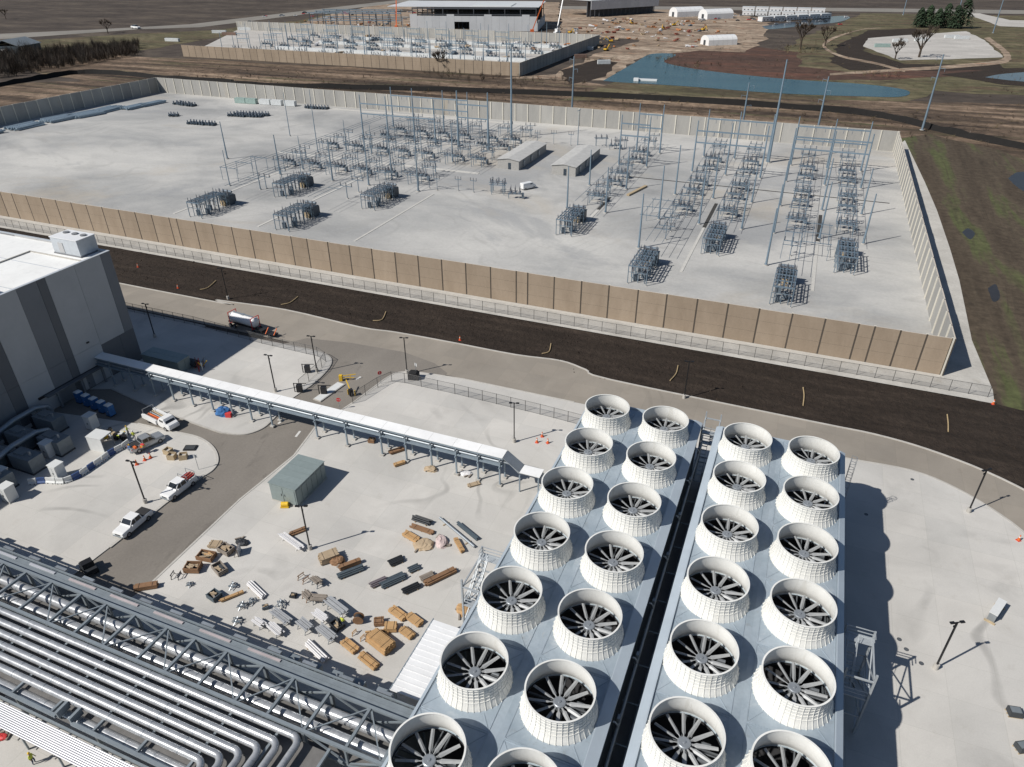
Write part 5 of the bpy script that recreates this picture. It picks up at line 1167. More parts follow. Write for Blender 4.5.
# tank trailer on the road
T_ = thing('tank_trailer', 'white horizontal tank trailer with red ends parked on the road edge', 'tank trailer', ((-104.89, 104.03)[0], (-104.89, 104.03)[1] + 1.3, 0), gdir((-108.79, 104.51), (-99.97, 103.51)))
tk = MB(); L_ = 3.4
pr = [(0.02, -L_ - .35), (.7, -L_ - .25), (1.05, -L_), (1.1, -L_ + .2), (1.1, L_ - .2), (1.05, L_), (.7, L_ + .25), (.02, L_ + .35)]
V = []; nn = 24
for r_, x in pr: V += [(x, r_ * cos(2 * pi * k / nn), 2.25 + r_ * sin(2 * pi * k / nn)) for k in range(nn)]
tk.add(V, [(j * nn + k, j * nn + (k + 1) % nn, (j + 1) * nn + (k + 1) % nn, (j + 1) * nn + k) for j in range(len(pr) - 1) for k in range(nn)], 0, True)
tk.build('tank', 'paint_white', T_)
for x in (-3.35, 3.35):
    m_ = MB()
    for y in (-1.1, 1.1): m_.bar((x, y, .9), (x, y, 3.5), .12)
    m_.bar((x, -1.16, 3.5), (x, 1.16, 3.5), .12); m_.bar((x, -1.16, .95), (x, 1.16, .95), .12); m_.build('end_frame', 'safety_red', T_)
MB().box(-4.6, 4.8, -.5, .5, .8, 1.02).build('chassis', 'black_trim', T_); MB().obox((0, 0, 3.4), (.7, .7, .16)).build('manway', 'galv', T_)
MB().bar((-2.8, .0, 3.42), (2.8, 0, 3.42), .5, .05).build('walk_strip', 'galv', T_)
wheels(T_, (-3.4, -2.2, 3.4), 1.0, .48, .3)
MB().obox((5.3, 0, .9), (1.0, 1.8, .5)).build('pump_box', 'black_trim', T_)
T_ = thing('barrier_trailer', 'small orange-framed trailer just right of the white tank', 'trailer', (*(-97.40, 104.53), 0), .1)
MB().box(-1.2, 1.2, -.7, .7, .5, .65).build('deck', 'black_trim', T_); wheels(T_, (0,), .8, .35)
for x in (-1, 1): MB().bar((x, -.7, .65), (x, .7, 1.6), .14).build('ramp', 'safety_orange', T_)
MB().bar((1.2, 0, .55), (2.4, 0, .5), .1).build('drawbar', 'black_trim', T_)
T_ = thing('white_van', 'white van parked between the control huts on the gravel', 'van', (-85.5, 225.5, 0), 1.0)
loft([(-2.7, 1.0, .4, .9, 2.1), (-2.6, 1.02, .4, .92, 2.2), (1.2, 1.02, .4, .92, 2.2), (2.0, 1.0, .4, .85, 1.4), (2.7, .95, .4, .8, 1.05), (2.8, .9, .5, .7, .9)]).build('body', 'paint_white', T_)
MB().add([(1.95, -.8, 1.45), (1.95, .8, 1.45), (1.24, .8, 2.12), (1.24, -.8, 2.12)], [(0, 1, 2, 3)]).build('windshield', 'glass_dark', T_)
for s_ in (-1, 1): MB().box(.2, 1.1, s_ * 1.01 - .02, s_ * 1.01 + .02, 1.35, 1.9).build('side_window', 'glass_dark', T_)
wheels(T_, (-1.7, 1.8), .9, .36)

# ---------------------------------------------------------------- workers
def person(label, loc, rz, vest='hivis_yellow', pose=0):
    """one continuous body: skinned skeleton turned into a mesh; vest, hat as children"""
    b_ = bpy.data.meshes.new('person')
    ar = .25 if pose else .12
    V = [(0, 0, .95), (0, 0, 1.2), (0, 0, 1.42), (0, 0, 1.53), (.02, 0, 1.66), (.01, 0, 1.78),
         (0, .1, .92), (.03 + ar * .4, .12, .5), (0, .12, .08), (.14, .13, .04), (0, -.1, .92), (.05, -.12, .5), (-.02 - ar * .4, -.12, .08), (.12 - ar * .4, -.13, .04),
         (0, .19, 1.42), (.03, .26, 1.15), (.16 + ar, .22, .95), (.22 + ar, .21, .88), (0, -.19, 1.42), (.0, -.27, 1.15), (.12, -.25, .92), (.16, -.24, .84)]
    E = [(0, 1), (1, 2), (2, 3), (3, 4), (4, 5), (0, 6), (6, 7), (7, 8), (8, 9), (0, 10), (10, 11), (11, 12), (12, 13), (2, 14), (14, 15), (15, 16), (16, 17), (2, 18), (18, 19), (19, 20), (20, 21)]
    Rr = [.15, .15, .17, .06, .10, .07, .10, .075, .05, .045, .10, .075, .05, .045, .075, .055, .04, .045, .075, .055, .04, .045]
    b_.from_pydata(V, E, []); b_.update()
    o = bpy.data.objects.new('person', b_); COL.objects.link(o)
    md = o.modifiers.new('skin', 'SKIN'); sv = b_.skin_vertices[0].data if len(b_.skin_vertices) else None
    if sv is None:
        bm = __import__('bmesh').new(); bm.from_mesh(b_); bm.verts.layers.skin.verify(); bm.to_mesh(b_); bm.free(); sv = b_.skin_vertices[0].data
    for i, r_ in enumerate(Rr): sv[i].radius = (r_, r_); sv[i].use_root = (i == 0)
    ss = o.modifiers.new('sub', 'SUBSURF'); ss.levels = 1; ss.render_levels = 1
    dg = bpy.context.evaluated_depsgraph_get(); me = bpy.data.meshes.new_from_object(o.evaluated_get(dg))
    bpy.data.objects.remove(o)
    me.materials.clear()
    for q in ('denim', vest, 'skin'): me.materials.append(MATS[q])
    for p in me.polygons:
        z = p.center.z; y = abs(p.center.y); p.use_smooth = True
        p.material_index = 2 if (z > 1.5 or (y > .18 and z < 1.02 and z > .7)) else 1 if z > .93 else 0
    T_ = link('person', me, None, loc, rz); tag(T_, label, 'person', 'site workers')
    MB().lathe([(.13, 1.72), (.125, 1.78), (.09, 1.85), (.01, 1.875)], 12, 0).build('hard_hat', 'paint_white' if pose else 'safety_yellow', T_)
    return T_
person('worker in hi-vis yellow vest and hard hat beside the silver pickup', (*(-96.82, 66.10), YZ), .6)
person('worker in hi-vis yellow vest walking by the white container box', (*(-94.69, 65.41), YZ), 2.2, 'hivis_yellow', 1)
person('worker in blue shirt behind the silver pickup tailgate', (*(-92.17, 62.34), YZ), -1.0, 'tarp_blue')
person('worker in orange vest by the kerb near the barrier rolls', (*(-92.79, 70.09), YZ), 1.0, 'safety_orange', 1)
person('worker in hi-vis yellow bending over stacked panels in the lumber yard', (*(-40.76, 45.83), YZ), 1.6, 'hivis_yellow', 1)

# ---------------------------------------------------------------- left yard equipment
plain('gen_grey', (0.2, 0.225, 0.24), 0.5, 0.2, 0.08, dirt=0.15); plain('louvre_dark', (0.05, 0.055, 0.06), 0.7); plain('cab_white', (0.62, 0.63, 0.62), 0.4, 0, 0.04, dirt=0.1); plain('green_grey', (0.235, 0.28, 0.275), 0.5, 0.1, 0.06, dirt=0.1)
def make_gen():
    T_ = thing('generator_unit', 'unit', 'generator')
    MB().box(-2.6, 2.0, -1.2, 1.2, .25, 2.7).build('housing', 'gen_grey', T_); MB().box(-2.7, 3.2, -1.3, 1.3, 0, .24).build('base_frame', 'louvre_dark', T_)
    m_ = MB(); m_.side([(2.01, .4), (3.1, .4), (3.1, 1.7), (2.5, 2.5), (2.01, 2.5)], -1.05, 1.05); m_.build('intake_hood', 'louvre_dark', T_)
    for k in range(3): MB().box(-2.4 + 1.45 * k, -1.1 + 1.45 * k, -1.24, -1.202, .5, 2.4).build('access_door', 'gen_grey', T_)
    MB().cyl((-1.6, 0, 2.7), (-1.6, 0, 3.5), .2, None, 12).build('exhaust_stack', 'galv', T_); MB().box(-.6, 1.4, -.6, .6, 2.702, 2.95).build('roof_vent', 'gen_grey', T_)
    return T_
GU = Proto(make_gen())
gp = [(0, 58.5), (0, 53.5), (0, 48.5), (0, 43.5), (0, 38.5)]
i = 0
for cx, w in ((-110.6, 'next to the hall'), (-104.4, 'next to the barriers')):
    for k, y in enumerate((62.6, 57.6, 52.6, 47.6, 42.6)):
        if cx > -105 and k in (0,): continue
        GU.put((cx, y + (1.0 if cx > -105 else 0), YZ), pi, 'grey generator unit, row %s, %s' % (w, ['farthest', 'second from the far end', 'third from the far end', 'fourth from the far end', 'nearest the camera'][k]), 'generator units')
# silver ducts linking the units
for k, (x, y) in enumerate(((-113.8, 60), (-107.3, 55), (-107.3, 45))):
    T_ = thing('exhaust_duct', 'curved metal duct between generator units, %s' % ['against the hall wall', 'in the middle of the rows', 'nearest the pipe rack'][k], 'duct', (x, y, YZ), 0, 'curved ducts')
    MB().path([(0, -5, .9), (0, -4, 2.4), (0, -1, 3.0), (0, 3, 3.0), (0, 5, 2.2), (0, 5.6, .9)], .45, 14).build('duct_tube', 'galv', T_)
    for q in (-3.4, 0, 3.2): MB().bar((0, q, 0), (0, q, 2.5), .12).build('prop', 'gen_grey', T_)
def make_cab(h=2.6):
    T_ = thing('utility_cabinet', 'cabinet', 'cabinet')
    MB().box(-.75, .75, -.75, .75, .12, h).build('casing', 'cab_white', T_); MB().box(-.85, .85, -.85, .85, h + .003, h + .12).build('lid', 'cab_white', T_); MB().box(-.85, .85, -.85, .85, 0, .115).build('plinth', 'kerb_concrete', T_)
    for k in (-.38, .38): d = MB().box(k - .34, k + .34, -.785, -.752, .3, h - .2).build('door', 'cab_white', T_); MB().obox((k * .2, -.80, 1.3), (.05, .03, .3)).build('handle', 'black_trim', d)
    return T_
UC = Proto(make_cab())
for (x, y), w in (((-97.54, 53.57), 'in the sun at the bend of the white barriers'), ((-99.82, 47.11), 'in the sun nearest the pipe rack'), ((-103.90, 57.05), 'in the shade between generator units'), ((-104.15, 49.40), 'in the shade at the left picture edge'), ((-104.07, 65.41), 'in the shade near the blue toilets')):
    UC.put((x, y, YZ), .0, 'white utility cabinet ' + w, 'white utility cabinets')
T_ = thing('site_shelter', 'small white open-fronted shelter beside the workers', 'shelter', (*(-97.85, 61.81), YZ), .1)
MB().box(-1.5, 1.5, -1.2, 1.2, 2.55, 2.7).build('roof', 'cab_white', T_); MB().box(-1.45, -1.35, -1.15, 1.15, 0, 2.54).build('side_wall', 'cab_white', T_); MB().box(-1.34, 1.4, -1.15, -1.05, 0, 2.54).build('front_wall', 'cab_white', T_); MB().bar((1.35, 1.05, 0), (1.35, 1.05, 2.54), .1).build('post', 'galv', T_)
T_ = thing('supply_pile', 'heap of yellow and black supplies behind the small white shelter', 'supplies', (*(-97.89, 64.67), YZ))
for k in range(16): MB().obox((rnd.uniform(-2.2, 2.6), rnd.uniform(-1.0, 1.2), .3 + rnd.uniform(0, .4)), (rnd.uniform(.4, .9), rnd.uniform(.4, .8), rnd.uniform(.4, .8)), rnd.uniform(0, 3)).build('supply_box', rnd.choice(['black_trim', 'tyre_rubber', 'safety_yellow', 'hivis_yellow', 'ply_tan', 'cab_white']), T_)
# portable toilets
def make_loo():
    T_ = thing('portable_toilet', 'toilet', 'portable toilet')
    MB().box(-.55, .55, -.55, .55, .1, 2.1).build('cabin', 'tarp_blue', T_); m_ = MB(); m_.lathe([(.8, 2.1), (.74, 2.2), (.4, 2.36), (.01, 2.4)], 4, 0, smooth=False); o = m_.build('roof', 'cab_white', T_); o.rotation_euler = (0, 0, pi / 4)
    d = MB().box(.552, .59, -.42, .42, .2, 1.95).build('door', 'tarp_blue', T_); MB().obox((.61, .3, 1.1), (.03, .1, .12)).build('latch', 'cab_white', d); MB().box(-.6, .6, -.6, .6, 0, .095).build('skid', 'black_trim', T_)
    return T_
LO = Proto(make_loo())
for k in range(5): LO.put((-113.0 + 2.15 * k, 70.6 - .28 * k, YZ), -pi / 2 - .1, 'blue portable toilet with pale roof in the shade, %s of five' % nth(k, 5), 'portable toilets')
# water-filled barriers, white and blue
def make_bar(mt):
    T_ = thing('traffic_barrier', 'barrier', 'barrier')
    m_ = MB(); m_.side([(-.3, 0), (.3, 0), (.3, .25), (.12, .45), (.1, 1.0), (-.1, 1.0), (-.12, .45), (-.3, .25)], -.95, .95); m_.build('shell', mt, T_)
    for y in (-.5, .5): MB().obox((0, y, .1), (.66, .22, .12)).build('fork_slot', 'black_trim', T_)
    MB().cyl((0, .95, .2), (0, 1.05, .2), .06, None, 6).build('hinge', mt, T_)
    return T_
plain('barrier_blue', (0.05, 0.09, 0.22), 0.5)
BW, BB = Proto(make_bar('cab_white')), Proto(make_bar('barrier_blue'))
bl = [(-100.64, 50.62), (-99.54, 51.25), (-98.44, 51.88), (-96.82, 52.34), (-95.66, 52.80), (-95.12, 53.78), (-94.88, 55.03), (-94.89, 56.39), (-94.86, 57.60), (-94.87, 59.01), (-95.00, 60.41), (-94.81, 61.54), (-94.50, 62.73), (-94.62, 64.20)]
for k in range(len(bl) - 1):
    a, b_ = bl[k], bl[k + 1]; blue = k in (1, 5, 7, 10)
    (BB if blue else BW).put(((a[0] + b_[0]) / 2, (a[1] + b_[1]) / 2, YZ), gdir(a, b_) - pi / 2, '%s barrier, %s in the curved line' % ('dark blue' if blue else 'white', 'nearest the pipe rack' if k == 0 else ORD[k] + ' from the pipe rack end'), 'curved line of barriers', (1, max(.5, math.dist(a, b_) / 2.1), 1))
# cones, crates, signs
def make_cone():
    T_ = thing('traffic_cone', 'cone', 'traffic cone'); MB().cyl((0, 0, .04), (0, 0, .75), .17, .04, 10).build('cone_body', 'safety_orange', T_); MB().obox((0, 0, .02), (.42, .42, .05)).build('cone_base', 'safety_red', T_); MB().cyl((0, 0, .42), (0, 0, .56), .108, .083, 10).build('white_band', 'cab_white', T_); return T_
CN = Proto(make_cone())
for (x, y), w in (((-32.00, 89.60), 'left of three near the light pole behind the walkway'), ((-31.75, 91.48), 'middle of three near the light pole behind the walkway'), ((-30.27, 90.11), 'right of three near the light pole behind the walkway'), ((-89.03, 60.42), 'below the silver pickup, left'), ((-88.71, 61.74), 'below the silver pickup, middle'), ((-88.36, 62.58), 'below the silver pickup, right'),
                  ((37.59, 92.95), 'at the road bend on the right edge'), ((-154.24, 123.05), 'red, on the soil strip beside the hall'), ((-134.65, 116.54), 'pale, on the soil strip near the hall'), ((-59.56, 117.67), 'on the road edge near the soil strip'), ((39.92, 131.06), 'at the soil strip right end')):
    CN.put((x, y, YZ if y < 104 else -.03), rnd.uniform(0, 1), 'orange traffic cone ' + w, 'traffic cones', (1.3, 1.3, 1.3))
for k, (x, y) in enumerate(((-86.56, 64.59), (-84.99, 63.79), (-83.30, 64.46))):
    T_ = thing('cable_crate', 'pale wooden crate on the curved island tip, %s' % ['farthest left', 'middle', 'right, beside the black tray'][k], 'crate', (x, y, YZ), .3 * k, 'pale crates on the island')
    for s_ in (-1, 1): MB().box(-.6, .6, s_ * .5 - .05, s_ * .5 + .05, 0, .9).build('side', 'ply_tan', T_)
    for s_ in (-1, 1): MB().box(s_ * .55 - .05, s_ * .55 + .05, -.44, .44, 0, .88).build('end', 'ply_tan', T_)
    MB().box(-.49, .49, -.44, .44, .05, .55).build('contents', 'kerb_concrete', T_)
T_ = thing('black_tray', 'flat black tray lying on the curved island', 'tray', (*(-84.26, 66.97), YZ), .4); MB().box(-1, 1, -.7, .7, 0, .18).build('pan', 'black_trim', T_); MB().box(-.8, .8, -.5, .5, .182, .25).build('lid', 'louvre_dark', T_)
def sign_post(label, loc, rz, face, shape='oct', h=2.2, mat='safety_red', txt=None):
    T_ = thing('road_sign', label, 'sign', loc, rz, 'road signs'); MB().cyl((0, 0, 0), (0, 0, h + .3), .04, None, 6).build('post', 'galv', T_)
    n_ = 8 if shape == 'oct' else 4; r_ = .42
    P = [(.05, r_ * cos(pi / n_ + 2 * pi * k / n_), h + r_ * sin(pi / n_ + 2 * pi * k / n_)) for k in range(n_)]
    pl_ = MB().add(P + [(.08, p[1], p[2]) for p in P], [tuple(reversed(range(n_))), tuple(range(n_, 2 * n_))] + [(k, (k + 1) % n_, (k + 1) % n_ + n_, k + n_) for k in range(n_)]).build('plate', mat, T_)
    if txt:
        fc = bpy.data.curves.new('lettering', 'FONT'); fc.body = txt; fc.size = .26; fc.align_x = 'CENTER'; fc.align_y = 'CENTER'; fc.extrude = .002
        fo = bpy.data.objects.new('lettering', fc); me = bpy.data.meshes.new_from_object(fo); bpy.data.objects.remove(fo); me.materials.clear(); me.materials.append(MATS['cab_white'])
        o = link('lettering', me, pl_, (.083, 0, h)); o.rotation_euler = (pi / 2, 0, pi / 2)
sign_post('red stop sign on a post at the gate by the road', (*(-65.78, 96.24), YZ), 2.4, 0, 'oct', 2.3, 'safety_red', 'STOP')
sign_post('red stop sign low behind the walkway at the gate', (*(-67.96, 85.86), YZ), -1.2, 0, 'oct', 2.1, 'safety_red', 'STOP')
sign_post('small white plate on a post at the left yard kerb corner', (*(-78.96, 63.09), YZ), 2.0, 0, 'sq', 2.6, 'cab_white')
sign_post('small white plate on a post beside the black box on the road corner', (*(-60.61, 100.66), YZ), 1.2, 0, 'sq', 2.8, 'cab_white')

# ---------------------------------------------------------------- gate area
T_ = thing('lift_gate', 'yellow lift gate arms folded across the entrance lane', 'gate', (*(-73.49, 94.54), 0), .35)
MB().box(-.3, .3, -.3, .3, 0, 1.2).build('gate_cabinet', 'safety_yellow', T_); MB().bar((.3, .1, 1.0), (2.8, .6, 1.1), .12).build('gate_arm', 'safety_yellow', T_); MB().bar((.3, -.1, .7), (2.5, .3, .5), .1).build('gate_arm', 'safety_yellow', T_); MB().bar((1.8, .35, 0), (1.8, .35, 1.0), .1).build('arm_rest', 'safety_yellow', T_)
T_ = thing('lift_gate', 'yellow and black lift gate beside the stop sign, near the walkway', 'gate', (*(-68.69, 90.65), YZ), .9)
MB().box(-.35, .35, -.35, .35, 0, 1.3).build('gate_cabinet', 'black_trim', T_); MB().bar((.1, .4, .6), (.1, 2.6, 1.9), .16).build('gate_arm', 'safety_yellow', T_); MB().bar((-.4, .5, 0), (-.4, .5, 1.1), .18).build('bollard', 'safety_yellow', T_); MB().bar((.6, -.4, 0), (.6, -.4, 1.1), .18).build('bollard', 'safety_yellow', T_)
T_ = thing('traffic_island', 'narrow white kerbed island between the gate lanes', 'island', (*(-73.15, 90.18), 0), gdir((-73.54, 86.80), (-72.77, 93.45)))
MB().box(-3.4, 3.4, -.9, .9, 0, .2).build('kerb_slab', 'kerb_concrete', T_); MB().box(-3.2, 3.2, -.75, .75, .2, .24).build('slab_top', 'cab_white', T_)
for k, (x, y) in enumerate(((-78.20, 88.16), (-73.59, 89.24), (-81.06, 94.57))):
    T_ = thing('gate_operator', 'black gate operator box, %s' % ['left of the entrance lane', 'on the island between lanes', 'by the fence corner'][k], 'gate operator', (x, y, YZ), .4, 'black gate operators')
    MB().box(-.5, .5, -.35, .35, .1, 1.5).build('housing', 'black_trim', T_); MB().bar((-.9, 0, 0), (-.9, 0, 1.9), .14).build('post', 'black_paint', T_); MB().bar((-.9, 0, 1.8), (1.4, 0, 1.8), .1).build('rail', 'black_paint', T_)
T_ = thing('valve_box', 'black covered equipment box at the road corner by the light pole', 'equipment box', (*(-60.88, 100.15), YZ), .3)
MB().box(-1.0, 1.0, -.7, .7, 0, 1.1).build('body', 'black_trim', T_); m_ = MB(); m_.side([(-1.05, 1.1), (1.05, 1.1), (.6, 1.5), (-.6, 1.5)], -.75, .75); m_.build('cover', 'tyre_rubber', T_)
# green-grey shed and other boxes
def shed(label, loc, rz, w, l, h, mt='green_grey'):
    T_ = thing('equipment_shed', label, 'shed', loc, rz, 'metal equipment sheds')
    MB().box(0, w, 0, l, .15, h).build('body', mt, T_); MB().box(-.1, w + .1, -.1, l + .1, 0, .14).build('skid', 'kerb_concrete', T_)
    n_ = max(2, int(l / 1.1))
    for k in range(n_): MB().box(-.12, w + .12, -.1 + (l + .2) * k / n_, -.13 + (l + .2) * (k + 1) / n_, h + .004, h + .1).build('roof_sheet', mt, T_)
    for k in range(n_): MB().box(w + .004, w + .06, .2 + l * k / n_, l * (k + 1) / n_ - .1, .4, h - .3).build('side_panel', mt, T_)
    for k in range(2): d = MB().box(.2 + (w - .3) / 2 * k, .1 + (w - .3) / 2 * (k + 1), -.06, -.004, .3, h - .3).build('door', mt, T_); MB().obox((w / 2 + (.3 if k else -.3), -.09, h / 2), (.06, .05, .4)).build('handle', 'black_trim', d)
    return T_
shed('green-grey ribbed metal shed standing alone in the lumber yard', (-63.6, 61.6, YZ), .0, 4.6, 7.2, 3.2)
T_ = thing('yellow_pump', 'small yellow machine at the corner of the green-grey shed', 'pump', (*(-60.83, 60.99), YZ), .4); MB().cyl((-.5, 0, .5), (.5, 0, .5), .35, None, 12).build('tank', 'safety_yellow', T_); MB().obox((0, 0, .12), (1.2, .8, .2)).build('skid', 'safety_yellow', T_)
shed('dark blue-green ribbed container in the hall shade', (-112.2, 84.6, YZ), 0, 9.0, 3.0, 2.7)
T_ = thing('machine_cluster', 'cluster of machine parts and hoses at the shade edge behind the walkway', 'machinery', (*(-102.40, 88.08), YZ))
MB().cyl((-1.6, 0, .9), (.2, 0, .9), .8, None, 14).build('hose_reel', 'louvre_dark', T_)
for k in range(10): MB().bar((rnd.uniform(-.4, 2.4), rnd.uniform(-1.2, 1.2), 0), (rnd.uniform(-.4, 2.4), rnd.uniform(-1.2, 1.2), rnd.uniform(1.0, 2.2)), .14).build('frame_part', rnd.choice(['rust_red', 'safety_red', 'safety_yellow', 'galv', 'gear_blue', 'louvre_dark']), T_)
T_ = thing('tarped_load', 'blue tarp covered load under the walkway on the left island', 'covered load', (*(-86.07, 76.97), YZ), .3)
def lump(m_, sx, sy, sz, seed, n=12, rows=5, mi=0, c=(0, 0, 0)):
    r = random.Random(seed); V = []
    for j in range(rows + 1):
        a = pi / 2 * j / rows
        for k in range(n):
            q = 2 * pi * k / n; f = 1 + r.uniform(-.16, .16)
            V.append((c[0] + sx * cos(a) ** .6 * cos(q) * f, c[1] + sy * cos(a) ** .6 * sin(q) * f, c[2] + sz * sin(a) * (1 + r.uniform(-.1, .1))))
    F = [(j * n + k, j * n + (k + 1) % n, (j + 1) * n + (k + 1) % n, (j + 1) * n + k) for j in range(rows) for k in range(n)]
    m_.add(V, F, mi); return m_
lump(MB(), 1.5, 1.0, 1.5, 5).build('tarp', 'tarp_blue', T_); MB().obox((1.2, -.6, .4), (1.0, .8, .8)).build('box', 'safety_red', T_); MB().obox((.2, 1.0, .35), (.9, .7, .7)).build('box', 'cab_white', T_)
# right yard boxes
T_ = thing('slab_box', 'tall narrow pale metal box lying on the right yard', 'metal box', (*(32.47, 77.15), YZ), gdir((31.51, 75.62), (33.95, 80.62)))
MB().box(-1.6, 1.6, -.4, .4, .12, 1.3).build('casing', 'galv', T_); MB().box(-1.66, 1.66, -.46, .46, 1.303, 1.38).build('lid', 'cab_white', T_); MB().box(-1.9, -1.6, -.6, .6, 0, .115).build('skid', 'ply_tan', T_); MB().box(1.6, 1.9, -.6, .6, 0, .115).build('skid', 'ply_tan', T_)
for k, (q, w) in enumerate((((32.20, 62.67), 'farther'), ((32.25, 58.51), 'nearer, at the bottom right corner'))):
    T_ = thing('skid_crate', 'dark crated skid at the right picture edge, ' + w, 'crate', (*q, YZ), .2 + .3 * k, 'dark skids at right edge'); T_.scale = (.7, .7, .75)
    MB().box(-.9, .9, -.7, .7, .15, 1.0).build('crate_body', 'louvre_dark', T_); MB().box(-.7, .7, -.5, .5, 1.003, 1.12).build('crate_lid', 'gen_grey', T_)
    for y in (-.6, 0, .6): MB().box(-1.0, 1.0, y - .08, y + .08, 0, .145).build('runner', 'ply_tan', T_)
# manhole covers
for k, q in enumerate(((21.45, 68.74), (22.13, 67.50), (24.96, 102.08), (18.24, 90.87), (23.60, 66.04))):
    T_ = thing('manhole_cover', 'small dark drain cover on the right yard, %s from the road' % ORD[[3, 4, 0, 1, 4][k]] if k != 4 else 'small dark drain cover by the right yard light pole', 'drain cover', (q[0], q[1], YZ + .003), 0, 'drain covers')
    MB().cyl((0, 0, 0), (0, 0, .015), .27, None, 16).build('ring', 'louvre_dark', T_); MB().cyl((0, 0, .016), (0, 0, .022), .21, None, 16).build('lid', 'motor_dark', T_)
# hoses and silt socks on the soil strip
plain('sock_tan', (0.36, 0.27, 0.15), 0.9)
for k, (pts, w) in enumerate((([(-128.83, 117.58), (-127.88, 119.23), (-129.07, 123.32)], 'left'), ([(-105.33, 117.87), (-104.07, 119.53), (-104.38, 122.98)], 'second from left'), ([(-81.24, 118.60), (-79.65, 119.77), (-80.91, 123.61)], 'third from left'), ([(-41.55, 118.38), (-40.51, 119.69), (-41.26, 123.07)], 'middle'), ([(-15.45, 117.50), (-14.89, 120.51), (-15.11, 123.72)], 'third from right'), ([(8.34, 117.74), (8.34, 121.32), (8.03, 124.18)], 'second from right'), ([(31.49, 118.38), (31.75, 121.04), (31.89, 124.06)], 'rightmost'))):
    T_ = tag(MB().path([(a, b_, .12) for a, b_ in curve(pts, 4)], .11, 8).build('straw_wattle', 'sock_tan'), 'curved tan erosion roll on the dark soil strip, ' + w, 'erosion roll', 'erosion rolls on the soil')

# ---------------------------------------------------------------- material stacks in the lumber yard
plain('wood_fresh', (0.46, 0.285, 0.135), 0.75, 0, 0.14, 1.2, dirt=0.2); plain('wood_tan', (0.39, 0.3, 0.2), 0.8, 0, 0.14, 1.2, dirt=0.25); plain('wood_brown', (0.23, 0.13, 0.07), 0.8, 0, 0.16, 1.2, dirt=0.2); plain('wood_grey', (0.25, 0.215, 0.18), 0.85, 0, 0.16, 1.2, dirt=0.3)
plain('panel_pale', (0.40, 0.41, 0.42), 0.5, 0.2, 0.08); plain('pipe_slate', (0.085, 0.11, 0.13), 0.5, 0.1, 0.1); plain('pipe_black', (0.03, 0.033, 0.038), 0.5, 0.1, 0.15); plain('wrap_white', (0.66, 0.65, 0.65), 0.5, 0, 0.06, dirt=0.15); plain('wrap_pink', (0.52, 0.42, 0.40), 0.6, 0, 0.06); plain('wrap_mauve', (0.17, 0.145, 0.16), 0.6, 0, 0.1)
PX = 0.295                                       # metres per picture pixel hereabouts, for sizes only
KS = 0.68
def stack(label, c, L_, w, h, rz, mat='wood_fresh', kind='lumber', cat='lumber', name='lumber_stack', group='lumber stacks'):
    """boards in courses on bearers; each course its own part, boards with gaps"""
    L_, w, h = L_ * KS, w * KS, h * .72
    T_ = thing(name, label, cat, (c[0], c[1], YZ), rz, group)
    for a in (-.36, 0, .36): MB().obox((a * L_, 0, .06), (.12, w * .96, .12)).build('bearer', 'wood_grey', T_)
    nl = max(1, round(h / .16)); nb = max(3, round(w / .2))
    for j in range(nl):
        m_ = MB(); z = .13 + j * h / nl
        for k in range(nb):
            e = rnd.uniform(-.05, .05) * L_
            if j == nl - 1 and rnd.random() < .15: continue
            y = -w / 2 + w * (k + .5) / nb; m_.box(-L_ / 2 + e, L_ / 2 + e * .6, y - w / nb * .46, y + w / nb * .46, z, z + h / nl - .015)
        o = m_.build('board_course', mat, T_); o['kind'] = 'stuff'
    for a in (-.3, .3): MB().box(a * L_ - .02, a * L_ + .02, -w / 2 - .01, w / 2 + .01, .13 + h, .14 + h).build('strap', 'black_trim', T_)
    return T_
def pipes(label, c, L_, w, n_, r, rz, mat, cat='pipe bundle', group='pipe and bar bundles'):
    L_, w, r = L_ * KS, w * KS, r * .62
    T_ = thing('pipe_bundle', label, cat, (c[0], c[1], YZ), rz, group)
    for a in (-.33, .33): MB().obox((a * L_, 0, .07), (.14, w * 1.05, .14)).build('bearer', 'wood_tan', T_)
    per = max(2, int(w / (2 * r))); k = 0; row = 0
    while k < n_:
        for q in range(per - row):
            if k >= n_: break
            y = -w / 2 + (q + .5 + row * .5) * (w / per); z = .14 + r + row * r * 1.75
            MB().cyl((-L_ / 2 + rnd.uniform(-.15, .15), y, z), (L_ / 2 + rnd.uniform(-.15, .15), y, z), r, None, 8).build('pipe_length', mat, T_); k += 1
        row += 1
        if row >= per: break
    return T_
def trestle(label, c, L_, w, h, rz, mat, leg='galv', group='trestles with panels', load=True, name='trestle_stack', cat='trestle'):
    L_, w, h = L_ * KS, w * KS, h * .7
    T_ = thing(name, label, cat, (c[0], c[1], YZ), rz, group)
    for a in (-.35, .35):
        m_ = MB()
        for s_ in (-1, 1): m_.bar((a * L_, s_ * w * .55, 0), (a * L_, s_ * w * .3, h), .07)
        m_.bar((a * L_, -w * .5, h), (a * L_, w * .5, h), .09); m_.bar((a * L_, -w * .42, h * .45), (a * L_, w * .42, h * .45), .05); m_.build('trestle_leg', leg, T_)
    if load:
        for j in range(3):
            for q in range(5):
                if j and rnd.random() < .3: continue
                yy = w * (q - 2) / 5 + rnd.uniform(-.03, .03); MB().box(-L_ / 2 + rnd.uniform(-.25, .25), L_ / 2 + rnd.uniform(-.25, .25), yy - w * .08, yy + w * .08, h + .05 + .1 * j, h + .12 + .1 * j).build('slat', mat, T_)
    return T_
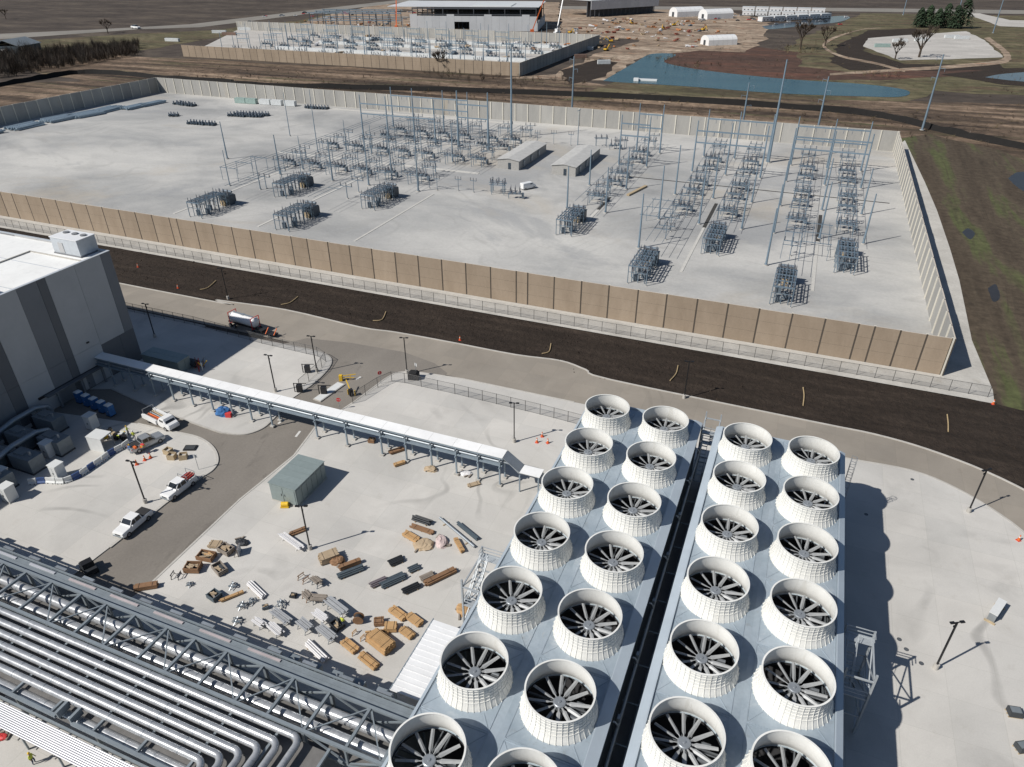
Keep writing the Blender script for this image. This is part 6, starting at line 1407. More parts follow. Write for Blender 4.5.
def spider(label, c, rz, s_=1.0):
    s_ *= .68
    T_ = thing('pipe_stand', label, 'pipe stand', (c[0], c[1], YZ), rz, 'spidery metal stands'); r = random.Random(int(c[0] * 10))
    for k in range(5):
        a = 2 * pi * k / 5 + r.uniform(-.3, .3); MB().bar((s_ * 1.2 * cos(a), s_ * 1.2 * sin(a), 0), (-s_ * .3 * cos(a), -s_ * .3 * sin(a), 1.1 * s_), .08).build('leg', 'galv', T_)
    for k in range(4):
        a = r.uniform(0, 6.3); MB().bar((s_ * .9 * cos(a), s_ * .9 * sin(a), .5 * s_), (s_ * .9 * cos(a + 2.2), s_ * .9 * sin(a + 2.2), .7 * s_), .07).build('cross_bar', 'gear_blue', T_)
    return T_
def crate(label, c, L_, w, h, rz, mat='wood_brown', fill='wood_fresh', group='open timber crates'):
    L_, w, h = L_ * KS, w * KS, h * .7
    T_ = thing('timber_crate', label, 'crate', (c[0], c[1], YZ), rz, group)
    for s_ in (-1, 1):
        for j in range(3): MB().box(-L_ / 2, L_ / 2, s_ * w / 2 - .05, s_ * w / 2 + .05, .12 + j * h / 3, .06 + (j + 1) * h / 3).build('side_board', mat, T_)
        for j in range(3): MB().box(s_ * (L_ / 2 - .1) - .05, s_ * (L_ / 2 - .1) + .05, -w / 2 + .06, w / 2 - .06, .12 + j * h / 3, .05 + (j + 1) * h / 3).build('end_board', mat, T_)
    MB().box(-L_ / 2 + .16, L_ / 2 - .16, -w / 2 + .06, w / 2 - .06, 0, h * .5).build('load', 'louvre_dark', T_)
    r = random.Random(int(c[1] * 7))
    for k in range(5): MB().obox((r.uniform(-.3, .3) * L_, r.uniform(-.25, .25) * w, h * .5 + .12 + .06 * k), (L_ * r.uniform(.3, .6), .22, .12), r.uniform(-.5, .5)).build('offcut', fill if k % 2 else 'wood_tan', T_)
    return T_
def heap(label, c, rx, ry, h, mat, seed, rz=0, cat='tarp', name='tarp_heap'):
    rx, ry, h = rx * KS, ry * KS, h * .7
    T_ = thing(name, label, cat, (c[0], c[1], YZ), rz, 'heaps under sheeting'); lump(MB(), rx, ry, h, seed, 14, 5).build('sheeting', mat, T_)
    r = random.Random(seed)
    for k in range(4): MB().obox((r.uniform(-rx, rx), r.uniform(-ry, ry), .12), (.9, .2, .18), r.uniform(0, 3)).build('weight_board', 'wood_grey', T_)
    return T_
XD, YD = 0.0, pi / 2
# near the drive
crate('open dark crate holding orange offcuts, left end of the lumber yard by the drive', (-64.14, 48.54), 3.4, 2.0, 1.0, .15)
stack('small tan plywood stack beside the crates at the drive', (-64.67, 50.82), 2.4, 1.8, .5, .3, 'wood_tan')
crate('grey weathered crate behind the small plywood stack', (-62.51, 50.49), 3.0, 1.9, 1.1, -.15, 'wood_grey', 'wood_tan')
T_ = thing('leaning_panels', 'panels leaning in an upright frame beside the weathered crate', 'panels', (*(-60.66, 50.82), YZ), .5); T_.scale = (.7, .7, .7)
for k in range(3): MB().obox((.1 * k, 0, .95), (.06, 1.9, 1.9), 0, 0, 0).build('panel', ['wood_grey', 'wrap_mauve', 'panel_pale'][k], T_)
for s_ in (-1, 1): MB().bar((-.8, s_ * .9, 0), (.1, s_ * .9, 1.7), .1).build('prop', 'wood_grey', T_)
heap('black plastic sheet heap at the top of the crate group', (-61.68, 52.62), 1.5, .9, .7, 'pipe_black', 3)
crate('dark crate with mixed offcuts, nearest the drive kerb', (-64.25, 46.22), 3.0, 2.0, 1.2, .35, 'wood_brown', 'wood_tan')
crate('long weathered crate with dark load, right of the kerbside crate', (-60.90, 47.40), 3.2, 1.8, 1.0, -.4, 'wood_grey', 'louvre_dark')
trestle('black wire trestle at the drive kerb', (-65.38, 44.39), 2.0, 1.4, 1.0, .3, 'pipe_black', 'black_paint', 'trestles', False)
spider('small pale metal stand by the kerbside crates', (-62.75, 43.99), .3, .7)
crate('dark green crate beside the orange beams', (-58.33, 43.52), 2.2, 1.8, 1.0, -.2, 'pipe_slate', 'wood_grey')
stack('two long orange beams lying beside the dark green crate', (-56.33, 44.32), 4.2, .6, .4, .95, 'wood_fresh')
spider('tangle of black bracket parts behind the orange beams', (-57.38, 45.83), .6, .9)
pipes('rack of white pipes near the pipe rack, left of the grey panels', (-54.13, 46.40), 5.2, 1.4, 6, .16, -.35, 'wrap_white')
for q, w, s_ in (((-54.07, 43.72), 'left of the white pipes end', 1.0), ((-49.74, 45.61), 'right of the white pipes', 1.1), ((-53.05, 41.55), 'nearest the pipe rack shadow, leftmost', 1.0), ((-53.45, 44.72), 'just below the white pipes', .9)): spider('spidery metal stand ' + w, q, rnd.uniform(0, 3), s_)
crate('small dark box between the metal stands', (-51.24, 44.51), 1.1, .8, .6, .7, 'pipe_slate', 'louvre_dark')
trestle('grey panel stack on trestles in the middle of the yard front', (-48.30, 43.84), 4.4, 1.6, .8, -.25, 'panel_pale')
trestle('white wrapped bundle on trestles, left of the pale sheet bundle', (-50.22, 42.12), 2.2, 1.3, .7, -.2, 'wrap_white')
trestle('white sheet bundle close to the pipe rack', (-47.79, 42.07), 3.2, 1.4, .7, -.3, 'wrap_white')
trestle('dark trestle frame, left of two in the yard centre', (-49.66, 50.16), 2.2, 1.5, 1.0, -.3, 'wood_grey', 'wood_brown', 'trestles', False); trestle('dark trestle frame, right of two in the yard centre', (-47.52, 50.21), 2.2, 1.5, 1.0, -.3, 'wood_grey', 'gear_blue', 'trestles', True)
trestle('low wooden trestle left of the spotted one in the yard centre', (-47.29, 47.80), 2.0, 1.5, .9, -.4, 'wood_grey', 'wood_brown'); trestle('trestle with grey boards, just right of the low wooden one', (-45.64, 47.85), 2.6, 1.5, .9, .3, 'wood_grey', 'galv')
crate('tiny dark box alone in the yard centre', (-49.18, 47.35), 1.2, .9, .5, .2, 'pipe_black', 'louvre_dark')
trestle('long grey panel stack on trestles in front of the round spool', (-42.68, 47.45), 5.0, 1.7, 1.2, -.3, 'panel_pale'); trestle('white panel stack on trestles left of the dark crate', (-43.75, 45.57), 3.0, 1.5, 1.0, -.25, 'wrap_white')
crate('dark crate beside the hi-vis worker', (-41.37, 45.49), 2.4, 1.7, .8, -.35, 'pipe_black', 'louvre_dark')
trestle('grey table stack near the white pipes, nearer the rack', (-44.76, 43.71), 3.0, 1.6, 1.1, -.3, 'panel_pale'); trestle('long grey panel stack, nearest the pipe rack on the right', (-41.62, 43.72), 3.8, 1.6, 1.0, -.3, 'panel_pale')
pipes('white pipe bundle lying beside the pipe rack shadow', (-41.49, 41.47), 5.4, 1.5, 7, .17, -.35, 'wrap_white')
T_ = thing('cable_spool', 'round dark cable spool standing near the brown crates', 'cable spool', (*(-39.34, 47.06), YZ), .4); T_.scale = (.65, .65, .65)
for s_ in (-1, 1): MB().cyl((0, s_ * .5, 1.0), (0, s_ * .62, 1.0), 1.0, None, 18).build('flange', 'wood_brown', T_)
MB().cyl((0, -.5, 1.0), (0, .5, 1.0), .7, None, 18).build('cable_coil', 'pipe_black', T_)
# fresh lumber cluster
stack('short brown lumber stack right of the cable spool', (-36.92, 47.75), 1.7, 1.5, .8, .5, 'wood_brown'); stack('square brown lumber stack in the middle of the lumber group', (-35.17, 47.56), 2.1, 1.7, .9, .4, 'wood_fresh')
for q, w, L_ in (((-35.38, 49.75), 'top left of the lumber group', 3.6), ((-33.08, 49.67), 'top right of the lumber group', 3.2), ((-32.97, 47.66), 'right end of the lumber group, next to the canopy', 2.8), ((-38.29, 43.50), 'left of the big lumber pile', 3.4), ((-35.15, 42.56), 'lowest, nearest the pipe rack', 4.0)): stack('neat orange lumber stack, ' + w, q, L_, 1.5, .6, -.3, 'wood_fresh')
stack('big orange lumber pile, tallest of the lumber group', (-35.04, 45.16), 4.6, 2.6, 1.5, -.3, 'wood_fresh'); stack('loose planks thrown on the back of the big lumber pile', (-36.15, 46.01), 4.0, 2.2, .3, .5, 'wood_fresh')
trestle('orange sawhorse frame left of the big lumber pile', (-38.20, 45.19), 2.8, 1.1, .8, -.2, 'wood_fresh', 'wood_fresh', 'trestles', False)
# behind: wood piles and dark bundles
stack('tilted wooden formwork pile in the yard centre behind the trestles', (-48.68, 54.46), 3.6, 2.2, 1.3, .9, 'wood_tan'); heap('dark heap leaning on the wooden formwork pile', (-47.45, 54.55), 1.6, 1.2, 1.1, 'wood_brown', 9, .5, 'heap', 'scrap_heap')
stack('brown lumber lying against the blue-grey pipe bundle', (-45.41, 54.46), 4.2, .9, .8, .9, 'wood_brown'); pipes('blue-grey pipe bundle in the yard centre, beside brown lumber', (-44.65, 53.43), 4.8, 1.5, 8, .2, .9, 'pipe_slate')
for q, L_, w_, n_, mt, w in (((-40.10, 57.38), 2.8, 1.8, 9, 'pipe_black', 'black, top left of the bundle group'), ((-37.33, 57.03), 2.0, 1.6, 7, 'pipe_slate', 'small dark slate, right of the topmost black one'), ((-40.33, 53.26), 3.2, 1.5, 8, 'wrap_mauve', 'mauve, left end of the bundle group'), ((-38.81, 54.24), 4.8, 2.0, 12, 'pipe_slate', 'large blue-grey, middle of the bundle group'), ((-35.95, 53.91), 3.2, 1.6, 9, 'pipe_black', 'black, lowest of the bundle group'), ((-34.97, 56.44), 2.6, 1.7, 8, 'wood_grey', 'grey mixed, beside the long brown lumber')):
    pipes('pipe bundle, ' + w, q, L_, w_, n_, .18, .95, mt)
stack('long brown lumber stack next to the grey mixed bundle', (-33.37, 57.08), 6.4, 1.4, .7, .98, 'wood_brown')
pipes('black pallet bundle at the top of the yard material', (-40.58, 65.65), 4.0, 1.7, 8, .2, -.05, 'pipe_black'); stack('weathered planks just below the black pallet bundle', (-39.72, 64.06), 5.2, 1.1, .4, -.05, 'wood_brown')
stack('orange planks left of the tan sheets', (-40.35, 62.05), 3.8, 1.4, .7, -.25, 'wood_fresh'); heap('crumpled tan sheet over boards, below the orange planks', (-38.17, 61.58), 2.1, 1.7, .8, 'wood_tan', 21, .3); heap('pink wrapped bundle right of the tan sheet', (-36.16, 62.94), 1.2, 1.8, .9, 'wrap_pink', 22, .5)
stack('pair of orange beams near the stair tower', (-33.56, 63.13), 4.0, .9, .6, -.75, 'wood_fresh')
T_ = thing('long_beam', 'long pale steel pipe lying diagonally toward the stair tower', 'steel pipe', (*(-34.98, 65.33), YZ), gdir((-38.85, 67.33), (-31.39, 63.70))); MB().cyl((-3.9, 0, .3), (3.9, 0, .3), .18, None, 10).build('pipe_length', 'galv', T_); MB().bar((-2.5, -.5, .05), (-2.5, .5, .05), .15).build('bearer', 'wood_tan', T_); MB().bar((2.5, -.5, .05), (2.5, .5, .05), .15).build('bearer', 'wood_tan', T_)
T_ = thing('long_beam', 'dark steel beam lying parallel to the long pale pipe', 'steel beam', (*(-33.68, 66.04), YZ), gdir((-35.83, 67.10), (-31.55, 65.03))); MB().box(-2.2, 2.2, -.2, .2, .1, .16).build('flange', 'pipe_slate', T_); MB().box(-2.2, 2.2, -.03, .03, .163, .5).build('web', 'pipe_slate', T_); MB().box(-2.2, 2.2, -.2, .2, .503, .56).build('flange', 'pipe_slate', T_)
heap('orange torn sheeting beside the left cooling tower', (-28.35, 53.38), 1.2, 1.6, .5, 'wood_fresh', 31, .8)
# by the lumber yard light pole
trestle('white pipe rack beside the lumber yard light pole', (-55.14, 55.01), 6.4, 1.3, .7, -.28, 'wrap_white', 'wrap_white'); stack('rusty beams lying beside the lumber yard light pole', (-55.73, 57.12), 3.4, 1.0, .5, .95, 'wood_brown')
# under the covered walkway
stack('brown planks under the walkway, upper of two', (-52.30, 78.74), 3.6, 1.3, .5, .9, 'wood_brown'); stack('orange planks under the walkway, lower of two', (-50.12, 75.89), 2.6, .9, .6, .9, 'wood_fresh')
heap('tan tarp heap under the middle of the walkway', (-44.99, 76.58), 1.6, 1.0, .9, 'wood_tan', 41, .2); heap('white sheeting heap under the walkway', (-39.45, 77.78), 1.5, .9, .5, 'wrap_white', 42, .2); stack('three short planks at the right part of the walkway', (-37.15, 75.73), 2.8, 1.2, .25, .8, 'wood_tan')
crate('brown box between walkway posts near the drive', (-57.48, 79.53), 1.6, 1.2, .9, .2, 'wood_brown', 'wood_fresh')
# at the drive foot by the rack
stack('brown timber at the foot of the drive beside the pipe rack', (-67.51, 41.50), 4.0, 1.2, .8, .6, 'wood_brown')
T_ = thing('dark_utility_cart', 'black utility cart half under the pipe rack walkway', 'cart', (*(-76.91, 41.01), 0), -.4)
MB().box(-1.3, 1.3, -.75, .75, .5, 1.1).build('body', 'pipe_black', T_); m_ = MB(); m_.side([(-.6, 1.1), (.7, 1.1), (.5, 1.8), (-.5, 1.8)], -.65, .65); m_.build('cab', 'black_paint', T_); wheels(T_, (-.85, .85), .72, .36, .22)
# bits at bottom left
person('worker in hi-vis yellow at the bottom left corner beside the conduits', (*(-60.10, 19.76), YZ), .4); heap('red cover at the bottom left corner', (-65.70, 20.48), 1.0, .6, .5, 'safety_red', 55, .3)

# ---------------------------------------------------------------- distant things
plain('silt_black', (0.009, 0.008, 0.0075), 0.9, 0, 0.2, 0.5)
# black silt fence along the scrub strip: fabric on stakes
def silt(label, pts, h=2.7):
    T_ = thing('silt_fence', label, 'silt fence', (pts[0][0], pts[0][1], -.25), 0, 'silt fences'); o = Vector((pts[0][0], pts[0][1])); P = [Vector(p) - o for p in curve(pts, 5)]; m_ = MB(); V = []; r = random.Random(3)
    n_ = len(P)
    for i, p in enumerate(P):
        d = (P[min(i + 1, n_ - 1)] - P[max(i - 1, 0)]).normalized(); nn_ = Vector((-d.y, d.x)); hh = h * r.uniform(.8, 1.1)
        V += [(p.x - nn_.x * .9, p.y - nn_.y * .9, -.05), (p.x - nn_.x * .12, p.y - nn_.y * .12, hh), (p.x + nn_.x * .12, p.y + nn_.y * .12, hh), (p.x + nn_.x * .9, p.y + nn_.y * .9, -.05)]
    m_.add(V, [(4 * i + k, 4 * i + k + 1, 4 * i + 5 + k, 4 * i + 4 + k) for i in range(n_ - 1) for k in range(3)]); m_.build('fabric', 'silt_black', T_)
    for i in range(0, n_, 4): MB().bar((P[i].x, P[i].y, -.1), (P[i].x, P[i].y, h + .3), .12).build('stake', 'wood_grey', T_)
silt('long black silt fence running along the brown scrub behind the far wall', [(-453.95, 287.54), (-457.55, 308.51), (-459.16, 336.54), (-456.44, 362.30), (-426.65, 369.02), (-384.48, 365.11), (-333.74, 365.87), (-324.10, 361.66), (-267.09, 374.01), (-178.99, 393.33), (-88.95, 404.49), (-7.00, 406.18), (29.87, 399.07), (53.55, 375.35), (74.14, 357.02), (130, 320)])
# scrub, brush and bare thicket
plain('twig_brown', (0.10, 0.076, 0.056), 0.9, 0, 0.25, 0.2); plain('twig_grey', (0.14, 0.118, 0.095), 0.9, 0, 0.25, 0.2); plain('bark', (0.06, 0.045, 0.033), 0.9, 0, 0.2); plain('needle_green', (0.022, 0.04, 0.018), 0.9, 0, 0.3, 1.0); plain('dry_grass', (0.16, 0.125, 0.07), 0.9, 0, 0.3, 0.3)
def twigs(m_, c, h, spread, n_, r, wid=.1, mi=0):
    for k in range(n_):
        a = r.uniform(0, 6.283); u = r.random() ** .6 * spread; z0 = h * r.uniform(.0, .45); z1 = h * r.uniform(.55, 1.05)
        p = Vector((c[0] + u * .35 * cos(a), c[1] + u * .35 * sin(a), c[2] + z0)); q = Vector((c[0] + u * cos(a) * 1.0, c[1] + u * sin(a), c[2] + z1 * (1 - .25 * (u / spread) ** 2)))
        d = (q - p); s_ = Vector((-d.y, d.x, 0)); s_ = (s_.normalized() if s_.length > 1e-3 else Vector((1, 0, 0))) * wid
        e = Vector((s_.y, -s_.x, 0)) * .6
        m_.add([p - s_, p + s_, q], [(0, 1, 2)], mi); m_.add([p - e, p + e, q], [(0, 1, 2)], mi)
def thicket(name, label, cells, mats, kind='stuff', cat='brush'):
    m_ = MB(); r = random.Random(len(cells))
    for (x, y, h, s_, n_) in cells: twigs(m_, (x, y, -.25), h, s_, n_, r, .055 + h * .007, r.randint(0, len(mats) - 1))
    return tag(m_.build(name, mats), label, cat, None, kind)
r = random.Random(11); cells = []
P0, P1, P2, P3 = [Vector(q) for q in ((-482.65, 319.05), (-494.97, 449.36), (-548.25, 500.39), (-588.45, 395.22))]
for k in range(520):
    u = r.random(); v_ = r.random(); q = P0.lerp(P1, u).lerp(P3.lerp(P2, u), v_); cells.append((q.x, q.y, r.uniform(7, 14) * (1 - .25 * u), r.uniform(3, 5.5), 34))
thicket('bare_thicket', 'dense bare brown thicket beyond the bare lot at upper left', cells, ['twig_brown', 'twig_grey', 'bark'])
cells = []
for k in range(1100):
    x = r.uniform(-400, 260); y = 392 + r.gauss(0, 22) + (x + 60) * .03
    if y < 350 or y > 436: continue
    cells.append((x, y, r.uniform(.5, 1.8) * (1.8 if r.random() < .08 else 1), r.uniform(.8, 2.4), 12))
thicket('scrub_brush', 'low brown brush scattered along the strip behind the far wall', cells, ['twig_brown', 'dry_grass', 'bark'])
cells = [(r.uniform(-240, -130), r.uniform(425, 452), r.uniform(2, 6), r.uniform(1.5, 3), 16) for k in range(60)]
thicket('scrub_brush', 'taller bare brush in front of the distant walled yard', cells, ['twig_brown', 'twig_grey'])
cells = [(q[0] + r.uniform(-14, 14), q[1] + r.uniform(-12, 12), r.uniform(1.5, 5), r.uniform(1.5, 3.5), 14) for q in ((-19.44, 648.25), (-28.39, 672.66), (12.55, 814.94), (34.43, 542.78), (-79.47, 542.93), (-114.02, 574.59), (-152.56, 548.21)) for k in range(14)]
thicket('scrub_brush', 'brown brush clumps around the blue pond and red earth', cells, ['twig_brown', 'dry_grass', 'bark'])
cells = []
for k in range(520):
    x = r.uniform(-110, 190); y = r.uniform(430, 780)
    if 430 < y < 500 and -130 < x < 60: continue
    if 20 < x < 130 and 610 < y < 870: continue
    cells.append((x, y, r.uniform(.6, 2.4), r.uniform(.8, 2.6), 10))
thicket('scrub_brush', 'scattered low shrubs over the meadow at upper right', cells, ['twig_brown', 'dry_grass', 'bark', 'twig_grey'])
# clods on the soil strip
m_ = MB(); r = random.Random(77)
for k in range(3200):
    x = r.uniform(-235, 60); y = r.uniform(113.6, 131.2)
    if x > 16 and y < 112 + (x - 16) * .05: continue
    if x > 24 and y > 131 - max(0, x - 40): continue
    if x < -34 and y < 117.4: continue
    s_ = r.uniform(.07, .26) * (1.7 if r.random() < .06 else 1); a = r.uniform(0, 6.28)
    P = [(x + s_ * r.uniform(.7, 1.3) * cos(a + q * 1.5708), y + s_ * r.uniform(.7, 1.3) * sin(a + q * 1.5708), -.05) for q in range(4)] + [(x + r.uniform(-.3, .3) * s_, y + r.uniform(-.3, .3) * s_, -.04 + s_ * r.uniform(.5, .9))]
    m_.add(P, [(0, 1, 4), (1, 2, 4), (2, 3, 4), (3, 0, 4)])
tag(m_.build('soil_clods', 'dark_topsoil'), 'loose clods scattered on the dark soil strip', 'soil', None, 'stuff')
def bare_tree(label, loc, h, seed):
    T_ = thing('bare_tree', label, 'tree', (loc[0], loc[1], -.25), 0, 'bare trees'); r = random.Random(seed); tr = MB(); tw = MB()
    tr.cyl((0, 0, 0), (0, 0, h * .35), h * .035, h * .026, 8)
    def branch(p, d, L_, rad_, dep):
        q = p + d * L_; tr.cyl(p, q, rad_, rad_ * .6, 5, cap=False)
        if dep == 0:
            for k in range(24):
                e = (d + Vector((r.uniform(-1, 1), r.uniform(-1, 1), r.uniform(-.4, .9)))).normalized() * L_ * r.uniform(.5, .9); s_ = e.cross(Vector((0, 0, 1))).normalized() * (.03 + h * .0022); o = p.lerp(q, r.uniform(.3, 1)); tw.add([o - s_, o + s_, o + e], [(0, 1, 2)])
            return
        for k in range(4): branch(q, (d + Vector((r.uniform(-.9, .9), r.uniform(-.9, .9), r.uniform(-.1, .6)))).normalized(), L_ * r.uniform(.6, .8), rad_ * .6, dep - 1)
    for k in range(5): a = 6.283 * k / 5 + r.uniform(-.4, .4); branch(Vector((0, 0, h * r.uniform(.2, .35))), Vector((cos(a) * .7, sin(a) * .7, 1)).normalized(), h * .26, h * .02, 2)
    tr.build('trunk', 'bark', T_); tw.build('crown', 'twig_brown', T_)
bare_tree('dark bare tree left of the gravel lot', (-20.48, 668.48), 24, 1); bare_tree('pale bare tree in front of the gravel lot, larger', (64.30, 648.01), 24, 2); bare_tree('small bare tree in front of the gravel lot, left one', (47.21, 629.64), 15, 3); bare_tree('bare tree before the distant tan wall', (-236.67, 458.00), 15, 4); bare_tree('slim bare tree right of the dark bare tree', (-2.36, 697.14), 18, 5)
def conifer(label, loc, h, seed):
    T_ = thing('pine_tree', label, 'tree', (loc[0], loc[1], -.25), 0, 'dark pines by the highway'); r = random.Random(seed); MB().cyl((0, 0, 0), (0, 0, h * .95), h * .02, .05, 6).build('trunk', 'bark', T_); m_ = MB()
    for k in range(700):
        u = r.random(); z = h * (.06 + .92 * u); rr = h * .36 * (1 - u) ** .55 + .4; a = r.uniform(0, 6.283); q = rr * r.uniform(.45, 1.1); p = Vector((q * cos(a), q * sin(a), z)); s_ = r.uniform(.5, 1.1); t_ = Vector((-sin(a), cos(a), 0)) * s_; o = Vector((cos(a), sin(a), -.5)) * s_ * 1.6
        m_.add([p - t_, p + t_, p + o, p - o * .5 + Vector((0, 0, s_ * .6))], [(0, 1, 2), (1, 0, 3)])
    m_.build('crown', 'needle_green', T_)
for k, (dx, dy, h) in enumerate(((0, 0, 18), (8, 4, 20), (16, -3, 18), (24, 5, 22), (32, 0, 21), (40, 6, 27))):
    q = (81.39, 904.27); conifer('dark pine in the clump by the highway, %s of six' % nth(k, 6), (q[0] + dx, q[1] + dy), h, k + 3)
for q, h, w in (((-656.96, 567.32), 14, 'far left field, right one'), ((-907.56, 647.20), 12, 'far left field, left one')): bare_tree('bare tree alone in the ' + w, q, h, int(h))
# sheds and tents
def tent(label, q, w, l, h, rz, mat='paint_white', group='white tents'):
    T_ = thing('site_tent', label, 'tent', (q[0], q[1], -.2), rz, group); n_ = 10; nb = 6
    P = [(-w / 2 * cos(pi * k / n_), h * (.35 + .65 * sin(pi * k / n_)) if 0 < k < n_ else 0) for k in range(n_ + 1)]
    for b_ in range(nb):
        y0, y1 = l * b_ / nb, l * (b_ + 1) / nb - .08; V = [(x, y0, z) for x, z in P] + [(x, y1, z) for x, z in P]; MB().add(V, [(k, k + 1, k + n_ + 2, k + n_ + 1) for k in range(n_)]).build('cover_bay', mat, T_)
    for y in (-.02, l): MB().add([(x, y, z) for x, z in P], [tuple(range(n_ + 1))]).build('end_wall', mat, T_)
    MB().box(-w * .12, w * .12, -.15, -.06, 0, h * .5).build('door', 'louvre_dark', T_)
tent('white round-roofed tent on the dirt near the pond', (-97, 672), 14, 27, 7.5, -.9); tent('white tent at the upper edge, left of two', (-178, 950), 18, 38, 10, -.8); tent('white tent at the upper edge, right of two', (-140, 930), 18, 36, 10, -.8)
corrug('trailer_white', (0.68, 0.68, 0.68), 'X', .4, .03, .5, .1)
def trailer(label, x, y, rz, L_=14, w=4, h=3.6, group='white site trailers'):
    T_ = thing('site_trailer', label, 'trailer', (x, y, -.2), rz, group); MB().box(0, L_, 0, w, .6, h).build('body', 'trailer_white', T_); MB().box(-.2, L_ + .2, -.2, w + .2, h + .004, h + .2).build('roof', 'paint_white', T_); MB().box(.2, L_ - .2, .2, w - .2, 0, .59).build('skirt', 'louvre_dark', T_)
    for k in range(3): MB().box(L_ * (.15 + .3 * k), L_ * (.15 + .3 * k) + 1.4, -.06, -.004, 1.5, 2.6).build('window', 'glass_dark', T_)
    MB().box(L_ * .82, L_ * .82 + 1.2, -.06, -.004, .7, 2.7).build('door', 'hut_wall', T_)
k = 0
for row, (qa, qb, n_) in enumerate((((-111.40, 1064.06), (-10.34, 1065.40), 6), ((-103.01, 991.38), (-13.19, 1000.78), 6), ((-72.27, 909.27), (-2.07, 990.03), 6))):
    for i in range(n_): u = i / n_; trailer('white site trailer in the %s row by the second pond, %s' % (['far', 'middle', 'near'][row], nth(i, n_)), qa[0] + (qb[0] - qa[0]) * u, qa[1] + (qb[1] - qa[1]) * u, gdir(qa, qb), math.dist(qa, qb) / n_ * .9, 7 if row == 2 else 10, 5)
# unfinished building
Fb = thing('unfinished_hall', 'large pale hall under construction beyond the distant walled yard', 'building', (-392, 697, -.2), gdir((-392, 697), (-270, 730)))
plain('panel_pale_far', (0.52, 0.53, 0.54), 0.6, 0, 0.06, 0.1); plain('steel_dark_far', (0.07, 0.075, 0.085), 0.6)
for k in range(17):
    if k in (6, 7): MB().box(7.5 * k, 7.5 * k + 7.4, 0, .5, 8, 13).build('facade_panel', 'panel_pale_far', Fb); continue
    MB().box(7.5 * k, 7.5 * k + 7.4, 0, .5, 0, 13 + (1.5 if k % 5 == 0 else 0)).build('facade_panel', 'panel_pale_far', Fb)
for k in range(12): MB().box(127.6, 128.1, 7.5 * k, 7.5 * k + 7.4, 0, 7 + (k % 3)).build('facade_panel', 'panel_pale_far', Fb)
for i in range(9):
    for j in range(5): MB().bar((2 + 15.5 * i, 4 + 22 * j, 0), (2 + 15.5 * i, 4 + 22 * j, 20), .7).build('column', 'steel_dark_far', Fb)
for j in range(5): MB().bar((2, 4 + 22 * j, 19.5), (126, 4 + 22 * j, 19.5), .6, 1.2).build('roof_beam', 'steel_dark_far', Fb); MB().bar((2, 4 + 22 * j, 14), (126, 4 + 22 * j, 14), .5, .9).build('roof_beam', 'steel_dark_far', Fb)
MB().box(-25, 128, 10, 100, 20.2, 20.6).build('roof', 'panel_pale_far', Fb); MB().box(60, 100, 14, 60, 20.7, 21.2).build('roof_membrane', 'paint_white', Fb); MB().box(4, 124, 95, 96, 0, 19).build('back_wall', 'steel_dark_far', Fb)
Fc = thing('unfinished_hall', 'second long hall under construction, right behind the pale one', 'building', (-266, 905, -.2), gdir((-266, 905), (-200, 1010)))
for k in range(16): MB().box(7 * k, 7 * k + 6.9, 0, .5, 8, 17).build('facade_panel', 'panel_pale_far', Fc); MB().bar((7 * k, 1, 0), (7 * k, 1, 17), .7).build('column', 'steel_dark_far', Fc)
MB().box(0, 112, .6, 60, 17.1, 17.6).build('roof', 'panel_pale_far', Fc); MB().box(1, 111, 8, 9, 0, 17).build('inner_wall', 'steel_dark_far', Fc)
def crane(label, q, h, rz, mat='safety_orange'):
    T_ = thing('mobile_crane', label, 'crane', (q[0], q[1], -.2), rz, 'cranes'); MB().box(-5, 5, -1.5, 1.5, .8, 2).build('carrier', mat, T_); MB().box(-2.5, 1, -1.4, 1.4, 2.003, 4.5).build('cab', mat, T_); MB().bar((-.5, 0, 3.6), (h * .35, 0, h), .8).build('boom', mat, T_); wheels(T_, (-3.5, -1.5, 2, 3.8), 1.4, .7, .5)
crane('orange crane in front of the pale unfinished hall', (-262, 700), 32, .4); crane('white crane at the corner of the unfinished hall', (-243, 716), 38, 1.4, 'paint_white'); crane('small orange crane left of the unfinished hall', (-404, 690), 26, 1.9)
# clutter of machines, stacks and cars on the dirt
plain('excavator_yellow', (0.55, 0.33, 0.03), 0.5); plain('clay_orange', (0.40, 0.17, 0.07), 0.8)
def make_digger():
    T_ = thing('excavator', 'yellow tracked excavator among the far dirt lot clutter', 'excavator', (0, 0, 0), 0, 'far excavators')
    for s_ in (-1, 1): m_ = MB(); m_.side([(-1.9, .2), (-1.5, 0), (1.5, 0), (1.9, .2), (1.9, .7), (1.5, .9), (-1.5, .9), (-1.9, .7)], s_ * 1.1 - .3, s_ * 1.1 + .3); m_.build('track', 'tyre_rubber', T_)
    MB().box(-2.2, 1.2, -1.3, 1.3, .95, 2.0).build('house', 'excavator_yellow', T_); MB().box(-.2, 1.3, .2, 1.3, 2.003, 3.2).build('cab', 'glass_dark', T_); MB().bar((1.0, -.2, 1.8), (4.2, -.2, 4.6), .5).build('boom', 'excavator_yellow', T_); MB().bar((4.2, -.2, 4.6), (6.2, -.2, 1.6), .4).build('stick', 'excavator_yellow', T_); MB().obox((6.1, -.2, 1.1), (1.1, 1.2, 1.0)).build('bucket', 'steel_dark_far', T_)
    return T_
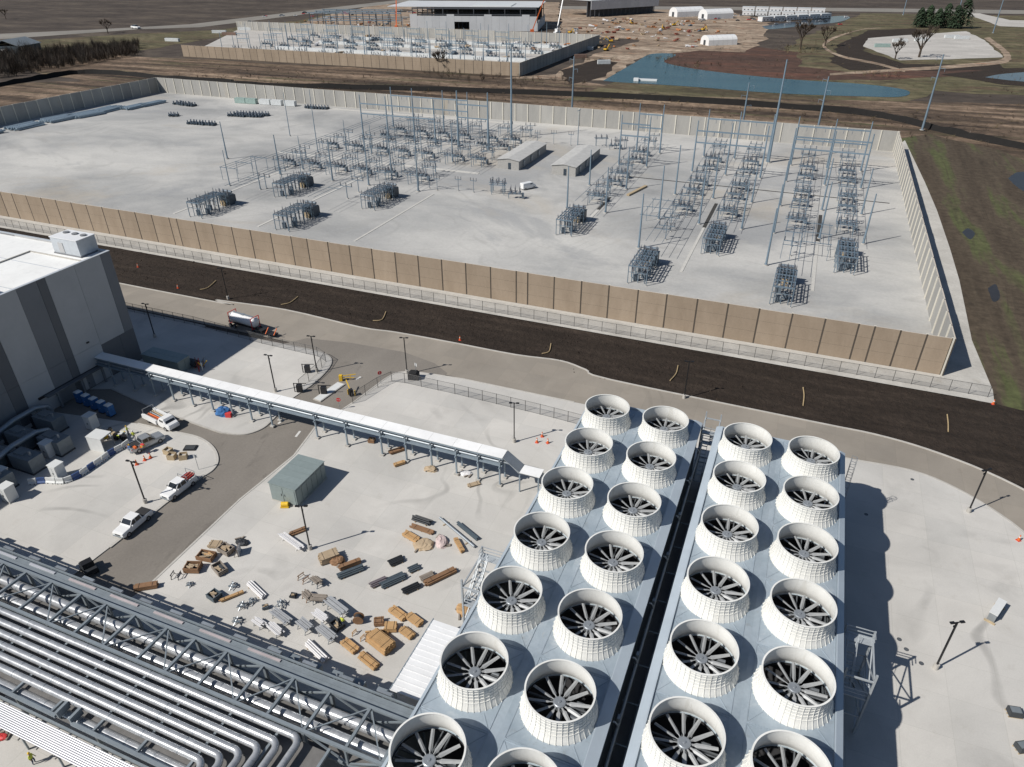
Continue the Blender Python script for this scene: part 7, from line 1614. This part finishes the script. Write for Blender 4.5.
def make_matl(mat, col_):
    T_ = thing('material_stack', col_ + ' heap of building material on the far dirt lot', 'material', (0, 0, 0), 0, 'far %s building material' % col_); r = random.Random(len(mat) * 7)
    for k in range(5): MB().obox((r.uniform(-2, 2), r.uniform(-1.5, 1.5), .5 + .25 * k), (r.uniform(2, 6), r.uniform(.8, 2), .8), r.uniform(-.4, .4)).build('bundle', mat, T_)
    return T_
def make_car(mat, col_):
    T_ = thing('parked_car', 'tiny %s car parked on the far lots' % col_, 'car', (0, 0, 0), 0, 'far parked %s cars' % col_); loft([(-2.2, .85, .35, .8, .9), (-2.1, .88, .3, .82, 1.0), (2.0, .88, .3, .82, .98), (2.2, .84, .35, .76, .8)]).build('body', mat, T_); P = [(-1.6, -.75, .97), (-1.0, -.62, 1.5), (.5, -.62, 1.5), (1.2, -.75, .97), (-1.6, .75, .97), (-1.0, .62, 1.5), (.5, .62, 1.5), (1.2, .75, .97)]
    MB().add(P, [(0, 3, 2, 1), (4, 5, 6, 7), (0, 1, 5, 4), (1, 2, 6, 5), (2, 3, 7, 6)]).build('greenhouse', 'glass_dark', T_); wheels(T_, (-1.3, 1.35), .8, .33, .22); return T_
DG = Proto(make_digger()); MTS = [Proto(make_matl(*q)) for q in (('clay_orange', 'orange'), ('wrap_white', 'white'), ('wood_tan', 'tan'), ('gear_blue', 'dark blue'), ('wood_brown', 'brown'), ('rust_red', 'rust red'))]; CRS = [Proto(make_car(*q)) for q in (('paint_white', 'white'), ('paint_silver', 'silver'), ('paint_dark', 'dark'), ('safety_red', 'red'))]
r = random.Random(5)
for k in range(7): u = (r.uniform(-235, -110), r.uniform(600, 860)); DG.put((u[0], u[1], -.2), r.uniform(0, 6))
for k in range(260):
    x, y = (r.uniform(-240, -95), r.uniform(590, 900)) if k % 3 else (r.uniform(-560, -400), r.uniform(665, 800))
    if x > -150 and y < 640: x -= 70
    if -100 < x < -80: continue
    r.choice(MTS).put((x, y, -.2), r.uniform(0, 6), None, None, (r.uniform(.35, .95),) * 3)
for k in range(90):
    if k < 50: q = Vector((-640, 800)).lerp(Vector((-420, 980)), r.random()); x, y = q.x + r.uniform(-15, 15), q.y + r.uniform(-30, 20)
    else: x, y = r.uniform(-140, 20), r.uniform(880, 1100)
    r.choice(CRS).put((x, y, -.2), r.uniform(-.1, .1) + .6)
for k, (q, rz, mt) in enumerate((((-470.60, 478.41), .2, 'box_white'), ((-560.17, 603.12), .3, 'box_white'), ((-537.74, 591.54), .25, 'box_brown'), ((-556.48, 636.11), .3, 'box_white'), ((-549.91, 532.45), .1, 'box_white'))): container('%s container beside the highway left of the distant walled yard, %s' % ('brown' if mt == 'box_brown' else 'white', nth(k, 5)), q[0], q[1], rz, mt, 14, -.2, 'far containers')
for k, (q, rz) in enumerate((((-667.49, 611.96), -.3), ((-602.01, 709.53), .6), ((-624.53, 795.39), .6), ((-626.44, 844.36), .6))): CRS[(0, 2, 1, 2)[k]].put((q[0], q[1], -.15), rz, 'vehicle driving on the left highway, %s' % nth(k, 4), 'cars on the highway', (1.6, 1.4, 1.4) if k else (3.2, 2, 2.4))
# contents of the second walled yard
r = random.Random(8)
for k in range(70):
    x = -445 + (k % 14) * 19 + r.uniform(-3, 3); y = 485 + (k // 14) * 32 + r.uniform(-4, 4); h = r.choice((12, 14, 16, 18))
    pole(x, y, h, 'slim steel pole in the distant walled yard, row %s, %s' % (['one', 'two', 'three', 'four', 'five'][k // 14], nth(k % 14, 14)), 'std', 'steel poles of the distant yard')
for i in range(7):
    for j in range(3): MB().bar((-22 - 14 * i, 6 + 22 * j, 0), (-22 - 14 * i, 6 + 22 * j, 15), .7).build('column', 'steel_dark_far', Fb)
for j in range(3): MB().bar((-108, 6 + 22 * j, 14.6), (-10, 6 + 22 * j, 14.6), .6, 1.0).build('roof_beam', 'pole_steel', Fb); MB().bar((-108, 6 + 22 * j, 8), (-10, 6 + 22 * j, 8), .5, .8).build('roof_beam', 'pole_steel', Fb)
for k in range(26): frame('steel frame in the distant walled yard, row %s, %s' % (['one', 'two', 'three'][k // 9], nth(k % 9, 9)), [-440 + (k % 9) * 27, -428 + (k % 9) * 27], 500 + (k // 9) * 42, 14, [9, 12.5], .3, 'steel frames of the distant yard')
for k in range(48): CB.put((-438 + (k % 12) * 21 + r.uniform(-3, 3), 492 + (k // 12) * 36 + r.uniform(-4, 4), -.12), 0, 'switchgear in the distant walled yard, row %s, %s' % (['one', 'two', 'three', 'four'][k // 12], nth(k % 12, 12)), 'switchgear of the distant yard', (2.0, 1.5, 1.2))
for k in range(27): i_ = 1 + k // 9; MTS[i_].put((-425 + (k % 9) * 26 + r.uniform(-6, 6), r.uniform(470, 625), -.12), r.uniform(0, 3), '%s material pile in the distant walled yard, %s of nine' % (['white', 'tan', 'dark blue'][i_ - 1], nth(k % 9, 9)), 'material of the distant yard', (1.2, 1.2, 1.2))
for k, y in enumerate((478, 520, 566, 605)): container('long white cable trench building in the distant yard, %s from the front' % ORD[k], -430 + 10 * k, y, 0, 'box_white', 225, -.6, 'long white strips of the distant yard')
T_ = thing('dock_pontoon', 'white floating pontoon at the left end of the blue pond', 'pontoon', (*(-107.46, 466.88), -.14), .1); MB().box(0, 14, 0, 2.6, 0, .9).build('float', 'paint_white', T_); MB().box(0, 3, -2.5, -.02, 0, 1.6).build('pump_house', 'paint_white', T_)
T_ = thing('farm_shed', 'dark shed with pale roof at the far left edge', 'shed', (*(-595.40, 405.06), -.2), .3); MB().box(0, 22, 0, 26, 0, 7).build('wall', 'pipe_slate', T_); m_ = MB(); m_.side([(-1, 6.8), (11, 11), (23, 6.8), (23, 7.2), (11, 11.5), (-1, 7.2)], -.5, 26.5); m_.build('roof', 'gen_grey', T_); MB().box(4, 12, -.2, -.01, 0, 5).build('door', 'paint_white', T_)
for k, q in enumerate(((35.80, 704.02), (51.19, 748.42), (69.27, 763.38), (95.91, 798.99), (103.24, 792.98))): container('grey container on the far gravel lot, %s' % nth(k, 5), q[0], q[1], .3, 'box_white' if k else 'box_green', 12, -.16, 'containers on the far gravel lot')
for k, q in enumerate(((-148.09, 527.49), (-172.99, 552.29))): container('%s site box on the dirt between distant wall and pond' % ('white' if k == 0 else 'orange brown'), q[0], q[1], .5, 'box_white' if k == 0 else 'box_brown', 9, -.2, 'site boxes')
